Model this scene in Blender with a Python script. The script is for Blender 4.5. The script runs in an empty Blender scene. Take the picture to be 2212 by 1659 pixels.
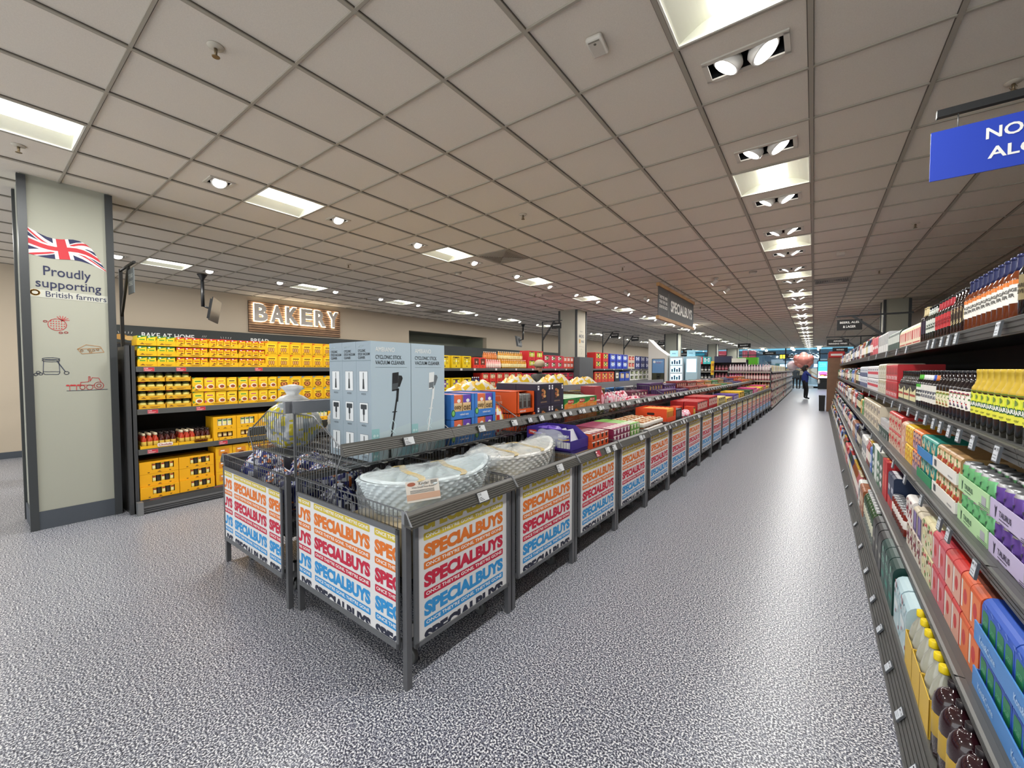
import bpy, bmesh, math, random
from mathutils import Vector, Matrix
random.seed(7)
S = bpy.context.scene
COL = S.collection
PI = math.pi
R = math.radians

# ------------------------------------------------------------------ camera, world, exposure
cam_d = bpy.data.cameras.new('camera')
cam_d.sensor_fit = 'HORIZONTAL'
cam_d.sensor_width = 36.0
cam_d.lens = 36.0 * 880.4 / 2212.0
cam_d.clip_end = 200
cam = bpy.data.objects.new('camera', cam_d)
COL.objects.link(cam)
EYE = 1.495
cam.location = (0, 0, EYE)
cam.rotation_euler = (PI / 2 - 0.0354, 0, 0.6371)
S.camera = cam
S.view_settings.view_transform = 'Standard'
S.view_settings.look = 'None'
S.view_settings.exposure = 1.42
S.view_settings.gamma = 1.0
S.view_settings.use_curve_mapping = False
S.cycles.max_bounces = 6
S.cycles.diffuse_bounces = 4
S.cycles.glossy_bounces = 3
S.cycles.transmission_bounces = 4
S.cycles.transparent_max_bounces = 8
S.cycles.caustics_reflective = False
S.cycles.caustics_refractive = False
S.cycles.sample_clamp_indirect = 4.0
W = bpy.data.worlds.new('world')
S.world = W
W.use_nodes = True
W.node_tree.nodes['Background'].inputs[0].default_value = (0.95, 0.98, 1.0, 1)
W.node_tree.nodes['Background'].inputs[1].default_value = 0.85
LAMP = 15.0      # watts of each square ceiling light
SPOT = 2.2      # brightness of the gimbal lenses

# ------------------------------------------------------------------ helpers
def lin(h):
    h = h.lstrip('#')
    out = []
    for i in (0, 2, 4):
        c = int(h[i:i + 2], 16) / 255.0
        out.append(c / 12.92 if c <= 0.04045 else ((c + 0.055) / 1.055) ** 2.4)
    return (out[0], out[1], out[2], 1.0)

_M = {}
def M(h, rough=0.5, metal=0.0, emit=0.0, bump=0.0, bscale=40.0, trans=0.0, alpha=1.0, vary=0.0, coat=0.0):
    key = (h, rough, metal, emit, bump, bscale, trans, alpha, vary, coat)
    if key in _M:
        return _M[key]
    m = bpy.data.materials.new('mat_' + h.strip('#'))
    m.use_nodes = True
    nt = m.node_tree
    b = nt.nodes['Principled BSDF']
    b.inputs['Base Color'].default_value = lin(h)
    b.inputs['Roughness'].default_value = rough
    b.inputs['Metallic'].default_value = metal
    if coat:
        b.inputs['Coat Weight'].default_value = coat
        b.inputs['Coat Roughness'].default_value = 0.08
    if trans:
        b.inputs['Transmission Weight'].default_value = trans
        b.inputs['IOR'].default_value = 1.3
    if alpha < 1:
        b.inputs['Alpha'].default_value = alpha
    if emit:
        b.inputs['Emission Color'].default_value = lin(h)
        b.inputs['Emission Strength'].default_value = emit
    if bump or vary:
        tc = nt.nodes.new('ShaderNodeTexCoord')
        n = nt.nodes.new('ShaderNodeTexNoise')
        n.inputs['Scale'].default_value = bscale
        n.inputs['Detail'].default_value = 3
        nt.links.new(tc.outputs['Object'], n.inputs['Vector'])
        if bump:
            bp = nt.nodes.new('ShaderNodeBump')
            bp.inputs['Strength'].default_value = bump
            bp.inputs['Distance'].default_value = 0.01
            nt.links.new(n.outputs['Fac'], bp.inputs['Height'])
            nt.links.new(bp.outputs['Normal'], b.inputs['Normal'])
        if vary:
            mx = nt.nodes.new('ShaderNodeMix')
            mx.data_type = 'RGBA'
            c = lin(h)
            mx.inputs['A'].default_value = tuple(max(0, x * (1 - vary)) for x in c[:3]) + (1,)
            mx.inputs['B'].default_value = tuple(min(1, x * (1 + vary)) for x in c[:3]) + (1,)
            nt.links.new(n.outputs['Fac'], mx.inputs['Factor'])
            nt.links.new(mx.outputs['Result'], b.inputs['Base Color'])
    _M[key] = m
    return m

_T = {}
def text_mesh(s, bold=0.0):
    """triangles of a string in the built-in face, normalised to a 1 x 1 box"""
    key = (s, bold)
    if key in _T:
        return _T[key]
    cu = bpy.data.curves.new('txt', 'FONT')
    cu.body = s
    cu.size = 1.0
    cu.offset = bold
    cu.resolution_u = 3
    ob = bpy.data.objects.new('txt', cu)
    me = bpy.data.meshes.new_from_object(ob)
    v = [(p.co.x, p.co.y) for p in me.vertices]
    f = [tuple(p.vertices) for p in me.polygons]
    bpy.data.objects.remove(ob)
    bpy.data.curves.remove(cu)
    bpy.data.meshes.remove(me)
    x0 = min(p[0] for p in v); x1 = max(p[0] for p in v)
    y0 = min(p[1] for p in v); y1 = max(p[1] for p in v)
    v = [((p[0] - x0) / (x1 - x0), (p[1] - y0) / (y1 - y0)) for p in v]
    # to_mesh may give the faces any winding: make all face +z
    f2 = []
    for p in f:
        a = 0
        for i in range(len(p)):
            q, r_ = v[p[i]], v[p[(i + 1) % len(p)]]
            a += q[0] * r_[1] - r_[0] * q[1]
        f2.append(p if a > 0 else p[::-1])
    _T[key] = (v, f2)
    return _T[key]

class Face:
    """a drawing plane: origin, unit u (to the right), unit v (up); w = u x v looks out"""
    def __init__(s, o, u, v):
        s.o = Vector(o); s.u = Vector(u).normalized(); s.v = Vector(v).normalized(); s.w = s.u.cross(s.v)
    def at(s, a, b, c=0.0):
        return s.o + s.u * a + s.v * b + s.w * c

class MB:
    def __init__(s):
        s.v = []; s.f = []; s.m = []; s.mats = []; s.smooth = []
    def mi(s, mat):
        if mat not in s.mats:
            s.mats.append(mat)
        return s.mats.index(mat)
    def add(s, vs, fs, mat, smooth=False):
        n = len(s.v); k = s.mi(mat)
        s.v += [tuple(p) for p in vs]
        for f in fs:
            s.f.append(tuple(i + n for i in f)); s.m.append(k); s.smooth.append(smooth)
    def box(s, x0, x1, y0, y1, z0, z1, mat, mats=None):
        """mats: dict side->material with sides -x +x -y +y -z +z"""
        vs = [(x0, y0, z0), (x1, y0, z0), (x1, y1, z0), (x0, y1, z0), (x0, y0, z1), (x1, y0, z1), (x1, y1, z1), (x0, y1, z1)]
        fs = {'-z': (0, 3, 2, 1), '+z': (4, 5, 6, 7), '-y': (0, 1, 5, 4), '+x': (1, 2, 6, 5), '+y': (2, 3, 7, 6), '-x': (3, 0, 4, 7)}
        n = len(s.v); s.v += vs
        for k, f in fs.items():
            s.f.append(tuple(i + n for i in f)); s.m.append(s.mi((mats or {}).get(k, mat))); s.smooth.append(False)
    def rbox(s, x0, x1, y0, y1, z0, z1, mat, r=0.01, seg=3):
        """box with rounded vertical and horizontal edges (superellipse rings)"""
        prof = []
        for i in range(seg + 1):
            a = PI / 2 * i / seg
            prof.append((r * (1 - math.sin(a)), z0 + r * (1 - math.cos(a))))
        prof2 = [(d, z1 - (z - z0)) for d, z in reversed(prof)]
        rings = []
        for d, z in prof + prof2:
            ring = []
            rr = max(r - d, 0.0005)
            for cx, cy, a0 in ((x1 - r, y1 - r, 0), (x0 + r, y1 - r, PI / 2), (x0 + r, y0 + r, PI), (x1 - r, y0 + r, 1.5 * PI)):
                for i in range(seg + 1):
                    a = a0 + PI / 2 * i / seg
                    ring.append((cx + rr * math.cos(a), cy + rr * math.sin(a), z))
            rings.append(ring)
        s.rings(rings, mat, True, True)
    def rings(s, rings, mat, caps=True, smooth=True, closed=True, mats=None):
        n = len(rings[0])
        base = len(s.v)
        for r_ in rings:
            s.v += [tuple(p) for p in r_]
        for j in range(len(rings) - 1):
            k = s.mi(mats[j] if mats else mat)
            for i in range(n if closed else n - 1):
                a = base + j * n + i; b = base + j * n + (i + 1) % n
                s.f.append((a, b, b + n, a + n)); s.m.append(k); s.smooth.append(smooth)
        if caps and closed:
            s.f.append(tuple(base + i for i in reversed(range(n)))); s.m.append(s.mi(mats[0] if mats else mat)); s.smooth.append(False)
            s.f.append(tuple(base + (len(rings) - 1) * n + i for i in range(n))); s.m.append(s.mi(mats[-1] if mats else mat)); s.smooth.append(False)
    def lathe(s, prof, mat, c=(0, 0, 0), n=12, mats=None, smooth=True):
        """prof: [(r, z)] from the bottom up"""
        rings = [[(c[0] + r_ * math.cos(2 * PI * i / n), c[1] + r_ * math.sin(2 * PI * i / n), c[2] + z) for i in range(n)] for r_, z in prof]
        s.rings(rings, mat, True, smooth, True, mats)
    def tube(s, pts, r, mat, n=6, smooth=True):
        pts = [Vector(p) for p in pts]
        rings = []
        for i, p in enumerate(pts):
            d = (pts[min(i + 1, len(pts) - 1)] - pts[max(i - 1, 0)]).normalized()
            up = Vector((0, 0, 1)) if abs(d.z) < 0.9 else Vector((1, 0, 0))
            a = d.cross(up).normalized(); b = a.cross(d)
            rr = r[i] if isinstance(r, (list, tuple)) else r
            rings.append([p + a * rr * math.cos(2 * PI * k / n + PI / n) - b * rr * math.sin(2 * PI * k / n + PI / n) for k in range(n)])
        s.rings(rings, mat, True, smooth and n > 4)
    def poly(s, pts, mat):
        s.add(pts, [tuple(range(len(pts)))], mat)
    def prism(s, out, y0, y1, mat, plane='xz', mats=None):
        """outline in a plane, pushed along the third axis. xz -> along y; xy -> along z; yz -> along x"""
        def P(p, t):
            return {'xz': (p[0], t, p[1]), 'xy': (p[0], p[1], t), 'yz': (t, p[0], p[1])}[plane]
        n = len(out)
        a = sum(out[i][0] * out[(i + 1) % n][1] - out[(i + 1) % n][0] * out[i][1] for i in range(n))
        flip = (a > 0) == (plane == 'xz')
        o = out[::-1] if flip else out
        if a < 0 and plane != 'xz': o = out[::-1]
        elif plane != 'xz': o = out
        vs = [P(p, y0) for p in o] + [P(p, y1) for p in o]
        fs = [(i, (i + 1) % n, (i + 1) % n + n, i + n) for i in range(n)] + [tuple(reversed(range(n))), tuple(range(n, 2 * n))]
        s.add(vs, fs, mat)
    # printing on a Face
    def rect(s, F, a0, a1, b0, b1, mat, c=0.0006):
        s.add([F.at(a0, b0, c), F.at(a1, b0, c), F.at(a1, b1, c), F.at(a0, b1, c)], [(0, 1, 2, 3)], mat)
    def rrect(s, F, a0, a1, b0, b1, r, mat, c=0.0006, n=3):
        pts = []
        for ca, cb, t0 in ((a1 - r, b1 - r, 0), (a0 + r, b1 - r, PI / 2), (a0 + r, b0 + r, PI), (a1 - r, b0 + r, 1.5 * PI)):
            for i in range(n + 1):
                t = t0 + PI / 2 * i / n
                pts.append(F.at(ca + r * math.cos(t), cb + r * math.sin(t), c))
        s.poly(pts, mat)
    def disc(s, F, a, b, ra, rb, mat, c=0.0006, n=16):
        s.poly([F.at(a + ra * math.cos(2 * PI * i / n), b + rb * math.sin(2 * PI * i / n), c) for i in range(n)], mat)
    def shape(s, F, pts, mat, c=0.0006):
        a = sum(pts[i][0] * pts[(i + 1) % len(pts)][1] - pts[(i + 1) % len(pts)][0] * pts[i][1] for i in range(len(pts)))
        if a < 0: pts = pts[::-1]
        s.poly([F.at(p[0], p[1], c) for p in pts], mat)
    def text(s, F, t, a0, a1, b0, b1, mat, c=0.0012, bold=0.0):
        v, f = text_mesh(t, bold)
        s.add([F.at(a0 + (a1 - a0) * p[0], b0 + (b1 - b0) * p[1], c) for p in v], f, mat)
    def stroke(s, F, pts, wdt, mat, c=0.0008):
        """a line of width wdt drawn on F"""
        for i in range(len(pts) - 1):
            p = Vector(pts[i]); q = Vector(pts[i + 1]); d = (q - p)
            if d.length < 1e-6: continue
            d.normalize(); e = Vector((-d.y, d.x)) * wdt / 2; d = d * wdt * 0.35
            P = [p - d - e, q + d - e, q + d + e, p - d + e]
            s.poly([F.at(x.x, x.y, c) for x in P], mat)
    def clip(s, co, no):
        """drop what lies on the side of the plane that no points to"""
        bm = bmesh.new()
        vs = [bm.verts.new(p) for p in s.v]
        for f, m_, sm in zip(s.f, s.m, s.smooth):
            try:
                bf = bm.faces.new([vs[i] for i in f]); bf.material_index = m_; bf.smooth = sm
            except ValueError:
                pass
        bmesh.ops.bisect_plane(bm, geom=bm.verts[:] + bm.edges[:] + bm.faces[:], plane_co=co, plane_no=no, clear_outer=True)
        bm.verts.index_update()
        s.v = [tuple(x.co) for x in bm.verts]
        s.f = [tuple(x.index for x in f.verts) for f in bm.faces]
        s.m = [f.material_index for f in bm.faces]
        s.smooth = [f.smooth for f in bm.faces]
        bm.free()
    def mesh(s, name):
        me = bpy.data.meshes.new(name)
        me.from_pydata(s.v, [], s.f)
        for m_ in s.mats:
            me.materials.append(m_)
        me.polygons.foreach_set('material_index', s.m)
        me.polygons.foreach_set('use_smooth', s.smooth)
        me.update()
        return me
    def build(s, name, parent=None, **kw):
        o = bpy.data.objects.new(name, s.mesh(name))
        COL.objects.link(o)
        if parent is not None:
            o.parent = parent
            KIDS.setdefault(parent.name, []).append(o)
        for k, v in kw.items():
            o[k] = v
        return o

KIDS = {}
def thing(name, label, cat, loc=(0, 0, 0), rz=0, group=None):
    o = bpy.data.objects.new(name, None)
    o.empty_display_size = 0.05
    COL.objects.link(o)
    o.location = loc
    o.rotation_euler = (0, 0, rz)
    tag(o, label, cat, group)
    return o
def tag(o, label=None, cat=None, group=None, kind=None):
    if label: o['label'] = label
    if cat: o['category'] = cat
    if group: o['group'] = group
    if kind: o['kind'] = kind
    return o
def dup(o, parent=None):
    c = o.copy()
    COL.objects.link(c)
    if parent is not None:
        c.parent = parent
    if o.name in KIDS:
        KIDS[c.name] = [dup(k, c) for k in KIDS[o.name]]
    return c
class Proto:
    """builds a thing once; place() moves the first one and copies it afterwards"""
    def __init__(s, make):
        s.make = make; s.o = None; s.used = False
    def place(s, loc, rz=0, label=None, group=None, scale=None, tilt=None):
        if s.o is None:
            s.o = s.make()
            o = s.o
        else:
            o = dup(s.o)
        o.location = loc
        o.rotation_euler = (tilt[0], tilt[1], rz) if tilt else (0, 0, rz)
        o.scale = scale if scale else (1, 1, 1)
        if label: o['label'] = label
        if group: o['group'] = group
        elif 'group' in o and label: del o['group']
        return o
def drift(y, k=0.016, y0=1.2):
    return k * (y - y0)
STEEL = M('#66676a', 0.4, 0.35)
DARK = M('#35363a', 0.5, 0.25)
BLACK = M('#121214', 0.6)
WHITE = M('#f2f2ee', 0.5)
# ------------------------------------------------------------------ the room
CZ = 3.252
GX, GY = -1.85, 1.20          # ceiling grid origin, 0.6 m tiles
def floor_mat():
    m = bpy.data.materials.new('speckled_vinyl'); m.use_nodes = True
    nt = m.node_tree; b = nt.nodes['Principled BSDF']; L = nt.links.new
    tc = nt.nodes.new('ShaderNodeTexCoord')
    n1 = nt.nodes.new('ShaderNodeTexNoise'); n1.inputs['Scale'].default_value = 128; n1.inputs['Detail'].default_value = 2.0; n1.inputs['Roughness'].default_value = 0.6
    L(tc.outputs['Object'], n1.inputs['Vector'])
    cr = nt.nodes.new('ShaderNodeValToRGB'); e = cr.color_ramp
    e.elements[0].position = 0.40; e.elements[0].color = lin('#20232f')
    e.elements[1].position = 0.47; e.elements[1].color = lin('#53576a')
    x = e.elements.new(0.53); x.color = lin('#9699a3')
    x = e.elements.new(0.60); x.color = lin('#e6e7e8')
    L(n1.outputs['Fac'], cr.inputs['Fac'])
    L(cr.outputs['Color'], b.inputs['Base Color'])
    b.inputs['Roughness'].default_value = 0.36
    b.inputs['Specular IOR Level'].default_value = 0.45
    return m
b = MB(); b.box(-12.5, 3.2, -4, 56, -0.1, 0, floor_mat()); b.build('floor', kind='structure')

def tile_mat():
    m = bpy.data.materials.new('ceiling_tile'); m.use_nodes = True
    nt = m.node_tree; b = nt.nodes['Principled BSDF']; L = nt.links.new
    tc = nt.nodes.new('ShaderNodeTexCoord')
    n1 = nt.nodes.new('ShaderNodeTexNoise'); n1.inputs['Scale'].default_value = 160; n1.inputs['Detail'].default_value = 2
    L(tc.outputs['Object'], n1.inputs['Vector'])
    mx = nt.nodes.new('ShaderNodeMix'); mx.data_type = 'RGBA'
    mx.inputs['A'].default_value = lin('#d9d0c3'); mx.inputs['B'].default_value = lin('#ebe2d5')
    L(n1.outputs['Fac'], mx.inputs['Factor']); L(mx.outputs['Result'], b.inputs['Base Color'])
    b.inputs['Roughness'].default_value = 0.9
    return m
TILE = tile_mat()
FIX = []           # (u, v) cells that hold a light fixture
for v in range(1, 66, 4):
    FIX += [(2, v), (-5, v), (-12, v)]
FIX += [(-5, -2), (-12, -3), (2, -3)]
SPOTS = []
for v in range(1, 62, 4):
    for u in (2, -5, -12):
        SPOTS += [(u, v - 1), (u, v + 1)]
# tiles: one sheet with square openings for the fixtures and the spots
b = MB()
x_cells = range(-17, 10); y_cells = range(-9, 66)
special = set(FIX) | set(SPOTS)
for v in y_cells:
    run = None
    for u in list(x_cells) + [99]:
        if u != 99 and (u, v) not in special:
            if run is None: run = u
            last = u
        else:
            if run is not None:
                xa = GX + 0.6 * run; xb = GX + 0.6 * (last + 1); ya = GY + 0.6 * v
                b.poly([(xa, ya, CZ + 0.012), (xa, ya + 0.6, CZ + 0.012), (xb, ya + 0.6, CZ + 0.012), (xb, ya, CZ + 0.012)], TILE)
                run = None
for (u, v) in SPOTS:                         # a tile with an opening in it
    xa = GX + 0.6 * u; ya = GY + 0.6 * v; z = CZ + 0.012
    if u == 2: hx, hy = 0.20, 0.09
    else: hx, hy = 0.09, 0.09
    cx, cy = xa + 0.3, ya + 0.3
    X = [xa, cx - hx, cx + hx, xa + 0.6]; Y = [ya, cy - hy, cy + hy, ya + 0.6]
    for i in range(3):
        for j in range(3):
            if (i, j) != (1, 1):
                b.poly([(X[i], Y[j], z), (X[i], Y[j + 1], z), (X[i + 1], Y[j + 1], z), (X[i + 1], Y[j], z)], TILE)
# plenum above keeps the sky out
b.box(-12.2, 3.2, -4.2, 42, CZ + 0.35, CZ + 0.4, M('#9a958c', 0.9))
b.build('ceiling', kind='structure')
b = MB()
GB = M('#a8a092', 0.6)
SHADE_LINE = M('#5b554c', 0.8)  # dark strips beside the bars: their shadow line put in as colour
for u in range(-17, 11):
    x = GX + 0.6 * u
    b.box(x - 0.012, x + 0.012, -4.2, 40.8, CZ, CZ + 0.011, GB)
    b.box(x - 0.016, x - 0.0121, -4.2, 40.8, CZ + 0.006, CZ + 0.0115, SHADE_LINE)
    b.box(x + 0.0121, x + 0.0145, -4.2, 40.8, CZ + 0.006, CZ + 0.0115, SHADE_LINE)
for v in range(-9, 67):
    y = GY + 0.6 * v
    b.box(-12.05, 4.15, y - 0.008, y + 0.008, CZ + 0.001, CZ + 0.0115, GB)
    b.box(-12.05, 4.15, y + 0.0081, y + 0.0125, CZ + 0.006, CZ + 0.0115, SHADE_LINE)
b.build('ceiling_trim_grid', kind='structure')

WALLM = M('#c6b8a3', 0.85, bump=0.05, bscale=80)
SKIRT = M('#4a5058', 0.6)
b = MB()
NY0, NY1, NZ = 8.9, 12.9, 2.80        # recess in the left wall
XL = -10.85
b.box(XL - 0.2, XL, -4, NY0, 0, CZ + 0.35, WALLM)
b.box(XL - 0.2, XL, NY1, 41, 0, CZ + 0.35, WALLM)
b.box(XL - 0.2, XL, NY0, NY1, NZ, CZ + 0.35, WALLM)
NM = M('#8f9483', 0.85)
b.box(XL - 1.3, XL - 1.2, NY0 - 0.1, NY1 + 0.1, 0, NZ + 0.1, NM)
b.box(XL - 1.2, XL - 0.2, NY0 - 0.1, NY0, 0, NZ, NM)
b.box(XL - 1.2, XL - 0.2, NY1, NY1 + 0.1, 0, NZ, NM)
b.box(XL - 1.2, XL - 0.2, NY0, NY1, NZ, NZ + 0.1, M('#5e6056', 0.9))
b.build('wall_left', kind='structure')
b = MB(); b.box(XL, XL + 0.015, -4, 41, 0, 0.11, SKIRT); b.build('baseboard_left', kind='structure')
b = MB(); b.box(2.45, 2.6, -4, 41, 0, CZ + 0.35, M('#8d887e', 0.85)); b.build('wall_right', kind='structure')

# header band of the wall shelving along the left wall
HB = M('#3c403f', 0.7)
t = thing('header_board', 'long dark grey header board on the left wall reading BAKE AT HOME', 'sign', (XL + 0.02, 0, 0))
b = MB(); b.box(0, 0.05, 1.2, 39, 2.02, 2.36, HB)
F = Face((0.052, 0, 0), (0, 1, 0), (0, 0, 1))
b.build('board', t)
b = MB(); b.text(F, 'BREAD', 4.12, 4.52, 2.13, 2.24, WHITE, bold=0.02); b.build('lettering', t, label='white capital lettering, partly hidden'); b = MB(); b.text(F, 'BAKE AT HOME', 2.16, 3.02, 2.13, 2.24, WHITE, bold=0.02)
b.build('lettering', t, label='white capital lettering')
for (y, c1, w) in ((1.93, '#c9974a', 0.10), (3.62, '#b8472f', 0.10)):
    b = MB()
    b.disc(F, y - 0.07, 2.13, w, 0.055, M(c1, 0.7)); b.disc(F, y + 0.05, 2.11, w * 0.8, 0.045, M('#e0b873' if c1[1] == 'c' else c1, 0.7), c=0.001)
    for k in range(5):
        b.stroke(F, [(y - 0.1 + 0.045 * k, 2.2), (y - 0.11 + 0.05 * k, 2.235)], 0.006, WHITE)
    b.build('food_drawing', t)
b = MB()
b.stroke(F, [(3.08, 2.10), (3.22, 2.16), (3.38, 2.11), (3.24, 2.07), (3.08, 2.10)], 0.006, WHITE)
b.stroke(F, [(3.13, 2.085), (3.27, 2.145)], 0.005, WHITE); b.stroke(F, [(3.18, 2.075), (3.33, 2.13)], 0.005, WHITE)
for k in range(3): b.stroke(F, [(3.16 + 0.03 * k, 2.2), (3.18 + 0.03 * k, 2.24)], 0.005, WHITE)
b.build('food_drawing', t)
# the wall shelving under it (seen only in gaps)
t = thing('wall_shelving', 'dark shelving run along the left wall below the header board', 'shelving', (XL + 0.02, 0, 0))
b = MB(); b.box(0, 0.04, 1.2, NY0, 0, 2.0, BLACK); b.box(0, 0.04, NY1, 39, 0, 2.0, BLACK)
b.build('back_panel', t)
for z in (0.12, 0.6, 1.05, 1.45):
    b = MB(); b.box(0.04, 0.5, 1.2, NY0, z - 0.03, z, DARK); b.build('shelf', t)

# BAKERY sign
t = thing('bakery_sign', 'wooden slat wall sign with glowing BAKERY letters', 'sign', (XL, 0, 0))
b = MB(); b.box(0.0, 0.02, 4.1, 6.42, 2.40, 3.14, M('#2a211b', 0.8))
wd = [M('#8a6a50', 0.6, vary=0.25, bscale=9), M('#9b7a5c', 0.6, vary=0.25, bscale=9)]
for k in range(13):
    z = 2.405 + k * 0.0565
    b.box(0.02, 0.05, 4.1, 6.42, z, z + 0.043, wd[k % 2])
b.build('slat_board', t)
F = Face((0.1, 0, 0), (0, 1, 0), (0, 0, 1))
xs = 4.22
lets = MB(); glow = MB()
def letter_prism(mb, ch, y0, y1, z0, z1, xa, xb, mat, bold):
    v, f = text_mesh(ch, bold)
    P = [(y0 + (y1 - y0) * p[0], z0 + (z1 - z0) * p[1]) for p in v]
    n = len(P)
    mb.add([(xb, p[0], p[1]) for p in P], f, mat)
    cnt = {}
    for q in f:
        for i in range(len(q)):
            e = (q[i], q[(i + 1) % len(q)]); cnt[e] = cnt.get(e, 0) + 1
    side = [e for e in cnt if (e[1], e[0]) not in cnt]
    vs = [(xa, p[0], p[1]) for p in P] + [(xb, p[0], p[1]) for p in P]
    mb.add(vs, [(e[0], e[1], e[1] + n, e[0] + n) for e in side], mat)
FACE_ = M('#c9c3bc', 0.5)
GLOW = M('#fff3d8', 0.5, emit=4)
for i, ch in enumerate('BAKERY'):
    w = 0.30
    y0 = 4.2 + i * 0.368
    lb = MB(); letter_prism(lb, ch, y0, y0 + w, 2.66, 3.08, 0.085, 0.11, FACE_, 0.045)
    lo = lb.build('letter', t, label='grey raised letter ' + ch)
    gb = MB(); letter_prism(gb, ch, y0 - 0.008, y0 + w + 0.008, 2.65, 3.09, 0.06, 0.083, GLOW, 0.05)
    g = gb.build('glow_strip', lo)

# columns: grey panels, dark corner posts, dark foot strip
PAN = M('#a9aa9c', 0.75, bump=0.02)
CP = M('#45484a', 0.45, 0.3)
def column(x0, x1, y0, y1, name='column', z0=0.0):
    b = MB(); b.box(x0 + 0.02, x1 - 0.02, y0 + 0.02, y1 - 0.02, z0, CZ + 0.3, PAN); o = b.build(name, kind='structure')
    b = MB()
    for x in (x0, x1 - 0.055):
        for y in (y0, y1 - 0.055):
            b.box(x, x + 0.055, y, y + 0.055, z0, CZ, CP)
    b.build('corner_trim', o)
    if z0 == 0:
        b = MB(); b.box(x0 + 0.008, x1 - 0.008, y0 + 0.008, y1 - 0.008, 0, 0.17, SKIRT); b.build('baseboard_trim', o)
    return o
c1 = column(-6.35, -5.75, 0.34, 0.96)
c2 = column(-6.22, -5.6, 10.75, 11.4)
c3 = column(-6.0, -5.35, 20.8, 21.5)
c4 = column(-6.0, -5.4, 31.0, 31.7)
c5 = column(1.38, 1.9, 13.9, 14.5)
c6 = column(-5.95, -5.1, 38.4, 39.2)

# print on the near column (faces +x)
F = Face((-5.768, 0.34, 0), (0, 1, 0), (0, 0, 1))
NAVY = M('#20264a', 0.6); RED = M('#c23a3c', 0.6); OR = M('#b98a5a', 0.6); INK = M('#3b4256', 0.6)
b = MB()
b.rect(F, 0.035, 0.585, 2.165, 2.235, M('#bfc0b4', 0.7), c=0.0003)
def flag(F):
    """waving flag: straight geometry bent by a wave"""
    W_, H_ = 0.50, 0.245
    sub = MB()
    U = Face((0, 0, 0), (1, 0, 0), (0, 1, 0))
    fn = M('#1d2350', 0.6); fw = M('#e6e6e4', 0.6); fr = M('#c8313b', 0.6)
    def quad(a, b_, c, d, m, z):
        # cut into strips so that it can bend
        n = 10
        for i in range(n):
            s0 = i / n; s1 = (i + 1) / n
            def L_(p, q, t): return (p[0] + (q[0] - p[0]) * t, p[1] + (q[1] - p[1]) * t)
            P = [L_(a, b_, s0), L_(a, b_, s1), L_(d, c, s1), L_(d, c, s0)]
            ar = sum(P[k][0] * P[(k + 1) % 4][1] - P[(k + 1) % 4][0] * P[k][1] for k in range(4))
            if ar < 0: P = P[::-1]
            sub.add([(p[0], p[1], z) for p in P], [(0, 1, 2, 3)], m)
    quad((0, 0), (1, 0), (1, 1), (0, 1), fn, 0)
    def band(p, q, w, m, z, off=0.0):
        d = Vector((q[0] - p[0], q[1] - p[1])).normalized(); e = Vector((-d.y, d.x))
        a = Vector(p) + e * (off - w / 2); b2 = Vector(q) + e * (off - w / 2); c = Vector(q) + e * (off + w / 2); d2 = Vector(p) + e * (off + w / 2)
        quad(tuple(a), tuple(b2), tuple(c), tuple(d2), m, z)
    band((0, 0), (1, 1), 0.2, fw, 1); band((0, 1), (1, 0), 0.2, fw, 1.5)
    for p, q, o_ in (((0, 0), (0.5, 0.5), 0.035), ((1, 1), (0.5, 0.5), 0.035), ((0, 1), (0.5, 0.5), 0.035), ((1, 0), (0.5, 0.5), 0.035)):
        band(p, q, 0.065, fr, 2 + 0.3 * (p[0] + 2 * p[1]), -o_)
    quad((0.38, 0), (0.62, 0), (0.62, 1), (0.38, 1), fw, 4); quad((0, 0.32), (1, 0.32), (1, 0.68), (0, 0.68), fw, 4.5)
    quad((0.43, 0), (0.57, 0), (0.57, 1), (0.43, 1), fr, 5); quad((0, 0.4), (1, 0.4), (1, 0.6), (0, 0.6), fr, 5.5)
    for co, no in (((0, 0, 0), (-1, 0, 0)), ((1, 0, 0), (1, 0, 0)), ((0, 0, 0), (0, -1, 0)), ((0, 1, 0), (0, 1, 0))):
        sub.clip(co, no)
    def bend(x, y):
        h = H_ * (1 - 0.45 * max(0, (x - 0.6) / 0.4) ** 2)
        base = 2.665 - 0.035 * x
        yy = base + h * (y - 0.5) * (1.0 - 0.25 * math.sin(x * 3.1)) + (0.022 * math.sin(x * 6.3 + 2.6))
        xx = 0.045 + W_ * x * (0.84 + 0.2 * (1 - y) * x)
        if x > 0.55: yy -= 0.075 * ((x - 0.55) / 0.45) ** 2 * (1.3 - y)
        return xx, yy
    out = []
    for p in sub.v:
        x, y = bend(p[0], p[1])
        out.append(F.at(x, y, 0.0006 + 0.0004 * p[2]))
    sub.v = [tuple(p) for p in out]
    return sub
fl = flag(F)
fo = fl.build('flag_print', c1)
b.text(F, 'Proudly', 0.14, 0.45, 2.345, 2.46, NAVY, bold=0.006)
b.text(F, 'supporting', 0.09, 0.52, 2.235, 2.335, NAVY, bold=0.006)
b.text(F, 'British farmers', 0.15, 0.555, 2.175, 2.228, NAVY, bold=0.003)
for k in range(14):
    a = 2 * PI * k / 14; a2 = 2 * PI * (k + 1) / 14
    b.stroke(F, [(0.085 + 0.026 * math.cos(a), 2.205 + 0.022 * math.sin(a)), (0.085 + 0.026 * math.cos(a2), 2.205 + 0.022 * math.sin(a2))], 0.013, M('#e0a040', 0.6))
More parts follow.
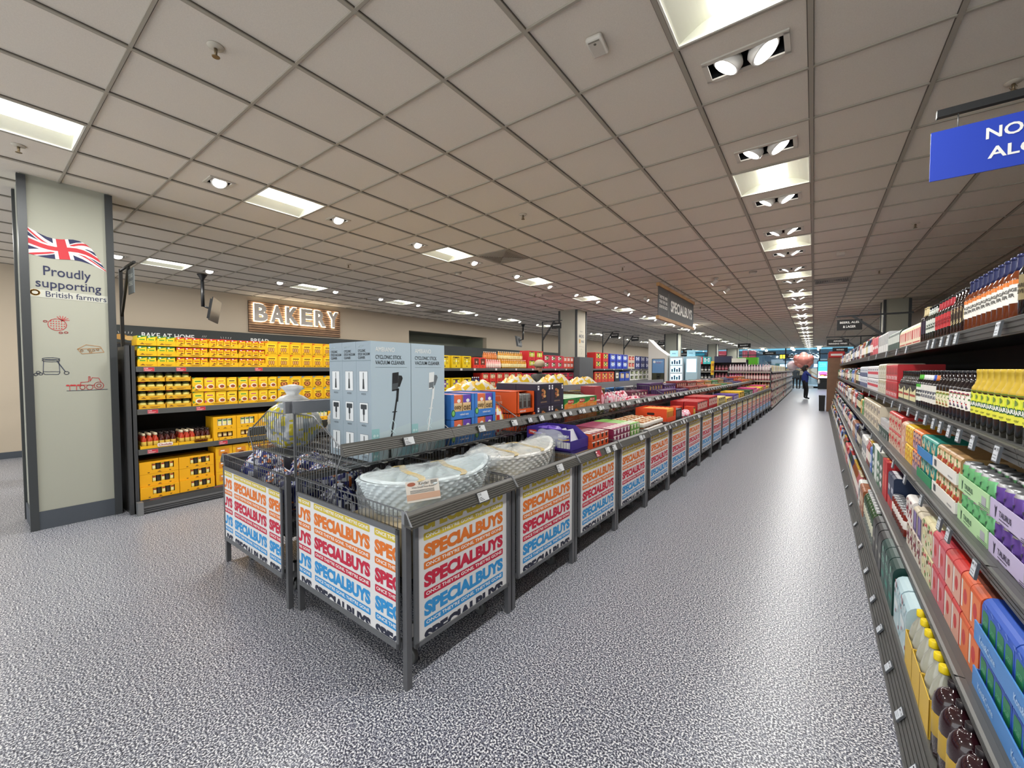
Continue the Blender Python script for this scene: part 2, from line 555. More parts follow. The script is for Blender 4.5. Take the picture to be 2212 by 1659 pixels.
def ring(F, cx, cy, rx, ry, w, m, n=14, a0=0.0, a1=1.0):
    P = [(cx + rx * math.cos(2 * PI * (a0 + (a1 - a0) * k / n)), cy + ry * math.sin(2 * PI * (a0 + (a1 - a0) * k / n))) for k in range(n + 1)]
    b.stroke(F, P, w, m)
SW = 0.0045
F0 = F; F = Face(F0.at(-0, -0.185), F0.u, F0.v)
# strawberry
ring(F, 0.215, 2.105, 0.06, 0.055, SW, RED)
for i in range(6):
    for j in range(4):
        px = 0.175 + 0.017 * i; pz = 2.07 + 0.022 * j
        if ((px - 0.215) / 0.055) ** 2 + ((pz - 2.105) / 0.05) ** 2 < 1: b.disc(F, px, pz, 0.004, 0.006, RED)
for k in range(6): b.stroke(F, [(0.245, 2.145), (0.245 + 0.05 * math.cos(0.2 + 0.4 * k), 2.145 + 0.045 * math.sin(0.2 + 0.4 * k))], SW, RED)
for p in ((0.14, 2.13), (0.235, 2.03), (0.27, 2.035)): ring(F, p[0], p[1], 0.012, 0.008, SW, RED, 8)
F = F0
F0 = F; F = Face(F0.at(0, -0.235), F0.u, F0.v)
# cheese
b.stroke(F, [(0.34, 1.93), (0.40, 1.975), (0.50, 1.96), (0.525, 1.905), (0.37, 1.885), (0.34, 1.93), (0.505, 1.945)], SW, OR)
for p in ((0.42, 1.925), (0.45, 1.92), (0.48, 1.93), (0.43, 1.905), (0.37, 1.915)): ring(F, p[0], p[1], 0.009, 0.009, SW, OR, 8)
F = F0
F0 = F; F = Face(F0.at(-0.03, -0.225), F0.u, F0.v)
# jar and spoon
b.stroke(F, [(0.15, 1.80), (0.145, 1.69), (0.155, 1.675), (0.24, 1.675), (0.25, 1.69), (0.245, 1.80)], SW, INK)
ring(F, 0.197, 1.82, 0.055, 0.012, SW, INK); ring(F, 0.197, 1.805, 0.055, 0.012, SW, INK)
b.stroke(F, [(0.145, 1.70), (0.25, 1.70)], SW, INK)
b.stroke(F, [(0.235, 1.80), (0.285, 1.70)], 0.007, INK); ring(F, 0.293, 1.688, 0.016, 0.014, SW, INK)
for p in ((0.115, 1.695), (0.10, 1.675), (0.13, 1.68)): ring(F, p[0], p[1], 0.012, 0.01, SW, INK, 8)
F = F0
F0 = F; F = Face(F0.at(-0.02, -0.265), F0.u, F0.v)
# tractor and seedlings
b.stroke(F, [(0.28, 1.555), (0.56, 1.56)], SW, INK)
ring(F, 0.50, 1.60, 0.034, 0.036, SW, RED); ring(F, 0.50, 1.60, 0.016, 0.017, SW, RED)
ring(F, 0.435, 1.585, 0.022, 0.024, SW, RED); ring(F, 0.385, 1.585, 0.018, 0.02, SW, RED)
b.stroke(F, [(0.37, 1.60), (0.375, 1.635), (0.43, 1.64), (0.43, 1.69), (0.44, 1.69), (0.44, 1.645), (0.455, 1.68), (0.50, 1.675), (0.515, 1.635)], SW, RED)
b.stroke(F, [(0.37, 1.61), (0.47, 1.605)], SW, RED)
for p in (0.30, 0.345):
    b.stroke(F, [(p, 1.56), (p, 1.60)], SW, RED)
    b.disc(F, p - 0.013, 1.607, 0.012, 0.008, RED); b.disc(F, p + 0.013, 1.607, 0.012, 0.008, RED)
F = F0
b.build('printed_artwork', c1)
# second column print
F = Face((-5.618, 10.75, 0), (0, 1, 0), (0, 0, 1))
b = MB()
b.rect(F, 0.06, 0.59, 1.82, 3.24, M('#cdc7b6', 0.7), c=0.0003)
b.text(F, 'Every', 0.26, 0.42, 2.60, 2.65, INK); b.text(F, 'AMAZING', 0.16, 0.50, 2.44, 2.54, INK, bold=0.01); b.text(F, 'meal', 0.32, 0.50, 2.30, 2.40, INK, bold=0.01)
b.rect(F, 0.18, 0.28, 2.28, 2.40, M('#c9a063', 0.6)); b.stroke(F, [(0.2, 2.18), (0.5, 2.18)], 0.004, INK)
b.stroke(F, [(0.33, 1.95), (0.30, 2.08), (0.36, 2.12), (0.40, 2.05), (0.34, 1.95)], 0.004, INK)
b.build('printed_artwork', c2)
# dark boxes around the feet of columns 2 and 3
b = MB(); b.box(-6.4, -5.45, 10.65, 11.55, 0, 1.86, M('#55575a', 0.6)); b.build('column_casing', kind='structure')

# ------------------------------------------------------------------ light fixtures
LIT = M('#fffdf2', 0.5, emit=1.9)
REFL = M('#e8e8da', 0.45)
def make_fixture():
    t = thing('ceiling_light', 'square recessed ceiling light with a bright curved diffuser', 'ceiling light')
    b = MB()
    for x0, x1, y0, y1 in ((-0.29, 0.29, -0.29, -0.278), (-0.29, 0.29, 0.278, 0.29), (-0.29, -0.278, -0.278, 0.278), (0.278, 0.29, -0.278, 0.278)):
        b.box(x0, x1, y0, y1, 0.0, 0.014, M('#e9e7dc', 0.5))
    b.build('frame', t)
    b = MB(); n = 8
    for sgn in (-1, 1):
        pr = []
        for i in range(n + 1):
            a = i / n
            pr.append((sgn * (0.278 - 0.19 * a), 0.008 + 0.075 * math.sin(PI / 2 * a)))
        for i in range(n):
            q = [(pr[i][0], -0.278, pr[i][1]), (pr[i][0], 0.278, pr[i][1]), (pr[i + 1][0], 0.278, pr[i + 1][1]), (pr[i + 1][0], -0.278, pr[i + 1][1])]
            if sgn > 0: q = q[::-1]
            b.add(q, [(0, 1, 2, 3)], REFL, True)
    for y in (-0.2785, 0.2785):
        b.box(-0.278, 0.278, y - 0.002, y + 0.002, 0.006, 0.10, REFL)
    b.box(-0.10, 0.10, -0.278, 0.278, 0.084, 0.088, REFL)
    b.build('reflector', t)
    b = MB(); rings = []
    n = 8
    for y, k in ((-0.262, 0.80), (-0.24, 1.0), (0.24, 1.0), (0.262, 0.80)):
        rings.append([(0.10 * math.cos(PI * i / n), y, 0.075 - 0.055 * k * math.sin(PI * i / n)) for i in range(n + 1)])
    b.rings(rings, LIT, True, True, True)
    b.build('diffuser', t)
    la = bpy.data.lights.new('diffuser_light', 'AREA'); la.shape = 'RECTANGLE'; la.size = 0.17; la.size_y = 0.46; la.energy = LAMP; la.color = (1.0, 0.985, 0.95)
    lo = bpy.data.objects.new('diffuser_light', la); COL.objects.link(lo); lo.parent = t; lo.location = (0, 0, 0.014); KIDS.setdefault(t.name, []).append(lo)
    return t
P_fix = Proto(make_fixture)
rowname = {2: 'over the drinks aisle', -5: 'over the aisle behind the bins', -12: 'by the bakery wall'}
ordn = ['first', 'second', 'third', 'fourth', 'fifth', 'sixth', 'seventh', 'eighth', 'ninth', 'tenth', 'eleventh', 'twelfth', 'thirteenth', 'fourteenth', 'fifteenth', 'sixteenth', 'seventeenth']
cnt = {}
for (u, v) in sorted(FIX):
    if u == -12 and v < 0 or u == 2 and v < 0: 
        pass
    k = cnt.get(u, 0); cnt[u] = k + 1
    P_fix.place((GX + 0.6 * u + 0.3, GY + 0.6 * v + 0.3, CZ), label='square recessed ceiling light, %s in the row %s' % (ordn[min(k, 16)], rowname[u]), group='recessed ceiling lights ' + rowname[u])
SP = M('#ffffff', 0.4, emit=SPOT)
WM = M('#e4e0d8', 0.5)
def disc_lamp(parent, cx, tilt, r, lab=None):
    """a gimbal: short white can tilted about y, glowing face"""
    b = MB()
    b.lathe([(r, 0.0), (r + 0.006, 0.002), (r + 0.006, 0.045), (r * 0.8, 0.07)], WM, n=16)
    g = b.build('gimbal', parent)
    g.location = (cx, 0, -0.012 if abs(tilt) < 0.5 else 0.0); g.rotation_euler = (0, tilt, 0)
    b = MB(); b.lathe([(r - 0.008, -0.003), (r - 0.006, 0.004)], SP, n=16); b.build('lens', g)
    b = MB()
    for k in (-0.4, -0.13, 0.13, 0.4):
        w = (r - 0.012) * math.sqrt(1 - k * k) * 0.75
        b.box(-w, w, k * r - 0.0015, k * r + 0.0015, -0.0045, -0.003, M('#9fa3a8', 0.3, 0.7))
    b.build('louvre', g)
def make_twin():
    t = thing('twin_spotlight', 'white framed twin gimbal ceiling spotlight', 'ceiling spotlight')
    b = MB(); hx, hy = 0.20, 0.09
    fr = M('#cfc8bc', 0.6)
    for x0, x1, y0, y1 in ((-hx - 0.012, hx + 0.012, -hy - 0.012, -hy + 0.016), (-hx - 0.012, hx + 0.012, hy - 0.016, hy + 0.012), (-hx - 0.012, -hx + 0.016, -hy, hy), (hx - 0.016, hx + 0.012, -hy, hy)):
        b.box(x0, x1, y0, y1, 0.002, 0.011, fr)
    b.build('frame', t)
    b = MB()
    b.box(-hx, hx, -hy, hy, 0.13, 0.135, BLACK)
    for x0, x1, y0, y1 in ((-hx, hx, -hy - 0.003, -hy), (-hx, hx, hy, hy + 0.003), (-hx - 0.003, -hx, -hy, hy), (hx, hx + 0.003, -hy, hy)):
        b.box(x0, x1, y0, y1, 0.01, 0.13, BLACK)
    b.build('housing', t)
    disc_lamp(t, -0.10, R(32), 0.072); disc_lamp(t, 0.10, R(-32), 0.072)
    return t
def make_single():
    t = thing('spotlight', 'white framed single gimbal ceiling spotlight', 'ceiling spotlight')
    b = MB(); hx = hy = 0.09
    fr = M('#cfc8bc', 0.6)
    for x0, x1, y0, y1 in ((-hx - 0.012, hx + 0.012, -hy - 0.012, -hy + 0.012), (-hx - 0.012, hx + 0.012, hy - 0.012, hy + 0.012), (-hx - 0.012, -hx + 0.012, -hy, hy), (hx - 0.012, hx + 0.012, -hy, hy)):
        b.box(x0, x1, y0, y1, 0.002, 0.011, fr)
    b.build('frame', t)
    b = MB()
    b.box(-hx, hx, -hy, hy, 0.13, 0.135, BLACK)
    for x0, x1, y0, y1 in ((-hx, hx, -hy - 0.003, -hy), (-hx, hx, hy, hy + 0.003), (-hx - 0.003, -hx, -hy, hy), (hx, hx + 0.003, -hy, hy)):
        b.box(x0, x1, y0, y1, 0.01, 0.13, BLACK)
    b.build('housing', t)
    disc_lamp(t, 0.01, R(-34), 0.062)
    return t
P_twin = Proto(make_twin); P_single = Proto(make_single)
cnt = {}
for (u, v) in sorted(SPOTS):
    k = cnt.get(u, 0); cnt[u] = k + 1
    side = 'just before' if (v + 1) % 4 == 1 else 'just past'
    k2 = k // 2
    pr = P_twin if u == 2 else P_single
    o = pr.place((GX + 0.6 * u + 0.3, GY + 0.6 * v + 0.3, CZ), label='%s spotlight %s the %s square light %s' % ('twin' if u == 2 else 'single', side, ordn[min(k2, 16)], rowname[u]), group='gimbal spotlights ' + rowname[u])
    if u == -12:
        o.rotation_euler = (0, 0, 0)
# ------------------------------------------------------------------ the promotion bins
PO = {'y': M('#cdb73c', 0.7), 'o': M('#db7327', 0.7), 'r': M('#c02140', 0.7), 'b': M('#2f8fce', 0.7), 'n': M('#272b3e', 0.7)}
PAPER = M('#dedede', 0.6)
def poster_mb(F, Wd, Ht, starts, tw):
    """poster of repeated offer lines; starts: left edges of the copies, tw: width of one copy"""
    b = MB()
    for i, c in enumerate('nbroy'):
        z0 = -0.037 + 0.140 * i
        for a in starts:
            b.text(F, 'SPECIALBUYS', a, a + tw, z0, z0 + 0.072, PO[c], c=0.0012, bold=0.06)
            b.rrect(F, a, a + tw, z0 - 0.050, z0 - 0.014, 0.007, PO[c], c=0.0010)
            b.text(F, "ONCE THEY'RE GONE, THEY'RE GONE", a + 0.012, a + tw - 0.012, z0 - 0.042, z0 - 0.021, WHITE, c=0.0016, bold=0.02)
    b.clip(F.at(0.002, 0, 0), tuple(-F.u)); b.clip(F.at(Wd - 0.002, 0, 0), tuple(F.u))
    b.clip(F.at(0, 0.002, 0), tuple(-F.v)); b.clip(F.at(0, Ht - 0.002, 0), tuple(F.v))
    b.rect(F, 0, Wd, 0, Ht, PAPER, c=0.0004)
    return b
PL = 0.80      # length of one bin
PD = 1.08      # depth
WIRE = M('#7b7d80', 0.35, 0.7)
WIRED = M('#55575a', 0.4, 0.7)
RAIL = M('#504f4b', 0.42, 0.25)
def wire(b, p, q, r=0.0018, m=None): b.tube([p, q], r, m or WIRE, n=4)
def rail_mb(y0, y1, x, z, h=0.058):
    """slanted ticket rail with grooves, face to +x and a little up"""
    b = MB()
    out = [(x - 0.03, z + h), (x - 0.022, z + h + 0.004), (x - 0.010, z + h - 0.008)]
    n = 5
    for i in range(n):
        t0 = i / n; t1 = (i + 0.72) / n
        for t, d in ((t0, 0.0), (t1, 0.0), (t1, -0.004), ((i + 1) / n, -0.004)):
            out.append((x - 0.010 + 0.030 * t + d, z + h - 0.008 - (h - 0.008) * t))
    out += [(x + 0.018, z - 0.004), (x - 0.03, z)]
    b.prism(out, y0, y1, RAIL)
    return b
def ticket(parent, y, x, z, tilt=0.0, col=None, wd=0.052, hg=0.036, txt=None):
    b = MB()
    F = Face((0, -wd / 2, -hg / 2), (0, 1, 0), (0, 0, 1))
    b.box(-0.006, 0.0, -wd / 2 - 0.006, wd / 2 + 0.006, -hg / 2 - 0.006, hg / 2 + 0.003, M('#3c3d3e', 0.5))
    b.rect(F, 0, wd, 0, hg, M(col, 0.5) if col else M('#cfd3d6', 0.4))
    dk = M('#30343a', 0.6) if not col else WHITE
    if txt: b.text(F, txt, 0.003, 0.028, hg * 0.62, hg * 0.92, dk)
    else: b.rect(F, 0.004, 0.024, hg * 0.66, hg * 0.9, dk, c=0.001)
    for k in range(3): b.rect(F, 0.004, 0.045 - 0.008 * k, hg * (0.12 + 0.15 * k), hg * (0.18 + 0.15 * k), dk, c=0.001)
    o = b.build('price_label', parent)
    o.location = (x, y, z); o.rotation_euler = (0, tilt, 0)
    return o
def caster(parent, x, y, col):
    b = MB()
    b.box(x - 0.02, x + 0.02, y - 0.02, y + 0.02, 0.115, 0.2, M('#9b9b98', 0.35, 0.7))
    for s_ in (-1, 1):
        b.prism([(x - 0.03, 0.115), (x + 0.025, 0.115), (x + 0.035, 0.045), (x + 0.005, 0.035)], y + s_ * 0.022 - 0.002, y + s_ * 0.022 + 0.002, M('#9b9b98', 0.35, 0.7))
    o = b.build('caster', parent)
    b = MB(); n = 14; R_ = 0.042
    rings = [[(x + 0.02 + rr * math.cos(2 * PI * i / n), yy, R_ + rr * math.sin(2 * PI * i / n)) for i in range(n)] for rr, yy in ((R_ - 0.006, y - 0.014), (R_, y - 0.009), (R_, y + 0.009), (R_ - 0.006, y + 0.014))]
    b.rings(rings, col, True, True); b.build('wheel', o)
def side_mesh(y, near):
    """wire cage side of the upper tier, in the plane y"""
    b = MB()
    top = [(-1.07, 1.225), (-0.83, 1.225), (-0.52, 1.065), (-0.59, 0.945), (-0.60, 0.83)]
    b.tube([(p[0], y, p[1]) for p in top], 0.0045, WIRE, n=5)
    wire(b, (-1.07, y, 0.965), (-0.58, y, 0.965), 0.003)
    wire(b, (-1.07, y, 0.835), (-0.60, y, 0.835), 0.003)
    def topz(x):
        if x < -0.83: return 1.225
        return 1.225 + (x + 0.83) / (0.31) * (1.065 - 1.225)
    k = 0; x = -1.05
    while x < -0.54:
        zb = 0.47 if near else 0.84
        if x > -0.59: zb = 0.945 + (x + 0.59) * 1.7
        wire(b, (x, y, zb), (x, y, topz(x)), 0.0021)
        x += 0.030
    return b
CASM = M('#3d3f42', 0.5)
def make_plain_bin():
    t = thing('promotion_bin', 'grey steel promotion bin', 'display bin')
    b = MB()
    for x in (-0.02, -PD + 0.02):
        for y in (0.02, PL - 0.02): b.box(x - 0.018, x + 0.018, y - 0.018, y + 0.018, 0.0, 0.835, STEEL)
    for z0, z1 in ((0.19, 0.22), (0.80, 0.83)): b.box(-0.03, -0.008, 0.038, PL - 0.038, z0, z1, STEEL)
    b.box(-PD + 0.02, -0.035, 0.02, PL - 0.02, 0.44, 0.455, M('#4a4b4d', 0.6)); b.build('frame', t)
    h = P_bin.o; n0 = [k for k in KIDS[h.name] if k.name.startswith('poster_holder')][0]
    dup_h = dup(n0, t); KIDS.setdefault(t.name, []).append(dup_h)
    rail_mb(0.0, PL, 0.012, 0.79).build('ticket_rail', t); rail_mb(0.0, PL, -0.515, 1.035).build('ticket_rail', t)
    b = MB(); x = -PD + 0.03
    while x < -0.52: wire(b, (x, 0.006, 0.955), (x, PL - 0.006, 0.955), 0.003); x += 0.05
    b.build('upper_shelf', t); side_mesh(0.004, False).build('wire_side', t)
    return t
def make_bin(end=None):
    t = thing('promotion_bin', 'grey steel promotion bin', 'display bin')
    # legs
    for x in (-0.02, -PD + 0.02):
        for y in (0.02, PL - 0.02):
            b = MB(); b.box(x - 0.015, x + 0.015, y - 0.015, y + 0.015, 0.0, 0.835, STEEL)
            b.build('leg', t)
    b = MB()
    for z0, z1 in ((0.19, 0.22), (0.80, 0.83)):
        b.box(-0.03, -0.008, 0.038, PL - 0.038, z0, z1, STEEL); b.box(-PD, -PD + 0.03, 0.038, PL - 0.038, z0, z1, STEEL)
        if z0 < 0.5: b.box(-PD + 0.038, -0.038, 0.003, 0.025, z0, z1, STEEL); b.box(-PD + 0.038, -0.038, PL - 0.025, PL - 0.003, z0, z1, STEEL)
    b.box(-PD, -PD + 0.012, 0.0, 0.012, 0.83, 1.23, STEEL)
    b.build('frame', t)
    # front poster in its holder
    b = MB()
    y0, y1, z0, z1 = 0.045, PL - 0.045, 0.185, 0.80
    b.box(-0.006, 0.004, y0, y1, z0, z1, M('#66686b', 0.5, 0.2))
    for a0, a1, c0, c1 in ((y0, y1, z0, z0 + 0.022), (y0, y1, z1 - 0.022, z1), (y0, y0 + 0.02, z0, z1), (y1 - 0.02, y1, z0, z1)):
        b.box(0.004, 0.011, a0, a1, c0, c1, M('#66686b', 0.5, 0.2))
    h = b.build('poster_holder', t)
    F = Face((0.005, y0 + 0.02, z0 + 0.022), (0, 1, 0), (0, 0, 1))
    poster_mb(F, y1 - y0 - 0.04, 0.571, [0.035], 0.60).build('poster', h, label='white poster repeating SPECIALBUYS in coloured lines')
    # ticket rail
    rl = rail_mb(0.0, PL, 0.020, 0.776).build('ticket_rail', t)
    b = MB()
    for yy in (0.0, PL - 0.004): b.prism([(-0.03, 0.845), (0.0, 0.845), (0.045, 0.785), (-0.03, 0.785)], yy, yy + 0.004, M('#909295', 0.4, 0.6))
    b.build('rail_end_cap', rl)
    # basket
    b = MB()
    for z, r in ((0.84, 0.004), (0.80, 0.0022)):
        for p, q in (((-PD + 0.01, 0.012, z), (-0.03, 0.012, z)), ((-PD + 0.01, PL - 0.012, z), (-0.03, PL - 0.012, z))):
            wire(b, p, q, r)
    wire(b, (-PD + 0.01, 0.012, 0.84), (-PD + 0.01, PL - 0.012, 0.84), 0.004)
    x = -PD + 0.03
    while x < -0.03:
        for y in (0.012, PL - 0.012): wire(b, (x, y, 0.46), (x, y, 0.84), 0.0021)
        x += 0.0325
    y = 0.03
    while y < PL - 0.02:
        wire(b, (-PD + 0.012, y, 0.46), (-PD + 0.012, y, 0.84), 0.0016); wire(b, (-PD + 0.012, y, 0.462), (-0.03, y, 0.462), 0.0022)
        y += 0.045
    b.build('wire_basket', t)
    b = MB(); b.box(-PD + 0.02, -0.035, 0.02, PL - 0.02, 0.44, 0.455, M('#4a4b4d', 0.6)); b.build('basket_floor', t)
    # upper tier
    b = MB()
    x = -PD + 0.03
    while x < -0.52:
        wire(b, (x, 0.006, 0.955), (x, PL - 0.006, 0.955), 0.0022); x += 0.030
    for k in range(7):
        y = 0.05 + k * 0.117
        b.box(-PD + 0.02, -0.545, y - 0.012, y + 0.012, 0.944, 0.951, M('#a9aaa8', 0.4, 0.6))
    y = 0.02
    while y < PL:
        b.tube([(-0.54, y, 0.955), (-0.52, y, 0.985), (-0.51, y, 1.03)], 0.0018, WIRE, n=4); y += 0.0325
    wire(b, (-0.53, 0, 0.97), (-0.53, PL, 0.97), 0.003)
    u = b.build('upper_shelf', t)
    rail_mb(0.0, PL, -0.515, 1.035).build('ticket_rail', t)
    sm = side_mesh(0.004, end is not None)
    sm.build('wire_side', t)
    if end == 'left':
        side_mesh(PL - 0.004, True).build('wire_side', t)
    b = MB()
    b.prism([(-PD - 0.012, 1.225), (-PD + 0.020, 1.225), (-PD + 0.008, 1.30), (-PD - 0.012, 1.30)], 0.0, PL, M('#7d7f84', 0.45, 0.3))
    b.build('spine_rail', t)
    wc = M('#4b4c4c', 0.5)
    for x in (-0.16, -PD + 0.2):
        for y in (0.14, PL - 0.14): caster(t, x, y, wc)
    if end:
        # wide poster on the free end
        b = MB()
        yy = 0.0 if end == 'right' else PL
        s_ = -1 if end == 'right' else 1
        x0, x1, z0, z1 = -PD + 0.045, -0.045, 0.185, 0.755
        b.box(x0, x1, min(yy, yy + s_ * 0.006), max(yy, yy + s_ * 0.006), z0, z1, M('#66686b', 0.5, 0.2))
        for a0, a1, c0, c1 in ((x0, x1, z0, z0 + 0.03), (x0, x1, z1 - 0.025, z1), (x0, x0 + 0.018, z0, z1), (x1 - 0.018, x1, z0, z1)):
            b.box(a0, a1, min(yy + s_ * 0.006, yy + s_ * 0.011), max(yy + s_ * 0.006, yy + s_ * 0.011), c0, c1, M('#66686b', 0.5, 0.2))
        h = b.build('poster_holder', t)
        if end == 'right': F = Face((x0 + 0.018, yy - 0.0065, z0 + 0.03), (1, 0, 0), (0, 0, 1))
        else: F = Face((x1 - 0.018, yy + 0.0065, z0 + 0.03), (-1, 0, 0), (0, 0, 1))
        poster_mb(F, x1 - x0 - 0.036, 0.520, [-0.405, 0.19, 0.785], 0.555).build('poster', h, label='wide white poster repeating SPECIALBUYS in coloured lines')
    return t
def bx(y): return -1.48 + drift(y)
ANG = -math.atan(0.016)
NB = 20
P_bin = Proto(make_bin)
P_plain = Proto(make_plain_bin)
P_binR = Proto(lambda: make_bin('right'))
P_binL = Proto(lambda: make_bin('left'))
on2 = ['first', 'second', 'third', 'fourth', 'fifth', 'sixth', 'seventh', 'eighth', 'ninth', 'tenth', 'eleventh', 'twelfth', 'thirteenth', 'fourteenth', 'fifteenth', 'sixteenth', 'seventeenth', 'eighteenth', 'nineteenth', 'twentieth']
BY0 = 1.185
tick = {0: [(0.50, None, '29.99')], 1: [(0.52, None, '34.99')], 2: [(0.33, '#a8243c', None), (0.66, None, None)], 3: [(0.6, None, None)], 4: [(0.3, None, None), (0.7, None, None)]}
utick = {0: [(0.42, '39.99')], 1: [(0.28, None), (0.68, None)], 2: [(0.1, None), (0.5, None), (0.8, None)]}
for i in range(NB):
    y = BY0 + i * 0.803
    pr = P_binR if i == 0 else (P_bin if i < 9 else P_plain)
    lab = 'grey promotion bin with posters on two sides, holding the vacuum cleaner boxes' if i == 0 else '%s grey promotion bin along the drinks aisle counted from the open corner' % on2[i]
    o = pr.place((bx(y), y, 0), rz=ANG, label=lab, group='promotion bins along the drinks aisle')
    for yy, col, tx in tick.get(i, [(0.15, None, None), (0.40, None, None), (0.65, None, None)] if i % 2 else [(0.25, None, None), (0.6, None, None)]) if i < 14 else []:
        ticket(o, yy, 0.030, 0.80, R(-24), col, txt=tx, wd=0.08 if i < 3 else 0.052, hg=0.05 if i < 3 else 0.036)
    for e in utick.get(i, [(0.2, None), (0.5, None), (0.75, None)]) if i < 14 else []:
        ticket(o, e[0], -0.497, 1.062, R(-24), txt=e[1], wd=0.07 if i < 2 else 0.052, hg=0.046 if i < 2 else 0.036)
    pr = P_binL if i == 0 else P_plain
    lab = 'grey promotion bin with a wide end poster and bagged toys in its cage' if i == 0 else '%s grey promotion bin of the row facing the tall shelving' % on2[i]
    pr.place((bx(y) - 2.18, y + PL, 0), rz=PI + ANG, label=lab, group='promotion bins facing the tall shelving')
# ------------------------------------------------------------------ goods: makers
def one(name, b, label, cat):
    return tag(b.build(name), label, cat)
def noise3(x, y, z, s=1.0):
    return (math.sin(x * 12.9 * s + y * 7.1 * s + 1.3) + math.sin(y * 15.3 * s - z * 9.7 * s + 0.7) + math.sin(z * 13.1 * s + x * 5.3 * s + 2.1)) / 3
def carton(w, d, h, col, front=None, top=None, side=None, rough=0.5, name='carton', cat='box', label='carton', draw=None):
    """front faces +x; origin at the middle of the bottom"""
    def mk():
        b = MB()
        b.box(-d / 2, d / 2, -w / 2, w / 2, 0, h, M(col, rough), mats={'+z': M(top or col, rough), '+x': M(front or col, rough), '+y': M(side or col, rough), '-y': M(side or col, rough)})
        if draw: draw(b, Face((d / 2, -w / 2, 0), (0, 1, 0), (0, 0, 1)), Face((-d / 2, -w / 2, 0), (1, 0, 0), (0, 0, 1)), Face((d / 2, -w / 2, h), (0, 1, 0), (-1, 0, 0)))
        return one(name, b, label, cat)
    return mk
def bag_mb(w, d, h, cols, seed=0, n=14, m=10, pinch=0.35, crump=0.06, rough=0.35):
    """soft crumpled bag, standing; colours run in ragged patches"""
    rnd = random.Random(seed)
    ph = [rnd.uniform(0, 6.28) for _ in range(6)]
    rings = []
    for j in range(m + 1):
        v = j / m
        prof = math.sin(PI * min(1, (v * 0.85 + 0.12))) ** 0.55 if v < 0.8 else (1 - (v - 0.8) / 0.2) * (0.85 - pinch) + pinch * 0.7
        ring = []
        for i in range(n):
            a = 2 * PI * i / n
            k = 1 + crump * (math.sin(a * 3 + v * 9 + ph[0]) + math.sin(a * 5 - v * 13 + ph[1])) + crump * 0.7 * rnd.uniform(-1, 1)
            ca, sa = math.cos(a), math.sin(a)
            f = 0.8
            ring.append((d / 2 * prof * k * math.copysign(abs(ca) ** f, ca), w / 2 * prof * k * math.copysign(abs(sa) ** f, sa), h * v + crump * h * 0.25 * rnd.uniform(-1, 1) * (0 < j)))
        rings.append(ring)
    b = MB()
    B_ = lambda c: M(c, rough, bump=0.7, bscale=26)
    b.rings(rings, B_(cols[0]), True, True)
    mi = [b.mi(B_(c)) for c in cols]
    for q in range(len(b.f)):
        p = [sum(b.v[i][k] for i in b.f[q]) / len(b.f[q]) for k in range(3)]
        t = noise3(p[0] * 8 / max(w, .1), p[1] * 8 / max(w, .1), p[2] * 0.9 / max(h, .1), 0.4) * 0.5 + 0.5
        b.m[q] = mi[min(len(mi) - 1, int(t * len(mi) + rnd.uniform(-0.12, 0.12)) % len(mi))]
    return b
def heap_mb(w, d, h, cols, seed, n=12, m=9):
    """loose spread bag / film lying on goods"""
    rnd = random.Random(seed); b = MB(); V = []
    for j in range(m + 1):
        for i in range(n + 1):
            x = (j / m - 0.5) * d * (1 + 0.1 * rnd.uniform(-1, 1)); y = (i / n - 0.5) * w * (1 + 0.05 * rnd.uniform(-1, 1))
            e = max(0, 1 - (abs(j / m - 0.5) * 2) ** 2.5) * max(0, 1 - (abs(i / n - 0.5) * 2) ** 3)
            V.append((x, y, h * e * (0.7 + 0.45 * rnd.random()) + 0.004))
    fs = []
    for j in range(m):
        for i in range(n):
            a = j * (n + 1) + i; fs.append((a, a + n + 1, a + n + 2, a + 1))
    b.add(V, fs, M(cols[0], 0.4), True)
    nb = len(V)
    b.add([(p[0], p[1], 0.0) for p in V], [tuple(reversed(f)) for f in fs], M(cols[0], 0.4), False)
    mi = [b.mi(M(c, 0.4)) for c in cols]
    for q in range(len(fs)):
        p = b.v[b.f[q][0]]
        t = noise3(p[0] * 2.2, p[1] * 2.2, 0, 1.3) * 0.5 + 0.5
        b.m[q] = mi[int(t * len(mi) + rnd.uniform(-0.3, 0.3)) % len(mi)]
    return b

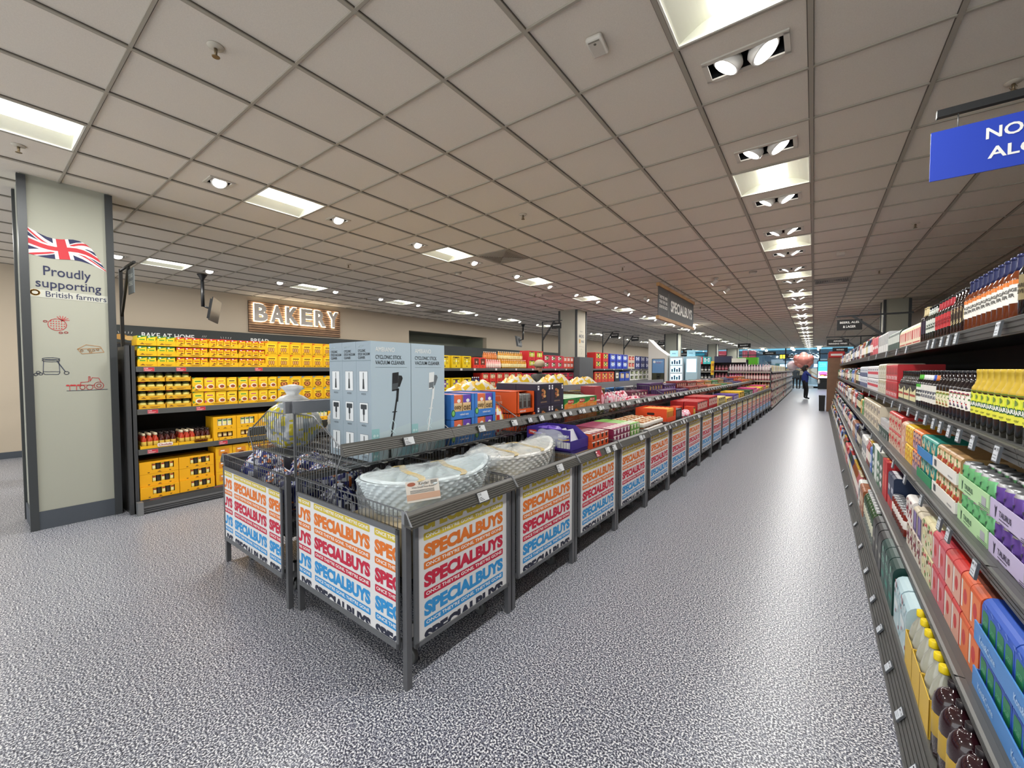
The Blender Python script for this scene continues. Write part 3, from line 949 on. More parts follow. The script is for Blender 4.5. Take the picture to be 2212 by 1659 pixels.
# ---------------- vacuum cleaner boxes
VB = '#b3c6d2'; VS = '#97a7b2'
DKT = M('#2c3338', 0.6)
def vac_side(b, F, w, h):
    """the narrow face: three pictures in a column"""
    b.rect(F, 0, w, h - 0.115, h - 0.11, M('#7d9098', 0.5), c=0.0007)
    b.text(F, 'AMBIANO', 0.02, 0.07, h - 0.035, h - 0.022, M('#b9cbd2', 0.5), bold=0.01)
    for k, s_ in enumerate(('CYCLONIC', 'STICK VACUUM', 'CLEANER')):
        b.text(F, s_, 0.02, 0.02 + (0.075, 0.115, 0.07)[k], h - 0.062 - 0.02 * k, h - 0.047 - 0.02 * k, DKT, bold=0.02)
    for k in range(3):
        z0 = h - 0.29 - 0.185 * k
        b.rect(F, 0.030, 0.114, z0 - 0.002, z0 + 0.117, M('#5d6b72', 0.5), c=0.0007); b.rect(F, 0.032, 0.112, z0, z0 + 0.115, M('#dfe4e6', 0.5), c=0.0010)
        if k == 0:
            b.shape(F, [(0.066, z0 + 0.07), (0.078, z0 + 0.07), (0.082, z0 + 0.012), (0.062, z0 + 0.012)], DKT, c=0.0014); b.rect(F, 0.069, 0.075, z0 + 0.07, z0 + 0.108, DKT, c=0.0014)
        if k == 1:
            b.rrect(F, 0.042, 0.102, z0 + 0.078, z0 + 0.106, 0.006, DKT, c=0.0014); b.rrect(F, 0.062, 0.082, z0 + 0.045, z0 + 0.08, 0.006, DKT, c=0.0014); b.rect(F, 0.068, 0.076, z0 + 0.01, z0 + 0.05, DKT, c=0.0014)
        if k == 2:
            b.rect(F, 0.068, 0.076, z0 + 0.01, z0 + 0.106, DKT, c=0.0014)
        b.text(F, 'NOZZLE', 0.05, 0.095, z0 - 0.022, z0 - 0.012, DKT)
    b.rect(F, 0.06, 0.075, 0.035, 0.09, M('#7a888f', 0.5), c=0.0008)
def vac_front(b, F, w, h, white):
    b.text(F, 'AMBIANO', 0.03, 0.165, h - 0.06, h - 0.033, WHITE, bold=0.0)
    b.text(F, 'CYCLONIC STICK', 0.03, 0.215, h - 0.102, h - 0.08, DKT, bold=0.012)
    b.text(F, 'VACUUM CLEANER', 0.03, 0.24, h - 0.134, h - 0.112, DKT, bold=0.012)
    b.rect(F, 0.03, w - 0.03, h - 0.152, h - 0.150, M('#7d9098', 0.5))
    b.shape(F, [(0, 0), (w, 0), (w, 0.20), (0, 0.155)], M('#b9ccd3', 0.5), c=0.0004)
    b.shape(F, [(w * 0.62, 0.0), (w, 0.0), (w, 0.14)], M('#8fb5c0', 0.5), c=0.0006)
    b.rect(F, 0.0, 0.052, 0.0, 0.19, M('#93c2c6', 0.5), c=0.0008)
    for k in range(4):
        b.disc(F, 0.018, 0.03 + 0.04 * k, 0.009, 0.009, M('#c3dfe0', 0.5), c=0.0012, n=10); b.disc(F, 0.038, 0.03 + 0.04 * k, 0.007, 0.007, M('#c3dfe0', 0.5), c=0.0012, n=10)
    dk = M('#e8edee', 0.5) if white else M('#23262a', 0.5)
    md = M('#6d767c', 0.5) if white else M('#4f565b', 0.5)
    a, z = 0.165, h - 0.30
    b.stroke(F, [(a + 0.02, z), (a - 0.045, 0.05)], 0.012, dk, c=0.0012)
    b.shape(F, [(a + 0.012, z + 0.02), (a + 0.03, z + 0.02), (a + 0.022, z - 0.06), (a + 0.006, z - 0.06)], dk, c=0.0014)
    b.shape(F, [(a - 0.018, z + 0.115), (a + 0.028, z + 0.12), (a + 0.02, z + 0.01), (a - 0.022, z + 0.005)], dk, c=0.0014)
    b.shape(F, [(a - 0.018, z + 0.05), (a + 0.022, z + 0.055), (a + 0.018, z + 0.018), (a - 0.02, z + 0.014)], md, c=0.0017)
    b.shape(F, [(a + 0.028, z + 0.10), (a + 0.05, z + 0.098), (a + 0.058, z + 0.082), (a + 0.035, z + 0.03), (a + 0.022, z + 0.03)], md if white else dk, c=0.0016)
    b.stroke(F, [(a - 0.02, z - 0.12), (a + 0.012, z - 0.12)], 0.005, dk, c=0.0014)
    b.shape(F, [(a - 0.055, 0.0), (a - 0.03, 0.0), (a - 0.032, 0.07), (a - 0.045, 0.07)], dk, c=0.0014)
    for sg in (-1, 1):
        b.stroke(F, [(a - 0.018 - sg * 0.0, 0.23), (a - 0.018 + sg * 0.02, 0.20), (a - 0.018 + sg * 0.017, 0.18), (a - 0.018 - sg * 0.022, 0.145)], 0.003, M('#d5eef2', 0.5), c=0.002)
def make_vac(white):
    def mk():
        w, d, h = 0.286, 0.145, 0.70
        b = MB()
        b.box(-d / 2, d / 2, -w / 2, w / 2, 0, h, M(VS, 0.5), mats={'+x': M(VB, 0.5), '+z': M('#8fa0a6', 0.5)})
        t = tag(b.build('vacuum_cleaner_box'), 'vacuum box', 'box')
        b = MB(); vac_side(b, Face((-d / 2, -w / 2, 0), (1, 0, 0), (0, 0, 1)), d, h); b.build('side_print', t)
        b = MB(); vac_front(b, Face((d / 2, -w / 2, 0), (0, 1, 0), (0, 0, 1)), w, h, white); b.build('front_print', t)
        return t
    return mk
PV = [Proto(make_vac(False)), Proto(make_vac(True))]
ZU = 0.9597          # top of the upper shelf wires
nm = ['front', 'middle', 'rear']
for j in range(2):
    for i in range(3):
        x = -2.035 - 0.0725 - i * 0.147
        y = 1.392 + 0.145 + j * 0.290
        PV[j].place((x, y, ZU), label='tall pale blue vacuum cleaner box showing a %s cleaner, %s of its line of three' % (('black', 'white')[j], nm[i]), group='vacuum cleaner boxes')

# ---------------- blue display trays of biscuits
def make_oat():
    w, d, h = 0.245, 0.36, 0.178
    t = thing('biscuit_tray', 'tray', 'display box')
    bl = M('#3f7fd0', 0.5)
    b = MB()
    b.box(-d / 2, d / 2, -w / 2, w / 2, 0, 0.004, bl)
    b.box(-d / 2, d / 2, -w / 2, -w / 2 + 0.004, 0, h, bl); b.box(-d / 2, d / 2, w / 2 - 0.004, w / 2, 0, h, bl); b.box(-d / 2, -d / 2 + 0.004, -w / 2, w / 2, 0, h, bl)
    F = Face((d / 2, -w / 2, 0), (0, 1, 0), (0, 0, 1))
    b.box(d / 2 - 0.004, d / 2, -w / 2, w / 2, 0.0, 0.055, bl); b.box(d / 2 - 0.004, d / 2, -w / 2, -w / 2 + 0.03, 0.055, h, bl); b.box(d / 2 - 0.004, d / 2, w / 2 - 0.03, w / 2, 0.055, h, bl)
    b.text(F, 'naked oats', 0.09, 0.18, 0.026, 0.04, WHITE, bold=0.01); b.text(F, 'crunchy', 0.11, 0.16, 0.012, 0.02, NAVY)
    b.disc(F, 0.022, 0.045, 0.02, 0.026, M('#2f6d3c', 0.5), c=0.001); b.disc(F, 0.022, 0.045, 0.013, 0.018, M('#7fc26b', 0.5), c=0.0016)
    b.build('tray', t)
    k = 0
    for (a, c) in ((0.034, '#e5714f'), (0.128, '#6b4bb5')):
        b = MB(); x1 = d / 2 - 0.006
        b.box(-d / 2 + 0.01, x1, -w / 2 + a, -w / 2 + a + 0.082, 0.005, h - 0.006, M('#dcbb84', 0.5), mats={'+z': M(c, 0.5)})
        G = Face((x1, -w / 2 + a, 0), (0, 1, 0), (0, 0, 1))
        b.rect(G, 0, 0.082, 0.115, h - 0.006, M(c, 0.5))
        b.rect(G, 0.0, 0.082, 0.10, 0.116, M('#e9c99a', 0.5), c=0.001); b.disc(G, 0.05, 0.13, 0.018, 0.013, WHITE, c=0.0012)
        b.text(G, 'oaty' if k == 0 else 'oat', 0.006, 0.076, 0.062, 0.098, M('#3b2417', 0.5), c=0.0014, bold=0.01)
        b.build('biscuit_packet', t); k += 1
    return t
P_oat = Proto(make_oat)
for j in range(2):
    for i in range(2):
        P_oat.place((-2.215, 2.155 + j * 0.25, ZU + i * 0.18), label='blue tray of oat biscuits, %s tray of the %s stack past the vacuum boxes' % (('lower', 'upper')[i], ('first', 'second')[j]), group='blue biscuit trays')

# ---------------- orange coffee display boxes
def make_coffee(h):
    def mk():
        w, d = 0.27, 0.42
        t = thing('coffee_display_box', 'orange box', 'display box')
        orm = M('#e2581c', 0.5)
        b = MB()
        b.box(-d / 2, d / 2, -w / 2, w / 2, 0, 0.004, orm); b.box(-d / 2, d / 2, -w / 2, -w / 2 + 0.004, 0, h, orm); b.box(-d / 2, d / 2, w / 2 - 0.004, w / 2, 0, h, orm)
        b.box(-d / 2, -d / 2 + 0.004, -w / 2, w / 2, 0, h, orm); b.box(-d / 2, d / 2 - 0.08, -w / 2, w / 2, h - 0.004, h, orm)
        b.box(d / 2 - 0.004, d / 2, -w / 2, w / 2, 0, 0.04, orm); b.box(d / 2 - 0.004, d / 2, -w / 2, -w / 2 + 0.03, 0.04, h, orm); b.box(d / 2 - 0.004, d / 2, w / 2 - 0.03, w / 2, 0.04, h, orm)
        F = Face((-d / 2, -w / 2, 0), (1, 0, 0), (0, 0, 1))
        pk = M('#f0b9a0', 0.5)
        b.text(F, 'NESCAFE', 0.12, 0.26, h * 0.42, h * 0.55, pk, bold=0.02); b.text(F, 'AZERA', 0.16, 0.25, h * 0.26, h * 0.36, pk, bold=0.02)
        b.stroke(F, [(0.17, h * 0.6), (0.175, h * 0.78), (0.24, h * 0.8), (0.245, h * 0.6)], 0.003, pk)
        G = Face((d / 2, -w / 2, 0), (0, 1, 0), (0, 0, 1)); b.text(G, 'NESCAFE', 0.04, 0.13, 0.012, 0.028, WHITE, bold=0.02)
        b.build('outer_box', t)
        for k in range(3):
            b = MB(); y0 = -w / 2 + 0.035 + 0.068 * k
            b.rbox(d / 2 - 0.09, d / 2 - 0.012, y0, y0 + 0.062, 0.005, h - 0.02, M('#8c8d8b', 0.3, 0.6), r=0.012)
            G = Face((d / 2 - 0.012, y0, 0), (0, 1, 0), (0, 0, 1)); b.rect(G, 0.014, 0.048, 0.05, h * 0.55, M('#3a2e2a', 0.5)); b.text(G, 'AZERA', 0.014, 0.05, h * 0.6, h * 0.68, M('#3a2e2a', 0.5))
            b.build('coffee_tin', t)
        return t
    return mk
Proto(make_coffee(0.15)).place((-2.24, 2.965, ZU), label='orange coffee display box with tins showing, underneath the larger one', group=None)
Proto(make_coffee(0.19)).place((-2.25, 2.965, ZU + 0.152), label='large orange coffee display box with tins in its window, on top')

# ---------------- snack pouches
P_pouch = Proto(lambda: one('snack_pouch', bag_mb(0.16, 0.07, 0.24, ['#e8e6e0', '#e8e6e0', '#c8362f', '#e3b43a'], 5, crump=0.04), 'pouch', 'snack bag'))
for i in range(2):
    P_pouch.place((-2.09 - 0.11 * i, 2.61, ZU), rz=0.2 * i, label='white red and yellow snack pouch wedged beside the blue trays, %s' % ('front one', 'back one')[i], group='snack pouches')

# ---------------- navy boxes with gold pictures
def draw_navy(b, F, S_, T):
    w, h = 0.25, 0.2
    b.rect(F, 0.06, 0.17, 0.045, 0.175, M('#1a1c26', 0.5))
    for (a, z, ra, rb, c) in ((0.10, 0.14, 0.025, 0.014, '#a8673c'), (0.13, 0.12, 0.018, 0.022, '#c78d50'), (0.095, 0.10, 0.022, 0.018, '#8c4f33'), (0.13, 0.085, 0.025, 0.014, '#d9a56c'), (0.10, 0.07, 0.014, 0.01, '#7a4030')):
        b.disc(F, a, z, ra, rb, M(c, 0.5), c=0.001, n=8)
    b.text(F, 'ASSORTED TRUFFLES', 0.06, 0.17, 0.025, 0.036, M('#cfae7c', 0.5))
    for a in (0.012, 0.205):
        b.rect(F, a, a + 0.026, 0.145, 0.185, M('#e4e6ea', 0.5)); b.rect(F, a + 0.004, a + 0.022, 0.165, 0.172, NAVY, c=0.001)
P_navy = Proto(carton(0.24, 0.235, 0.2, '#23203a', top='#77706a', draw=draw_navy, name='truffle_case', cat='box'))
nv = 0
for j in range(2):
    for k in range(2):
        for i in range(2):
            P_navy.place((-2.135 - 0.238 * k, 3.228 + 0.245 * j, ZU + i * 0.202), label='navy case of truffles, %s layer, %s row, %s the orange boxes' % (('lower', 'upper')[i], ('front', 'back')[k], ('next to', 'one further from')[j]), group='navy truffle cases')

# ---------------- green and orange boxes
def draw_sweet(b, F, S_, T):
    for G, w in ((F, 0.25),):
        b.shape(G, [(0, 0), (w, 0), (w, 0.055), (w * 0.75, 0.045), (w * 0.5, 0.062), (w * 0.25, 0.07), (0, 0.05)], M('#e08436', 0.5))
        b.stroke(G, [(0, 0.055), (w * 0.25, 0.075), (w * 0.5, 0.067), (w * 0.75, 0.05), (w, 0.06)], 0.007, M('#a9cf56', 0.5), c=0.001)
        b.rrect(G, 0.07, 0.20, 0.06, 0.10, 0.015, M('#b5302b', 0.5), c=0.0012); b.text(G, 'Merry', 0.08, 0.19, 0.066, 0.094, M('#f2d9c4', 0.5), c=0.0016, bold=0.02)
        b.text(G, 'SWEETS', 0.08, 0.18, 0.015, 0.03, M('#f2d9a4', 0.5), c=0.0016)
    b.text(T, 'Merry', 0.06, 0.2, 0.05, 0.11, M('#1e6a35', 0.5), c=0.0012)
P_green = Proto(carton(0.25, 0.24, 0.118, '#237a3a', top='#b9d6b4', draw=draw_sweet, name='sweet_box', cat='box'))
for j in range(3):
    for k in range(2):
        for i in range(2):
            P_green.place((-2.14 - 0.245 * k, 3.745 + 0.255 * j, ZU + i * 0.12), label='green and orange sweet box, %s layer, %s row, past the navy cases' % (('lower', 'upper')[i], ('front', 'back')[k]), group='green and orange sweet boxes %d%d' % (i, k))

# ---------------- moses baskets in film
def make_moses(col, pad, seed):
    def mk():
        t = thing('moses_basket', 'basket', 'baby basket')
        L_, Wd, H_ = 0.385, 0.20, 0.23
        n, m = 144, 40
        def sh(v): return 0.72 + 0.28 * v ** 0.7
        def topz(a): return H_ * (0.80 + 0.10 * abs(math.cos(a)) ** 4 + 0.16 * max(0, math.cos(a)) ** 4)
        V = []
        for j in range(m + 1):
            v = j / m
            for i in range(n):
                a = 2 * PI * i / n
                k = sh(v) + 0.055 * max(0, math.sin(i / n * 2 * PI * 36 + (int(v * 9.99) % 2) * PI)) * abs(math.sin(v * PI * 10))
                k += 0.02 * (v > 0.93)
                V.append((Wd * k * math.sin(a), L_ * k * math.cos(a), topz(a) * v))
        b = MB(); fs = []
        for j in range(m):
            for i in range(n):
                fs.append((j * n + i, j * n + i, j * n + (i + 1) % n, (j + 1) * n + (i + 1) % n, (j + 1) * n + i)[1:])
        fs = [tuple(reversed(f)) for f in fs]
        b.add(V, fs, M(col, 0.55, vary=0.08, bscale=60), True)
        # rolled rim and inner wall
        inner = []
        for j, (k_, dz) in enumerate(((1.0, 0.0), (0.99, 0.012), (0.93, 0.012), (0.90, 0.0), (0.86, -0.08), (0.80, -0.14))):
            inner.append([(Wd * k_ * math.sin(2 * PI * i / 48), L_ * k_ * math.cos(2 * PI * i / 48), topz(2 * PI * i / 48) + dz) for i in range(48)])
        b.rings([r_[::-1] for r_ in inner], M(col, 0.55), False, True)
        b.build('woven_body', t)
        b = MB()
        rings = []
        for k_, z in ((0.84, 0.07), (0.82, 0.11), (0.6, 0.125), (0.2, 0.13)):
            rings.append([(Wd * k_ * math.sin(-2 * PI * i / 30), L_ * k_ * math.cos(-2 * PI * i / 30), z + 0.006 * math.sin(i * 2.3 + k_ * 9)) for i in range(30)])
        b.rings(rings, M(pad, 0.8), True, True); b.build('mattress', t)
        for sy in (-0.13, 0.12):
            b = MB()
            hp = [(Wd * 0.95 * math.cos(PI * i / 10), sy + 0.02 * math.sin(i), 0.195 + 0.022 * math.sin(PI * i / 10)) for i in range(11)]
            b.rings([[(p[0], p[1] - 0.018, p[2]), (p[0], p[1] + 0.018, p[2]), (p[0] * 1.02, p[1] + 0.018, p[2] + 0.004), (p[0] * 1.02, p[1] - 0.018, p[2] + 0.004)] for p in hp], M('#cbb680', 0.6, vary=0.3, bscale=90), True, False)
            b.build('strap_handle', t)
        # clear film bag: crinkled sheet over the basket
        rnd = random.Random(seed)
        V = []; fs = []; n2, m2 = 56, 14
        for j in range(m2 + 1):
            v = j / m2
            for i in range(n2):
                a = 2 * PI * i / n2
                rr = 1.03 + 0.025 * math.sin(7 * a + 9 * v) + 0.02 * rnd.uniform(-1, 1)
                if v < 0.6: k = rr; z = topz(a) * v / 0.6 * 1.02
                else:
                    u = (v - 0.6) / 0.4; k = rr * (1 - u) ** 0.8; z = (topz(a) * 1.05) * (1 - u ** 1.5) + 0.215 * u ** 1.5 + 0.014 * rnd.uniform(-1, 1)
                V.append((Wd * k * math.sin(a), L_ * k * math.cos(a), z + (0.02 if v > 0.5 else 0) * rnd.uniform(0, 1)))
        for j in range(m2):
            for i in range(n2): fs.append((j * n2 + i, (j + 1) * n2 + i, (j + 1) * n2 + (i + 1) % n2, j * n2 + (i + 1) % n2))
        b = MB(); b.add(V, fs, FILM, True); b.build('clear_film', t)
        # gathered tail of the film
        V = []; fs = []
        for j in range(9):
            v = j / 8
            for i in range(20):
                a = 2 * PI * i / 20; r_ = 0.03 + 0.11 * math.sin(PI * min(1, v * 1.15)) + 0.02 * rnd.uniform(-1, 1)
                V.append((r_ * math.cos(a) * 1.1 + 0.10 * v, L_ * 0.72 + 0.15 * v, 0.245 + r_ * math.sin(a) * 0.45 + 0.02 * v))
        for j in range(8):
            for i in range(20): fs.append((j * 20 + i, j * 20 + (i + 1) % 20, (j + 1) * 20 + (i + 1) % 20, (j + 1) * 20 + i))
        b = MB(); b.add(V, fs, FILM, True); b.build('film_tail', t)
        return t
    return mk
def film_mat():
    m = bpy.data.materials.new('clear_film'); m.use_nodes = True
    nt = m.node_tree; L = nt.links.new
    b = nt.nodes['Principled BSDF']; b.inputs['Base Color'].default_value = lin('#e6edf0'); b.inputs['Roughness'].default_value = 0.12
    b.inputs['Specular IOR Level'].default_value = 0.9
    tc = nt.nodes.new('ShaderNodeTexCoord'); n = nt.nodes.new('ShaderNodeTexNoise'); n.inputs['Scale'].default_value = 22; n.inputs['Detail'].default_value = 3
    L(tc.outputs['Object'], n.inputs['Vector'])
    bp = nt.nodes.new('ShaderNodeBump'); bp.inputs['Strength'].default_value = 1.0; bp.inputs['Distance'].default_value = 0.03
    L(n.outputs['Fac'], bp.inputs['Height']); L(bp.outputs['Normal'], b.inputs['Normal'])
    tr = nt.nodes.new('ShaderNodeBsdfTransparent'); mx = nt.nodes.new('ShaderNodeMixShader'); mx.inputs['Fac'].default_value = 0.22
    L(tr.outputs[0], mx.inputs[1]); L(b.outputs[0], mx.inputs[2]); L(mx.outputs[0], nt.nodes['Material Output'].inputs[0])
    return m
FILM = film_mat()
def moses_label(o, x, y, z, rz):
    b = MB(); F = Face((0, -0.09, -0.045), (0, 1, 0), (0, 0, 1))
    b.box(-0.001, 0, -0.09, 0.09, -0.055, 0.05, M('#d9d2c8', 0.5)); b.rect(F, 0.0, 0.18, 0.0, 0.03, M('#c9a48c', 0.5))
    b.text(F, 'Kinder', 0.07, 0.125, 0.072, 0.088, DKT); b.text(F, 'White Dimple Moses Basket', 0.03, 0.15, 0.055, 0.066, DKT)
    b.disc(F, 0.03, 0.08, 0.022, 0.01, M('#a4604a', 0.5))
    for k in range(9): b.rect(F, 0.135 + 0.004 * k, 0.137 + 0.004 * k, 0.07, 0.09, DKT, c=0.001)
    for k in range(3): b.rect(F, 0.02, 0.15, 0.034 + 0.006 * k, 0.036 + 0.006 * k, DKT, c=0.001)
    p = b.build('paper_label', o, label='paper label with barcode'); p.location = (x, y, z); p.rotation_euler = (0, -0.35, rz)
m1 = Proto(make_moses('#dfeaec', '#c9d6da', 3)).place((-1.785, 1.60, 0.712), rz=-0.33, label='pale dimpled baby basket wrapped in clear film with a paper label, at the open corner')
moses_label(m1, 0.208, -0.12, 0.155, -0.05)
m2 = Proto(make_moses('#f2f0ea', '#d9d3c4', 4)).place((-1.775, 2.40, 0.712), rz=-0.22, label='white dimpled baby basket in film with gold straps, in the second bin')
# boxes the baskets rest on
P_flat = Proto(carton(0.70, 0.52, 0.185, '#b9a98a', draw=None, name='flat_carton', cat='box'))
P_flat.place((-1.80, 1.585, 0.4665), label='brown carton under the film wrapped pale basket', scale=(0.9, 0.9, 1.32))
P_flat.place((-1.79, 2.385, 0.4665), label='brown carton under the white basket with gold straps', scale=(0.9, 0.9, 1.32))
_unused = Proto(carton(0.62, 0.30, 0.36, '#9b8a6c', name='basket_carton', cat='box', draw=lambda b, F, S_, T: [b.rect(T, 0.1 + 0.05 * (i % 10), 0.125 + 0.05 * (i % 10), 0.02 + 0.05 * (i // 10), 0.04 + 0.05 * (i // 10), M('#c5bda8', 0.6)) for i in range(50)]))
# ------------------------------------------------------------------ tall shelving run facing the bins (yellow baking goods first)
YEL = '#efb80f'
def shelf_run(name, label, x0, y0, y1, levels, back, top, dirn, base=True, deck=0.09):
    """x0: kick plate; levels: [(front x, z)]; dirn: +1 fronts face +x"""
    t = thing(name, label, 'shelving', (0, 0, 0))
    b = MB(); b.box(min(back, back - dirn * 0.03), max(back, back - dirn * 0.03), y0, y1, 0, top, M('#1c1b1b', 0.7)); b.build('back_panel', t)
    for k, (xf, z) in enumerate(levels):
        b = MB()
        xa, xb = sorted((back, xf - dirn * 0.035))
        b.box(xa, xb, y0 + 0.01, y1 - 0.01, z - 0.03, z, M('#4b4d4e', 0.5, 0.2))
        s_ = b.build('shelf', t)
        b = MB(); h = 0.055
        pr = [(xf - dirn * 0.034, z + 0.0005), (xf - dirn * 0.012, z + 0.001)]
        n = 4
        for i in range(n):
            for tt, d in ((i / n, 0), ((i + 0.75) / n, 0), ((i + 0.75) / n, 0.003), ((i + 1) / n, 0.003)):
                pr.append((xf - dirn * (0.010 - 0.010 * tt + d), z - h * tt))
        pr.append((xf - dirn * 0.034, z - h))
        b.prism(pr, y0 + 0.01, y1 - 0.01, M('#5a5b5a', 0.42, 0.35))
        b.build('ticket_rail', s_)
    b = MB()
    xk = x0
    b.prism([(xk, 0.0), (xk, 0.055), (xk - dirn * 0.02, 0.075), (xk - dirn * 0.035, deck), (back, deck), (back, 0.0)], y0 + 0.01, y1 - 0.01, M('#3b3c3e', 0.5, 0.3))
    for z in (0.02, 0.04, 0.06): b.box(min(xk, xk + dirn * 0.004), max(xk, xk + dirn * 0.004), y0 + 0.02, y1 - 0.02, z, z + 0.008, M('#6f7072', 0.4, 0.4))
    b.build('kick_plate', t)
    return t
def levelx(levels, k): return levels[k]
LL = [(-5.60, 0.13), (-5.60, 0.66), (-5.60, 1.08), (-5.60, 1.525)]
run1 = shelf_run('shelving_run', 'dark shelving run stocked with yellow cartons nearest the open corner', -5.52, 1.06, 10.62, LL, -6.12, 1.55, 1, deck=0.12)
for yy, xa in ((1.03, -6.15), (1.0, -6.45)):
    b = MB()
    b.box(xa, -5.66, yy, yy + 0.03, 0, 1.74 if yy > 1.02 else 1.70, M('#2c2b2b', 0.3)); b.box(-5.66, -5.60, yy - 0.005, yy + 0.035, 0, 1.74, M('#47484a', 0.5, 0.3))
    b.build('end_panel', run1)
b = MB(); b.box(-5.56, -5.49, 1.03, 1.075, 0, 0.135, M('#8d8f90', 0.35, 0.5)); b.build('kick_end_cap', run1)
def ltag(t, y, z, col='#c23440', w=0.085):
    b = MB(); F = Face((0, 0, 0), (0, 1, 0), (0, 0, 1)); b.box(-0.003, 0, -0.004, w + 0.004, -0.003, 0.042, M('#77797a', 0.5))
    b.rect(F, 0, w, 0, 0.039, M(col, 0.5)); b.text(F, '0.99', 0.006, 0.034, 0.022, 0.035, WHITE); b.rect(F, 0.006, w * 0.8, 0.013, 0.017, M('#eab8bb', 0.5), c=0.001); b.rect(F, 0.006, w * 0.65, 0.005, 0.009, M('#eab8bb', 0.5), c=0.001)
    o = b.build('price_label', t); o.location = (-5.597, y, z)
for y, z in ((1.13, 1.478), (1.40, 1.478), (2.18, 1.478), (1.15, 1.033), (1.57, 1.033), (1.14, 0.613), (1.78, 0.613), (1.15, 0.085), (1.72, 0.085)): ltag(run1, y, z)
for y in (5.85, 6.25, 6.95, 7.7, 8.4, 9.5, 10.1): ltag(run1, y, 1.478, '#e4e6e6', 0.06)

def make_tray(w, d, h, col, dip=0.0, marks=True):
    def mk():
        b = MB(); c = M(col, 0.55); ci = M('#c9900c', 0.6)
        b.box(-d / 2, d / 2, -w / 2, w / 2, 0, 0.003, c)
        for y in (-w / 2, w / 2 - 0.003): b.box(-d / 2, d / 2, y, y + 0.003, 0.003, h * 1.25, c)
        b.box(-d / 2, -d / 2 + 0.003, -w / 2, w / 2, 0.003, h * 1.25, c)
        n = 14; F = Face((d / 2, -w / 2, 0), (0, 1, 0), (0, 0, 1))
        for i in range(n):           # scalloped front lip
            a0, a1 = w * i / n, w * (i + 1) / n
            f0 = 1 - dip * (0 if i in (0, 1, n - 1, n - 2) else 1)
            b.box(d / 2 - 0.003, d / 2, -w / 2 + a0, -w / 2 + a1, 0.003, h * f0, c)
        if marks:
            dk = M('#8a5a12', 0.6)
            b.shape(F, [(0.02, 0.012), (0.065, 0.012), (0.0425, 0.03)], dk); b.rect(F, w * 0.4, w * 0.78, 0.016, 0.021, dk); b.rect(F, w * 0.45, w * 0.7, 0.008, 0.012, dk)
        return one('carton_tray', b, 'yellow tray', 'tray')
    return mk
def pk_draw(c1, c2, c3):
    def dr(b, F, S_, T):
        w = 0.07
        b.shape(F, [(0, 0.072), (w, 0.092), (w, 0.098), (0, 0.098)], M(c1, 0.5), c=0.001); b.disc(F, 0.018, 0.086, 0.010, 0.006, WHITE, c=0.0015, n=8)
        b.rect(F, 0.014, 0.058, 0.052, 0.064, M(c2, 0.5)); b.disc(F, w * 0.55, 0.022, 0.026, 0.018, M(c3, 0.5), n=10); b.rect(F, 0.004, 0.018, 0.004, 0.03, WHITE)
    return dr
P_trayA = Proto(make_tray(0.158, 0.22, 0.05, YEL)); P_trayB = Proto(make_tray(0.30, 0.22, 0.046, YEL, 0.35))
P_pkG = Proto(carton(0.07, 0.19, 0.098, '#e8cf28', draw=pk_draw('#2f7d3a', '#5f9a2c', '#c9d95a'), name='baking_packet', cat='packet'))
P_pkR = Proto(carton(0.066, 0.19, 0.098, '#eebc10', draw=pk_draw('#cf2f22', '#c06018', '#5f2a1a'), name='baking_packet', cat='packet'))
XF = -5.615
lay = ['bottom', 'middle', 'top']
for k in range(3):
    z = 1.527 + k * 0.110
    for j in range(2):
        y = 1.165 + 0.16 * j
        P_trayA.place((XF - 0.11, y, z), label='yellow tray with green corner packets, %s layer, %s column, highest shelf' % (lay[k], ('first', 'second')[j]), group='yellow trays of green corner packets')
        for i in range(2):
            P_pkG.place((XF - 0.104, y - 0.037 + 0.075 * i, z + 0.0035), label='yellow packet with a green corner in its tray, %s layer' % lay[k], group='green corner packets %s layer' % lay[k])
    for j in range(3):
        y = 1.555 + 0.303 * j
        P_trayB.place((XF - 0.11, y, z), label='yellow tray with red corner packets, %s layer, %s of three columns' % (lay[k], ('first', 'second', 'third')[j]), group='yellow trays of red corner packets')
        for i in range(4):
            P_pkR.place((XF - 0.104, y - 0.107 + 0.0715 * i, z + 0.0035), label='yellow packet with a red corner in its tray, %s layer' % lay[k], group='red corner packets %s layer' % lay[k])
def big_draw(c1, c2):
    def dr(b, F, S_, T):
        w = 0.148
        b.shape(F, [(0, 0.158), (0.045, 0.158), (0, 0.14)], M(c1, 0.5), c=0.001)
        b.rrect(F, 0.02, 0.128, 0.085, 0.13, 0.01, M('#f6d52a', 0.5)); b.rect(F, 0.035, 0.115, 0.10, 0.115, M('#8a5a12', 0.5), c=0.001)
        if c2: 
            for q in (0.035, 0.06, 0.085): b.disc(F, q + 0.01, 0.058, 0.011, 0.034, M(c2, 0.5), n=10); b.disc(F, q + 0.01, 0.058, 0.006, 0.026, M('#e6b070', 0.5), c=0.001, n=8)
        else:
            b.disc(F, 0.075, 0.062, 0.045, 0.038, M('#8a4a1e', 0.5), n=14); b.disc(F, 0.075, 0.062, 0.03, 0.024, M('#d98b45', 0.5), c=0.001, n=12); b.disc(F, 0.075, 0.062, 0.012, 0.01, M('#6b2f18', 0.5), c=0.0014, n=8)
        b.shape(F, [(0.01, 0.008), (0.045, 0.008), (0.0275, 0.024)], M('#8a5a12', 0.5)); b.rect(F, 0.06, 0.13, 0.010, 0.016, M('#8a5a12', 0.5))
    return dr
P_big1 = Proto(carton(0.148, 0.2, 0.165, YEL, draw=big_draw('#cf2f22', '#7d3a1c'), name='flour_box', cat='box'))
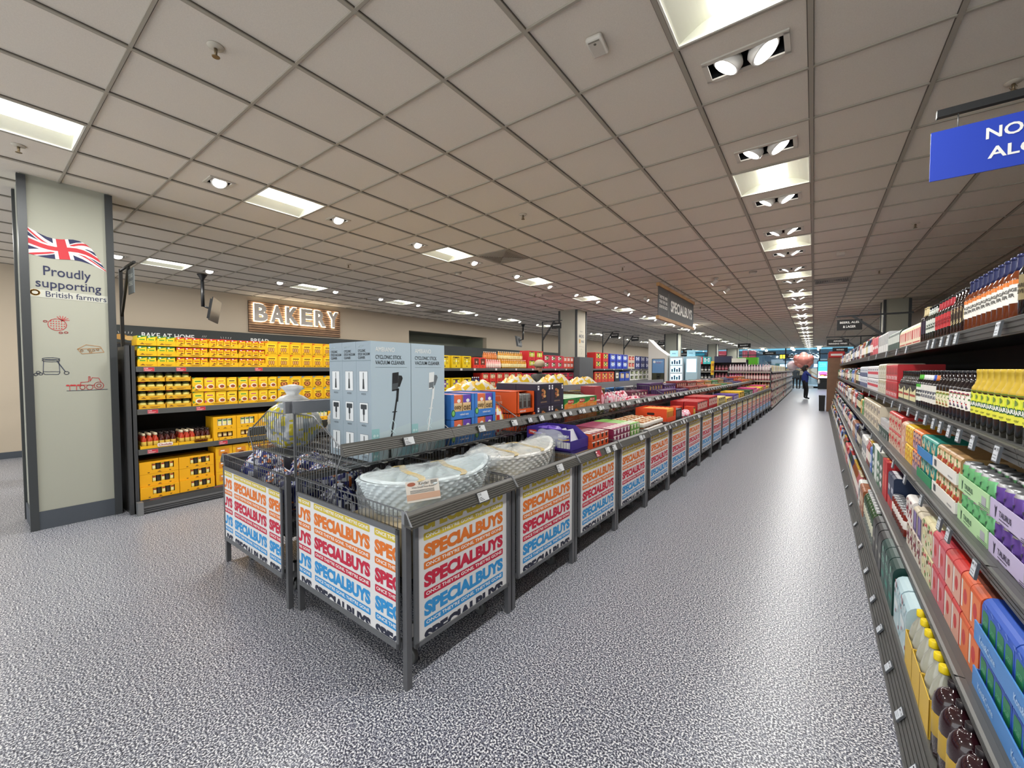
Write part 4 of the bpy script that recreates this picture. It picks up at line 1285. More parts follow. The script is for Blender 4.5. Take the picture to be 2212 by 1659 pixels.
P_big2 = Proto(carton(0.150, 0.2, 0.160, YEL, draw=big_draw('#2f8fd0', None), name='flour_box', cat='box'))
for k in range(2):
    for i in range(14):
        P_big1.place((XF - 0.10, 2.385 + 0.152 * i, 1.527 + 0.167 * k), label='yellow box printed with brown pods, %s layer of the highest shelf' % ('lower', 'upper')[k], group='yellow pod boxes %s layer' % ('lower', 'upper')[k])
    for i in range(14):
        P_big2.place((XF - 0.10, 2.53 + 0.154 * i, 1.082 + 0.162 * k), label='yellow box with a round loaf picture and blue corner, %s layer' % ('lower', 'upper')[k], group='yellow loaf boxes %s layer' % ('lower', 'upper')[k])
P_filler = Proto(carton(0.9, 0.25, 0.30, '#d9a60e', name='stock_carton', cat='box'))
# jars in low trays, second shelf from the top
def make_jar(lid):
    def mk():
        b = MB(); g = M('#4f5226', 0.15)
        b.lathe([(0.030, 0), (0.034, 0.006), (0.034, 0.07), (0.027, 0.08)], g, n=12)
        b.lathe([(0.034, 0.018), (0.0348, 0.019), (0.0348, 0.058), (0.034, 0.059)], M('#d9cc6a', 0.5), n=12)
        t = tag(b.build('sauce_jar'), 'jar', 'jar')
        b = MB(); b.lathe([(0.029, 0.079), (0.031, 0.081), (0.031, 0.093), (0.027, 0.096)], M(lid, 0.3, 0.3), n=12); b.build('lid', t)
        return t
    return mk
P_jarA = Proto(make_jar('#23231f')); P_jarB = Proto(make_jar('#8e1f1c'))
P_trayC = Proto(make_tray(0.222, 0.2, 0.042, '#e0a91e', 0.0))
for k in range(4):
    z = 1.082 + 0.0955 * k
    for j in range(2):
        y = 1.195 + 0.226 * j
        P_trayC.place((XF - 0.10, y, z), label='low yellow tray of dark lidded jars, %s of four layers, %s stack' % (('lowest', 'second', 'third', 'top')[k], ('first', 'second')[j]), group='low yellow jar trays')
        for i in range(3):
            (P_jarB if (i + k + j) % 4 == 2 else P_jarA).place((XF - 0.045, y - 0.072 + 0.072 * i, z + 0.0032), label='small jar with a %s lid in a yellow tray, %s layer' % ('red' if (i + k + j) % 4 == 2 else 'dark', ('lowest', 'second', 'third', 'top')[k]), group='small jars %s %s' % ('red' if (i + k + j) % 4 == 2 else 'dark', ('lowest', 'second', 'third', 'top')[k]))
# boxes of mixes in shallow trays
def mix_draw(c1):
    def dr(b, F, S_, T):
        b.shape(F, [(0, 0.14), (0.03, 0.155), (0, 0.155)], M(c1, 0.5), c=0.001); b.rrect(F, 0.012, 0.09, 0.095, 0.13, 0.008, M('#f7e040', 0.5)); b.rect(F, 0.022, 0.08, 0.106, 0.118, M(c1, 0.5), c=0.001)
        b.disc(F, 0.058, 0.052, 0.034, 0.028, M('#f0e6cf', 0.5), n=12); b.disc(F, 0.062, 0.05, 0.024, 0.018, M('#9c4a2c', 0.5), c=0.001, n=10); b.shape(F, [(0.002, 0.02), (0.02, 0.04), (0.004, 0.06)], M(c1, 0.5), c=0.001)
    return dr
P_trayD = Proto(make_tray(0.455, 0.2, 0.03, YEL, 0.0)); mixc = [('green', '#2f8a4a'), ('pink', '#c23a7a'), ('orange', '#d9741e'), ('brown', '#6b3a20')]
P_mix = [Proto(carton(0.102, 0.18, 0.155, '#f0c21a', draw=mix_draw(c), name='mix_box', cat='box')) for _, c in mixc]
for k in range(2):
    for j in range(2):
        y = 1.765 + 0.458 * j
        P_trayD.place((XF - 0.10, y, 1.082 + 0.163 * k), label='shallow yellow tray of cake mix boxes, %s layer, %s tray beside the jars' % (('lower', 'upper')[k], ('first', 'second')[j]), group='shallow cake mix trays')
        for i in range(4):
            P_mix[i].place((XF - 0.097, y - 0.168 + 0.112 * i, 1.0853 + 0.163 * k), label='yellow cake mix box with %s corner, %s layer' % (mixc[i][0], ('lower', 'upper')[k]), group='cake mix boxes %s %s' % (mixc[i][0], ('lower', 'upper')[k]))
# sauce bottles in open trays, third shelf down
def make_sauce(c, cap):
    def mk():
        b = MB()
        b.lathe([(0.019, 0), (0.022, 0.004), (0.022, 0.085), (0.018, 0.10), (0.010, 0.118), (0.010, 0.132)], M(c, 0.15), n=10)
        b.lathe([(0.0222, 0.025), (0.0227, 0.026), (0.0227, 0.068), (0.0222, 0.069)], M('#d8b64a', 0.5), n=10)
        t = tag(b.build('sauce_bottle'), 'bottle', 'bottle')
        b = MB(); b.lathe([(0.011, 0.131), (0.013, 0.133), (0.0125, 0.150), (0.008, 0.156)], M(cap, 0.4), n=10); b.build('cap', t)
        return t
    return mk
P_s1 = Proto(make_sauce('#b8391a', '#d9c9a8')); P_s2 = Proto(make_sauce('#4a1a12', '#2a1a18'))
P_trayE = Proto(make_tray(0.315, 0.30, 0.03, YEL, 0.0, marks=False))
for j in range(2):
    y = 1.245 + 0.32 * j
    tr = P_trayE.place((XF - 0.15, y, 0.662), label='open yellow tray of hot sauce bottles, %s of two on its shelf' % ('first', 'second')[j], group='hot sauce trays')
    b = MB(); F = Face((0.152, -0.02, 0.018), (0, 1, 0), (0, 0, 1)); b.rrect(F, 0, 0.13, -0.008, 0.03, 0.01, M('#f0e6d8', 0.5), c=0.002); b.text(F, 'Cholula', 0.008, 0.12, 0.0, 0.022, M('#a8323a', 0.5), c=0.003, bold=0.02); b.build('tray_badge', tr)
    for k in range(4):
        for i in range(6):
            (P_s1 if i < 3 else P_s2).place((XF - 0.035 - 0.055 * k, y - 0.122 + 0.049 * i, 0.6655), label='hot sauce bottle with %s in a yellow tray' % ('a pale wooden cap' if i < 3 else 'a dark cap'), group='hot sauce bottles ' + ('pale' if i < 3 else 'dark'))
# window boxes
def window_box(w, d, h, col, win, inner, n, name='display_carton', logo=True, rnd=0.012):
    """carton with a hole in the front and the goods inside as parts"""
    def mk():
        c = M(col, 0.55); a0, a1, z0, z1 = win
        t = thing(name, 'carton', 'box')
        b = MB()
        b.box(-d / 2, d / 2, -w / 2, w / 2, 0, 0.003, c); b.box(-d / 2, d / 2, -w / 2, w / 2, h - 0.003, h, c)
        for y in (-w / 2, w / 2 - 0.003): b.box(-d / 2, d / 2, y, y + 0.003, 0.003, h - 0.003, c)
        b.box(-d / 2, -d / 2 + 0.003, -w / 2 + 0.003, w / 2 - 0.003, 0.003, h - 0.003, c)
        X0, X1 = d / 2 - 0.003, d / 2
        b.box(X0, X1, -w / 2 + 0.003, w / 2 - 0.003, 0.003, z0, c); b.box(X0, X1, -w / 2 + 0.003, w / 2 - 0.003, z1, h - 0.003, c)
        b.box(X0, X1, -w / 2 + 0.003, -w / 2 + a0, z0, z1, c); b.box(X0, X1, -w / 2 + a1, w / 2 - 0.003, z0, z1, c)
        b.box(X0 - 0.045, X0 - 0.043, -w / 2 + 0.003, w / 2 - 0.003, 0.003, h - 0.003, M('#2a1a10', 0.8))
        if logo:
            F = Face((d / 2, -w / 2, 0), (0, 1, 0), (0, 0, 1)); b.shape(F, [(w / 2 - 0.02, 0.008), (w / 2 + 0.02, 0.008), (w / 2, 0.024)], M('#8a5a12', 0.5)); b.rect(F, w * 0.2, w * 0.25, 0.012, 0.02, M('#5a3a12', 0.5)); b.rect(F, w * 0.75, w * 0.8, 0.012, 0.02, M('#5a3a12', 0.5))
        b.build('outer_carton', t)
        pw = (a1 - a0) / n
        for i in range(n):
            cc = inner[i % len(inner)]
            b = MB(); y0 = -w / 2 + a0 + pw * i
            b.rbox(X0 - 0.04, X0 - 0.006, y0 + pw * 0.08, y0 + pw * 0.92, 0.0035, z1 + 0.004, M(cc[0], 0.35), r=min(0.008, pw * 0.3), seg=2)
            G = Face((X0 - 0.006, y0 + pw * 0.08, 0), (0, 1, 0), (0, 0, 1))
            b.rect(G, pw * 0.1, pw * 0.74, z0 + (z1 - z0) * 0.15, z0 + (z1 - z0) * 0.62, M(cc[1], 0.5)); b.rect(G, pw * 0.1, pw * 0.74, z0 + (z1 - z0) * 0.66, z0 + (z1 - z0) * 0.85, M(cc[2], 0.5))
            b.build('pack_inside', t)
        return t
    return mk
P_w1 = Proto(window_box(0.235, 0.25, 0.15, '#f2b40c', (0.04, 0.195, 0.045, 0.125), [('#f0eee2', '#f5e890', '#4a8a3a')], 3))
P_w2 = Proto(window_box(0.235, 0.25, 0.125, '#f2b40c', (0.04, 0.195, 0.035, 0.095), [('#5a1c12', '#e8d090', '#c9a030')], 3))
for j in range(8):
    y = 1.85 + 0.24 * j
    P_w2.place((XF - 0.125, y, 0.662), label='yellow carton with brown sauce bottles in its window, lower of the pair', group='yellow cartons of brown sauce')
    P_w1.place((XF - 0.125, y, 0.788), label='yellow carton with white tubs in its window, upper of the pair', group='yellow cartons of white tubs')
P_w3 = Proto(window_box(0.325, 0.30, 0.128, '#f2ae0a', (0.10, 0.285, 0.040, 0.108), [('#e6c440', '#f0e6a0', '#c9382a'), ('#2c2620', '#3a3028', '#2c2620')], 5))
for k in range(3):
    for j in range(2):
        P_w3.place((XF - 0.15 + (0.012 if k == 0 else 0), 1.236 + 0.33 * j, 0.132 + 0.130 * k), label='large yellow carton with pouches in its window, %s layer, %s stack, bottom deck' % (lay[k], ('first', 'second')[j]), group='large yellow cartons on the bottom deck')
P_y = Proto(carton(0.17, 0.25, 0.15, '#efb312', draw=lambda b, F, S_, T: [b.rrect(F, 0.03, 0.14, 0.04, 0.12, 0.01, M('#d98a2a', 0.5)), b.rect(F, 0.05, 0.09, 0.09, 0.105, WHITE, c=0.001), b.disc(F, 0.09, 0.06, 0.03, 0.012, M('#7a3a1a', 0.5), c=0.001)], name='stock_carton', cat='box'))
for j in range(4):
    for k in range(3): P_y.place((XF - 0.13, 1.835 + 0.175 * j, 0.132 + 0.152 * k), label='yellow carton with a white label half hidden behind the bins, %s layer' % lay[k], group='half hidden yellow cartons %s' % lay[k])

# ---- further along: snacks and sauces in red and yellow cartons
def dc(w, d, h, col, g1, g2, g3=None, n=3, nm_='display_carton'):
    def dr(b, F, S_, T):
        m1 = w * 0.14
        b.rect(F, m1, w - m1, h * 0.30, h * 0.90, M('#33201a', 0.7))
        pw = (w - 2 * m1) / n
        for i in range(n):
            c = (g1, g2, g3 or g1)[i % 3]
            b.rrect(F, m1 + pw * i + pw * 0.06, m1 + pw * (i + 1) - pw * 0.06, h * 0.30, h * (0.84 - 0.05 * (i % 2)), pw * 0.15, M(c, 0.45), c=0.001)
            b.rect(F, m1 + pw * i + pw * 0.2, m1 + pw * (i + 1) - pw * 0.2, h * 0.5, h * 0.62, M('#f2ead8' if i % 2 else g2, 0.5), c=0.0014)
        b.disc(F, w / 2, h * 0.14, w * 0.06, h * 0.05, M('#2c1a14', 0.5), c=0.001, n=8)
    return carton(w, d, h, col, draw=dr, name=nm_, cat='box')
def btl_mk(cb, cl, cc, r=0.03, h=0.2, name='bottle', cat='bottle'):
    def mk():
        b = MB(); b.lathe([(r * 0.9, 0), (r, 0.005), (r, h * 0.6), (r * 0.75, h * 0.72), (r * 0.4, h * 0.84), (r * 0.4, h * 0.94)], M(cb, 0.2), n=10)
        b.lathe([(r * 1.01, h * 0.12), (r * 1.03, h * 0.13), (r * 1.03, h * 0.52), (r * 1.01, h * 0.53)], M(cl, 0.5), n=10)
        b.lathe([(r * 0.45, h * 0.93), (r * 0.48, h * 0.94), (r * 0.48, h * 0.995), (r * 0.4, h)], M(cc, 0.4), n=10)
        return one(name, b, 'bottle', cat)
    return mk
def row(P, y0, y1, w, x, z, label, group, layers=1, hh=0, rows=1, dx=0.1, rz=0, jitter=0.0):
    n = max(1, int(round((y1 - y0) / w)))
    st = (y1 - y0) / n
    for k in range(layers):
        for r_ in range(rows):
            for i in range(n):
                o = P.place((x + dx * r_, y0 + st * (i + 0.5), z + hh * k), rz=rz + (random.uniform(-jitter, jitter) if jitter else 0), label=label, group=group)
T4, T3 = 1.527, 1.082
row(Proto(dc(0.245, 0.25, 0.24, '#e8c410', '#caa81a', '#f2dc3a')), 5.0, 6.22, 0.30, XF - 0.13, T4, 'wide yellow snack carton on the highest shelf before the red cartons', 'wide yellow snack cartons high', 1, 0)
row(Proto(dc(0.19, 0.25, 0.22, '#dd3a2c', '#5a2a22', '#8a4a30')), 6.26, 6.66, 0.2, XF - 0.13, T4, 'small red carton of dark jars on the highest shelf', 'small red jar cartons', 1)
row(Proto(btl_mk('#e8a8a0', '#f2d8cc', '#f4ece0', 0.034, 0.185)), 6.68, 7.2, 0.07, XF - 0.04, T4, 'pink sauce bottle with a cream label on the highest shelf', 'pink sauce bottles', 1)
row(Proto(btl_mk('#c06a2a', '#d98a4a', '#f2e0c8', 0.032, 0.17)), 6.72, 7.18, 0.07, XF - 0.14, T4 + 0.19, 'orange sauce bottle standing behind the pink ones', 'orange sauce bottles', 1)
P_plinth = Proto(carton(0.5, 0.2, 0.187, '#b03a2a', name='stock_carton', cat='box'))
P_plinth.place((XF - 0.20, 6.94, T4), label='red stock carton under the orange sauce bottles')
row(Proto(btl_mk('#c98a1e', '#e8d9a0', '#f0e2c0', 0.034, 0.19)), 7.24, 8.2, 0.072, XF - 0.04, T4, 'amber sauce bottle with a cream label, lower row', 'amber sauce bottles lower')
row(Proto(carton(0.96, 0.2, 0.19, '#c98a2a', name='stock_carton', cat='box')), 7.24, 8.2, 0.96, XF - 0.20, T4, 'amber stock carton behind the sauce bottles', None)
row(Proto(btl_mk('#c98a1e', '#e8d9a0', '#f0e2c0', 0.034, 0.19)), 7.24, 8.2, 0.072, XF - 0.15, T4 + 0.192, 'amber sauce bottle with a cream label, upper row', 'amber sauce bottles upper')
row(Proto(dc(0.33, 0.25, 0.215, '#d3262c', '#b8c02a', '#e6e07a')), 8.25, 8.95, 0.35, XF - 0.13, T4, 'bright red carton of green pouches on the highest shelf', 'red cartons of green pouches', 2, 0.217)
row(Proto(dc(0.33, 0.25, 0.17, '#cf2440', '#e6c8d0', '#4a8a3a', '#c23a5a')), 8.98, 10.0, 0.34, XF - 0.13, T4, 'crimson carton of mixed pouches on the highest shelf', 'crimson mixed pouch cartons', 2, 0.172)
row(Proto(dc(0.2, 0.25, 0.16, '#d9503a', '#f2e6e0', '#e8a090', n=5)), 10.02, 10.6, 0.2, XF - 0.13, T4, 'pale red carton of slim bottles at the column end', 'pale red slim bottle cartons', 2, 0.162)
row(Proto(dc(0.245, 0.25, 0.25, '#e8c410', '#e8e03a', '#7a4a9a')), 5.0, 6.22, 0.30, XF - 0.13, T3, 'wide yellow snack carton on the third shelf', 'wide yellow snack cartons lower')
row(Proto(btl_mk('#22305a', '#3a5a9a', '#e8e8e8', 0.032, 0.26)), 6.25, 6.5, 0.07, XF - 0.05, T3, 'blue labelled bottle beside the red cartons on the third shelf', 'blue labelled bottles')
row(Proto(dc(0.22, 0.25, 0.17, '#d8342c', '#caa070', '#e6d0b0', n=4)), 6.52, 8.0, 0.24, XF - 0.13, T3, 'red carton of dark jars on the third shelf', 'red dark jar cartons', 2, 0.172)
row(Proto(dc(0.3, 0.25, 0.16, '#c9284a', '#4a2a30', '#8a3a4a', n=6)), 8.0, 10.6, 0.32, XF - 0.13, T3, 'crimson carton of sachets on the third shelf', 'crimson sachet cartons', 2, 0.162)

run2 = shelf_run('shelving_run', 'dark shelving run past the grey column casing, stocked blue and red', -5.52, 11.6, 20.7, LL, -6.12, 1.85, 1, deck=0.12)
for y in (12.7, 13.5, 14.3, 15.2, 16.3): ltag(run2, y, 1.478, '#e4e6e6', 0.06)
row(Proto(dc(0.42, 0.3, 0.26, '#d42a26', '#e8d03a', '#3a7a3a')), 12.0, 13.15, 0.57, XF - 0.15, T4, 'red carton of yellow snack bags past the column casing', 'red snack cartons past the casing', 2, 0.262)
row(Proto(dc(0.5, 0.3, 0.27, '#2337b8', '#8fa8e0', '#e8eefa')), 13.2, 14.9, 0.56, XF - 0.15, T4, 'royal blue carton of biscuits past the column casing', 'royal blue biscuit cartons', 2, 0.24)
row(Proto(dc(0.35, 0.3, 0.25, '#d9c8b0', '#c9302a', '#e85a4a', n=2)), 14.95, 15.6, 0.33, XF - 0.15, T4, 'cream carton of red packets', 'cream cartons of red packets', 2, 0.252)
row(Proto(dc(0.5, 0.3, 0.25, '#39407a', '#d8dcf0', '#8a90c0', n=3)), 15.65, 20.5, 0.6, XF - 0.15, T4, 'dull blue carton of white packets', 'dull blue cartons', 2, 0.252)
row(Proto(dc(0.5, 0.3, 0.34, '#d8402a', '#e8b83a', '#c92a2a')), 12.0, 13.6, 0.55, XF - 0.15, T3, 'orange red snack carton low down past the column casing', 'orange red snack cartons', 1)
row(Proto(dc(0.4, 0.3, 0.36, '#22222a', '#e8e0d0', '#8a6a4a', n=1)), 13.65, 14.1, 0.45, XF - 0.15, T3, 'black carton with pale pictures past the column casing', None, 1)
row(Proto(dc(0.45, 0.3, 0.33, '#2a48b8', '#d8b890', '#e8d0b0', n=2)), 14.1, 15.1, 0.5, XF - 0.15, T3, 'blue biscuit carton on the third shelf past the casing', 'blue biscuit cartons low', 1)
row(Proto(dc(0.4, 0.3, 0.19, '#e6e4dc', '#3a3a3a', '#8a9a4a', n=2)), 15.1, 20.4, 0.5, XF - 0.15, T3, 'white carton with dark marks on the third shelf', 'white marked cartons', 2, 0.192)
# ------------------------------------------------------------------ drinks shelving beside the camera
RL = [(0.395, 0.475), (0.455, 0.865), (0.505, 1.25), (0.565, 1.685)]
def rx(x, y): return x + 0.009 * (y - 2.0)
ANGR = -math.atan(0.009)
t = thing('drinks_shelving', 'long dark shelving run of drinks opposite the promotion bins', 'shelving', (0, 0, 0))
RY0, RY1 = 0.7, 18.3
def skew(b):
    b.v = [(p[0] + 0.009 * (p[1] - 2.0), p[1], p[2]) for p in b.v]; return b
b = MB(); b.box(1.06, 1.09, RY0, RY1, 0, 2.0, M('#161515', 0.8)); skew(b).build('back_panel', t)
GR = M('#5a5a57', 0.42, 0.35)
def rrail(xf, z, h, y0, y1):
    b = MB()
    pr = [(xf + 0.030, z - 0.0008), (xf + 0.014, z - 0.0005), (xf + 0.004, z - 0.003)]
    n = 3
    for i in range(n):
        for tt, d in ((i / n, 0), ((i + 0.7) / n, 0), ((i + 0.7) / n, 0.004), ((i + 1) / n, 0.004)):
            pr.append((xf + 0.004 + d + 0.012 * tt, z - h * tt))
    pr.append((xf + 0.030, z - h))
    b.prism(pr, y0, y1, GR)
    return b
for k, (xf, z) in enumerate(RL):
    b = MB(); b.box(xf + 0.03, 1.06, RY0, RY1, z - 0.03, z, M('#4d4e4d', 0.45, 0.3)); s_ = skew(b).build('shelf', t)
    for j in range(14):
        y0 = RY0 + j * 1.25
        b = rrail(xf, z, 0.06, y0, min(y0 + 1.245, RY1)); skew(b).build('ticket_rail', s_)
b = MB()
pr = [(0.30, 0.0), (0.30, 0.022)]
for i in range(6):
    for tt, d in ((i / 6, 0), ((i + 0.75) / 6, 0), ((i + 0.75) / 6, 0.003), ((i + 1) / 6, 0.003)):
        pr.append((0.30 + 0.052 * tt + d * 0.6, 0.022 + 0.095 * tt - d))
pr += [(0.362, 0.125), (0.375, 0.125), (0.375, 0.11), (1.06, 0.11), (1.06, 0.0)]
b.prism(pr, RY0, RY1, GR); skew(b).build('kick_plate', t)
def rtag(y, xf, z, kick=False):
    b = MB()
    dk = M('#3a3c40', 0.5)
    w, h = (0.05, 0.038) if kick else (0.045, 0.05)
    b.box(-0.007, 0, -w / 2 - 0.004, w / 2 + 0.004, -h / 2 - 0.005, h / 2 + 0.003, M('#55595e', 0.4))
    F = Face((-0.007, w / 2, -h / 2), (0, -1, 0), (0, 0, 1))
    b.rect(F, 0, w, 0, h, M('#cfd5dc', 0.4)); b.text(F, '1.99', w * 0.5, w * 0.95, h * 0.65, h * 0.9, dk); b.rect(F, w * 0.1, w * 0.4, h * 0.7, h * 0.85, dk, c=0.001)
    for k in range(2): b.rect(F, w * 0.1, w * 0.8, h * (0.15 + 0.2 * k), h * (0.22 + 0.2 * k), M('#8a9098', 0.5), c=0.001)
    o = b.build('price_label', t); o.location = (rx(xf, y), y, z); o.rotation_euler = (0, R(32) if kick else R(8), 0)
    return o
_rt = None
for (xf, z), ys in zip(RL[1:], ([2.0, 2.35, 2.5, 2.9, 3.4, 3.9, 4.6, 5.4, 6.3], [2.05, 2.32, 2.52, 2.68, 2.85, 3.0, 3.2, 3.45, 3.75, 4.1, 4.5, 5.0, 5.6, 6.4, 7.3], [2.35, 2.95, 3.1, 3.25, 3.45, 3.6, 4.4, 4.9, 5.6, 6.5, 7.4])):
    for y in ys: rtag(y, xf - 0.004, z - 0.036)
for y in (1.63, 1.97, 2.28, 2.62, 2.98, 3.35, 3.8, 4.3, 4.9, 5.6, 6.4, 7.4): rtag(y, 0.318, 0.062, True)
# end panel and a black bin at the far end
b = MB(); b.box(0.385, 1.9, 18.35, 18.42, 0, 1.90, M('#7a5a44', 0.6, vary=0.2, bscale=6)); b.build('end_panel', t, label='brown wooden end panel')

class Cyl:
    """drawing surface round a vertical cylinder, middle of the print facing +x"""
    def __init__(s, r, a_mid): s.r = r; s.m = a_mid
    def at(s, a, b, c=0.0):
        t = (a - s.m) / s.r; r = s.r + c
        return Vector((r * math.cos(t), r * math.sin(t), b))
def crect(b, C_, a0, a1, z0, z1, mat, c=0.0006, n=8):
    for i in range(n):
        p, q = a0 + (a1 - a0) * i / n, a0 + (a1 - a0) * (i + 1) / n
        b.add([C_.at(p, z0, c), C_.at(q, z0, c), C_.at(q, z1, c), C_.at(p, z1, c)], [(0, 1, 2, 3)], mat, True)
def cdisc(b, C_, a, z, ra, rb, mat, c=0.001, n=14): b.poly([C_.at(a + ra * math.cos(2 * PI * i / n), z + rb * math.sin(2 * PI * i / n), c) for i in range(n)], mat)
def ale(glass, neck, label, cap='#2c2c30', h=0.24, r=0.0305, draw=None, lh=(0.06, 0.145), parts=True, necklab=None, nm_='ale_bottle'):
    """long necked bottle: glass, label, neck foil and cap"""
    def mk():
        b = MB(); g = M(glass, 0.12, coat=0.5); n = 14 if parts else 9
        k = h / 0.24
        b.lathe([(r * 0.9, 0), (r, 0.004), (r, 0.150 * k), (r * 0.93, 0.162 * k), (r * 0.62, 0.180 * k), (r * 0.46, 0.195 * k), (r * 0.42, 0.228 * k)], g, n=n)
        t_ = one(nm_, b, 'bottle', 'bottle')
        C_ = Cyl(r, PI * r)
        lb = MB() if parts else b
        crect(lb, C_, PI * r * 0.08, PI * r * 1.92, lh[0] * k, lh[1] * k, M(label, 0.5), n=12)
        if draw: draw(lb, C_, r, k, lh)
        if parts: lb.build('label', t_)
        nb = MB() if parts else b
        if neck: nb.lathe([(r * 0.655, 0.1785 * k), (r * 0.49, 0.194 * k), (r * 0.45, 0.227 * k), (r * 0.44, 0.228 * k)], M(neck, 0.35, 0.2), n=n)
        if necklab: nb.lathe([(r * 0.64, 0.1805 * k), (r * 0.50, 0.194 * k), (r * 0.475, 0.21 * k), (r * 0.44, 0.211 * k)], M(necklab, 0.4), n=n)
        nb.lathe([(r * 0.47, 0.2275 * k), (r * 0.50, 0.229 * k), (r * 0.49, 0.238 * k), (r * 0.40, 0.24 * k)], M(cap, 0.3, 0.4), n=n)
        if parts: nb.build('cap', t_)
        else:
            bpy.data.objects.remove(t_); t_ = one(nm_, b, 'bottle', 'bottle')
        return t_
    return mk
def d_orch(b, C_, r, k, lh):
    m = PI * r
    cdisc(b, C_, m, 0.122 * k, r * 0.85, 0.030 * k, M('#d3df3a', 0.5)); crect(b, C_, PI * r * 0.08, PI * r * 1.92, 0.088 * k, 0.112 * k, M('#1f5a34', 0.5), c=0.0014, n=12)
    b.text(C_, 'ORCHARD', m - r * 1.15, m + r * 1.15, 0.092 * k, 0.108 * k, WHITE, c=0.002, bold=0.03); cdisc(b, C_, m, 0.132 * k, r * 0.4, 0.010 * k, M('#6f8a3a', 0.5), c=0.0016)
    b.text(C_, 'pear cider', m - r * 0.6, m + r * 0.6, 0.066 * k, 0.078 * k, M('#2a3a1a', 0.5), c=0.0014)
def foil(mk):
    """gathered yellow foil over neck and shoulder"""
    def f():
        t_ = mk(); b = MB(); r = 0.0305
        b.lathe([(r * 1.0, 0.151), (r * 1.0, 0.158), (r * 0.97, 0.168), (r * 0.68, 0.186), (r * 0.56, 0.20), (r * 0.52, 0.225), (r * 0.58, 0.232), (r * 0.58, 0.243), (r * 0.5, 0.246)], M('#c9aa35', 0.35, 0.3), n=16)
        C_ = Cyl(r * 0.80, PI * r * 0.8)
        crect(b, Cyl(r * 1.0, PI * r), 0.03 * r, 2 * PI * r - 0.03 * r, 0.154, 0.157, M('#4f7d2c', 0.5), c=0.0012, n=16)
        b.build('neck_foil', t_); return t_
    return f
def d_berry(c1, c2):
    def f(b, C_, r, k, lh):
        m = PI * r; rn = random.Random(3)
        for i in range(26):
            a = m + rn.uniform(-1.5, 1.5) * r; z = rn.uniform(lh[0] + 0.006, lh[1] - 0.006) * k
            cdisc(b, C_, a, z, 0.0045, 0.0045, M((c1, c2, '#4a7a3a')[i % 3], 0.5), n=7)
    return f
def d_txt(s1, s2, c, c2=None):
    def f(b, C_, r, k, lh):
        m = PI * r; z0, z1 = lh[0] * k, lh[1] * k; H_ = z1 - z0
        if c2: crect(b, C_, m - r * 1.4, m + r * 1.4, z1 - H_ * 0.18, z1, M(c2, 0.5), c=0.0010)
        b.text(C_, s1, m - r * 0.95, m + r * 0.95, z0 + H_ * 0.50, z0 + H_ * 0.66, M(c, 0.5), c=0.0016, bold=0.03)
        b.text(C_, s2, m - r * 0.85, m + r * 0.75, z0 + H_ * 0.27, z0 + H_ * 0.43, M(c, 0.5), c=0.0016, bold=0.03)
    return f
def d_round(b, C_, r, k, lh):
    m = PI * r; cdisc(b, C_, m, 0.10 * k, r * 0.95, 0.046 * k, M('#e0cf9c', 0.5)); cdisc(b, C_, m, 0.10 * k, r * 0.5, 0.026 * k, M('#4a3a2a', 0.5), c=0.0014); b.text(C_, 'PORETTI', m - r * 0.6, m + r * 0.6, 0.128 * k, 0.138 * k, M('#7a2a1a', 0.5), c=0.0016)
PIr = PI + ANGR
def R_row(P, y0, y1, w, x, z, label, group, rows=1, dx=0.066, layers=1, hh=0.0, jitter=0.0):
    n = max(1, int(round((y1 - y0) / w))); st = (y1 - y0) / n
    for k in range(layers):
        for r_ in range(rows):
            for i in range(n):
                y = y0 + st * (i + 0.5)
                P.place((rx(x, y) + dx * r_, y, z + hh * k), rz=PIr + (random.uniform(-jitter, jitter) if jitter else 0), label=label, group=group)
# --- fourth shelf
Z4 = 1.2505; X4 = 0.572
R_row(Proto(foil(ale('#1c1a12', None, '#e2e04a', draw=d_orch, cap='#c9aa35', nm_='cider_bottle'))), 1.62, 2.62, 0.0715, X4, Z4, 'dark cider bottle with gold neck foil and yellow green banded label', 'gold foiled cider bottles', rows=2)
R_row(Proto(ale('#1a1214', None, '#f0ece2', draw=d_berry('#b8253a', '#5a2a6a'), nm_='cider_bottle')), 2.64, 2.99, 0.068, X4, Z4, 'dark cider bottle with a white label covered in red berries', 'berry labelled bottles', rows=2)
R_row(Proto(ale('#1a1214', None, '#e8e2c0', draw=d_berry('#8aa83a', '#a8502a'), lh=(0.05, 0.13))), 3.0, 3.28, 0.068, X4, Z4, 'dark cider bottle with a cream label and lime fruit', 'lime labelled bottles', rows=2)
for i, (c, nmx) in enumerate((('#e0803a', 'orange'), ('#3a5ac0', 'blue'), ('#e8e8e8', 'white'), ('#e8e8e8', 'white'), ('#e8e8e8', 'white'), ('#e8e8e8', 'white'))):
    R_row(Proto(ale('#15120f', None, '#e6e4dc', draw=d_txt('AP', 'ALE', '#2a3550'), necklab=c, lh=(0.045, 0.15))), 3.29 + 0.07 * i, 3.36 + 0.07 * i, 0.07, X4, Z4, 'dark ale bottle with a white illustrated label and %s neck band' % nmx, 'white label ales with %s neck band' % nmx, rows=2)
R_row(Proto(ale('#15120f', None, '#e8eee4', draw=d_txt('KB', '', '#1a1a1a', '#4ab03a') if False else d_txt('KB', 'XB', '#1a1a1a', '#4ab03a'), necklab='#5ab83a', lh=(0.04, 0.15))), 3.72, 3.86, 0.07, X4, Z4, 'dark ale bottle with a green topped white label', 'green topped ale bottles', rows=2)
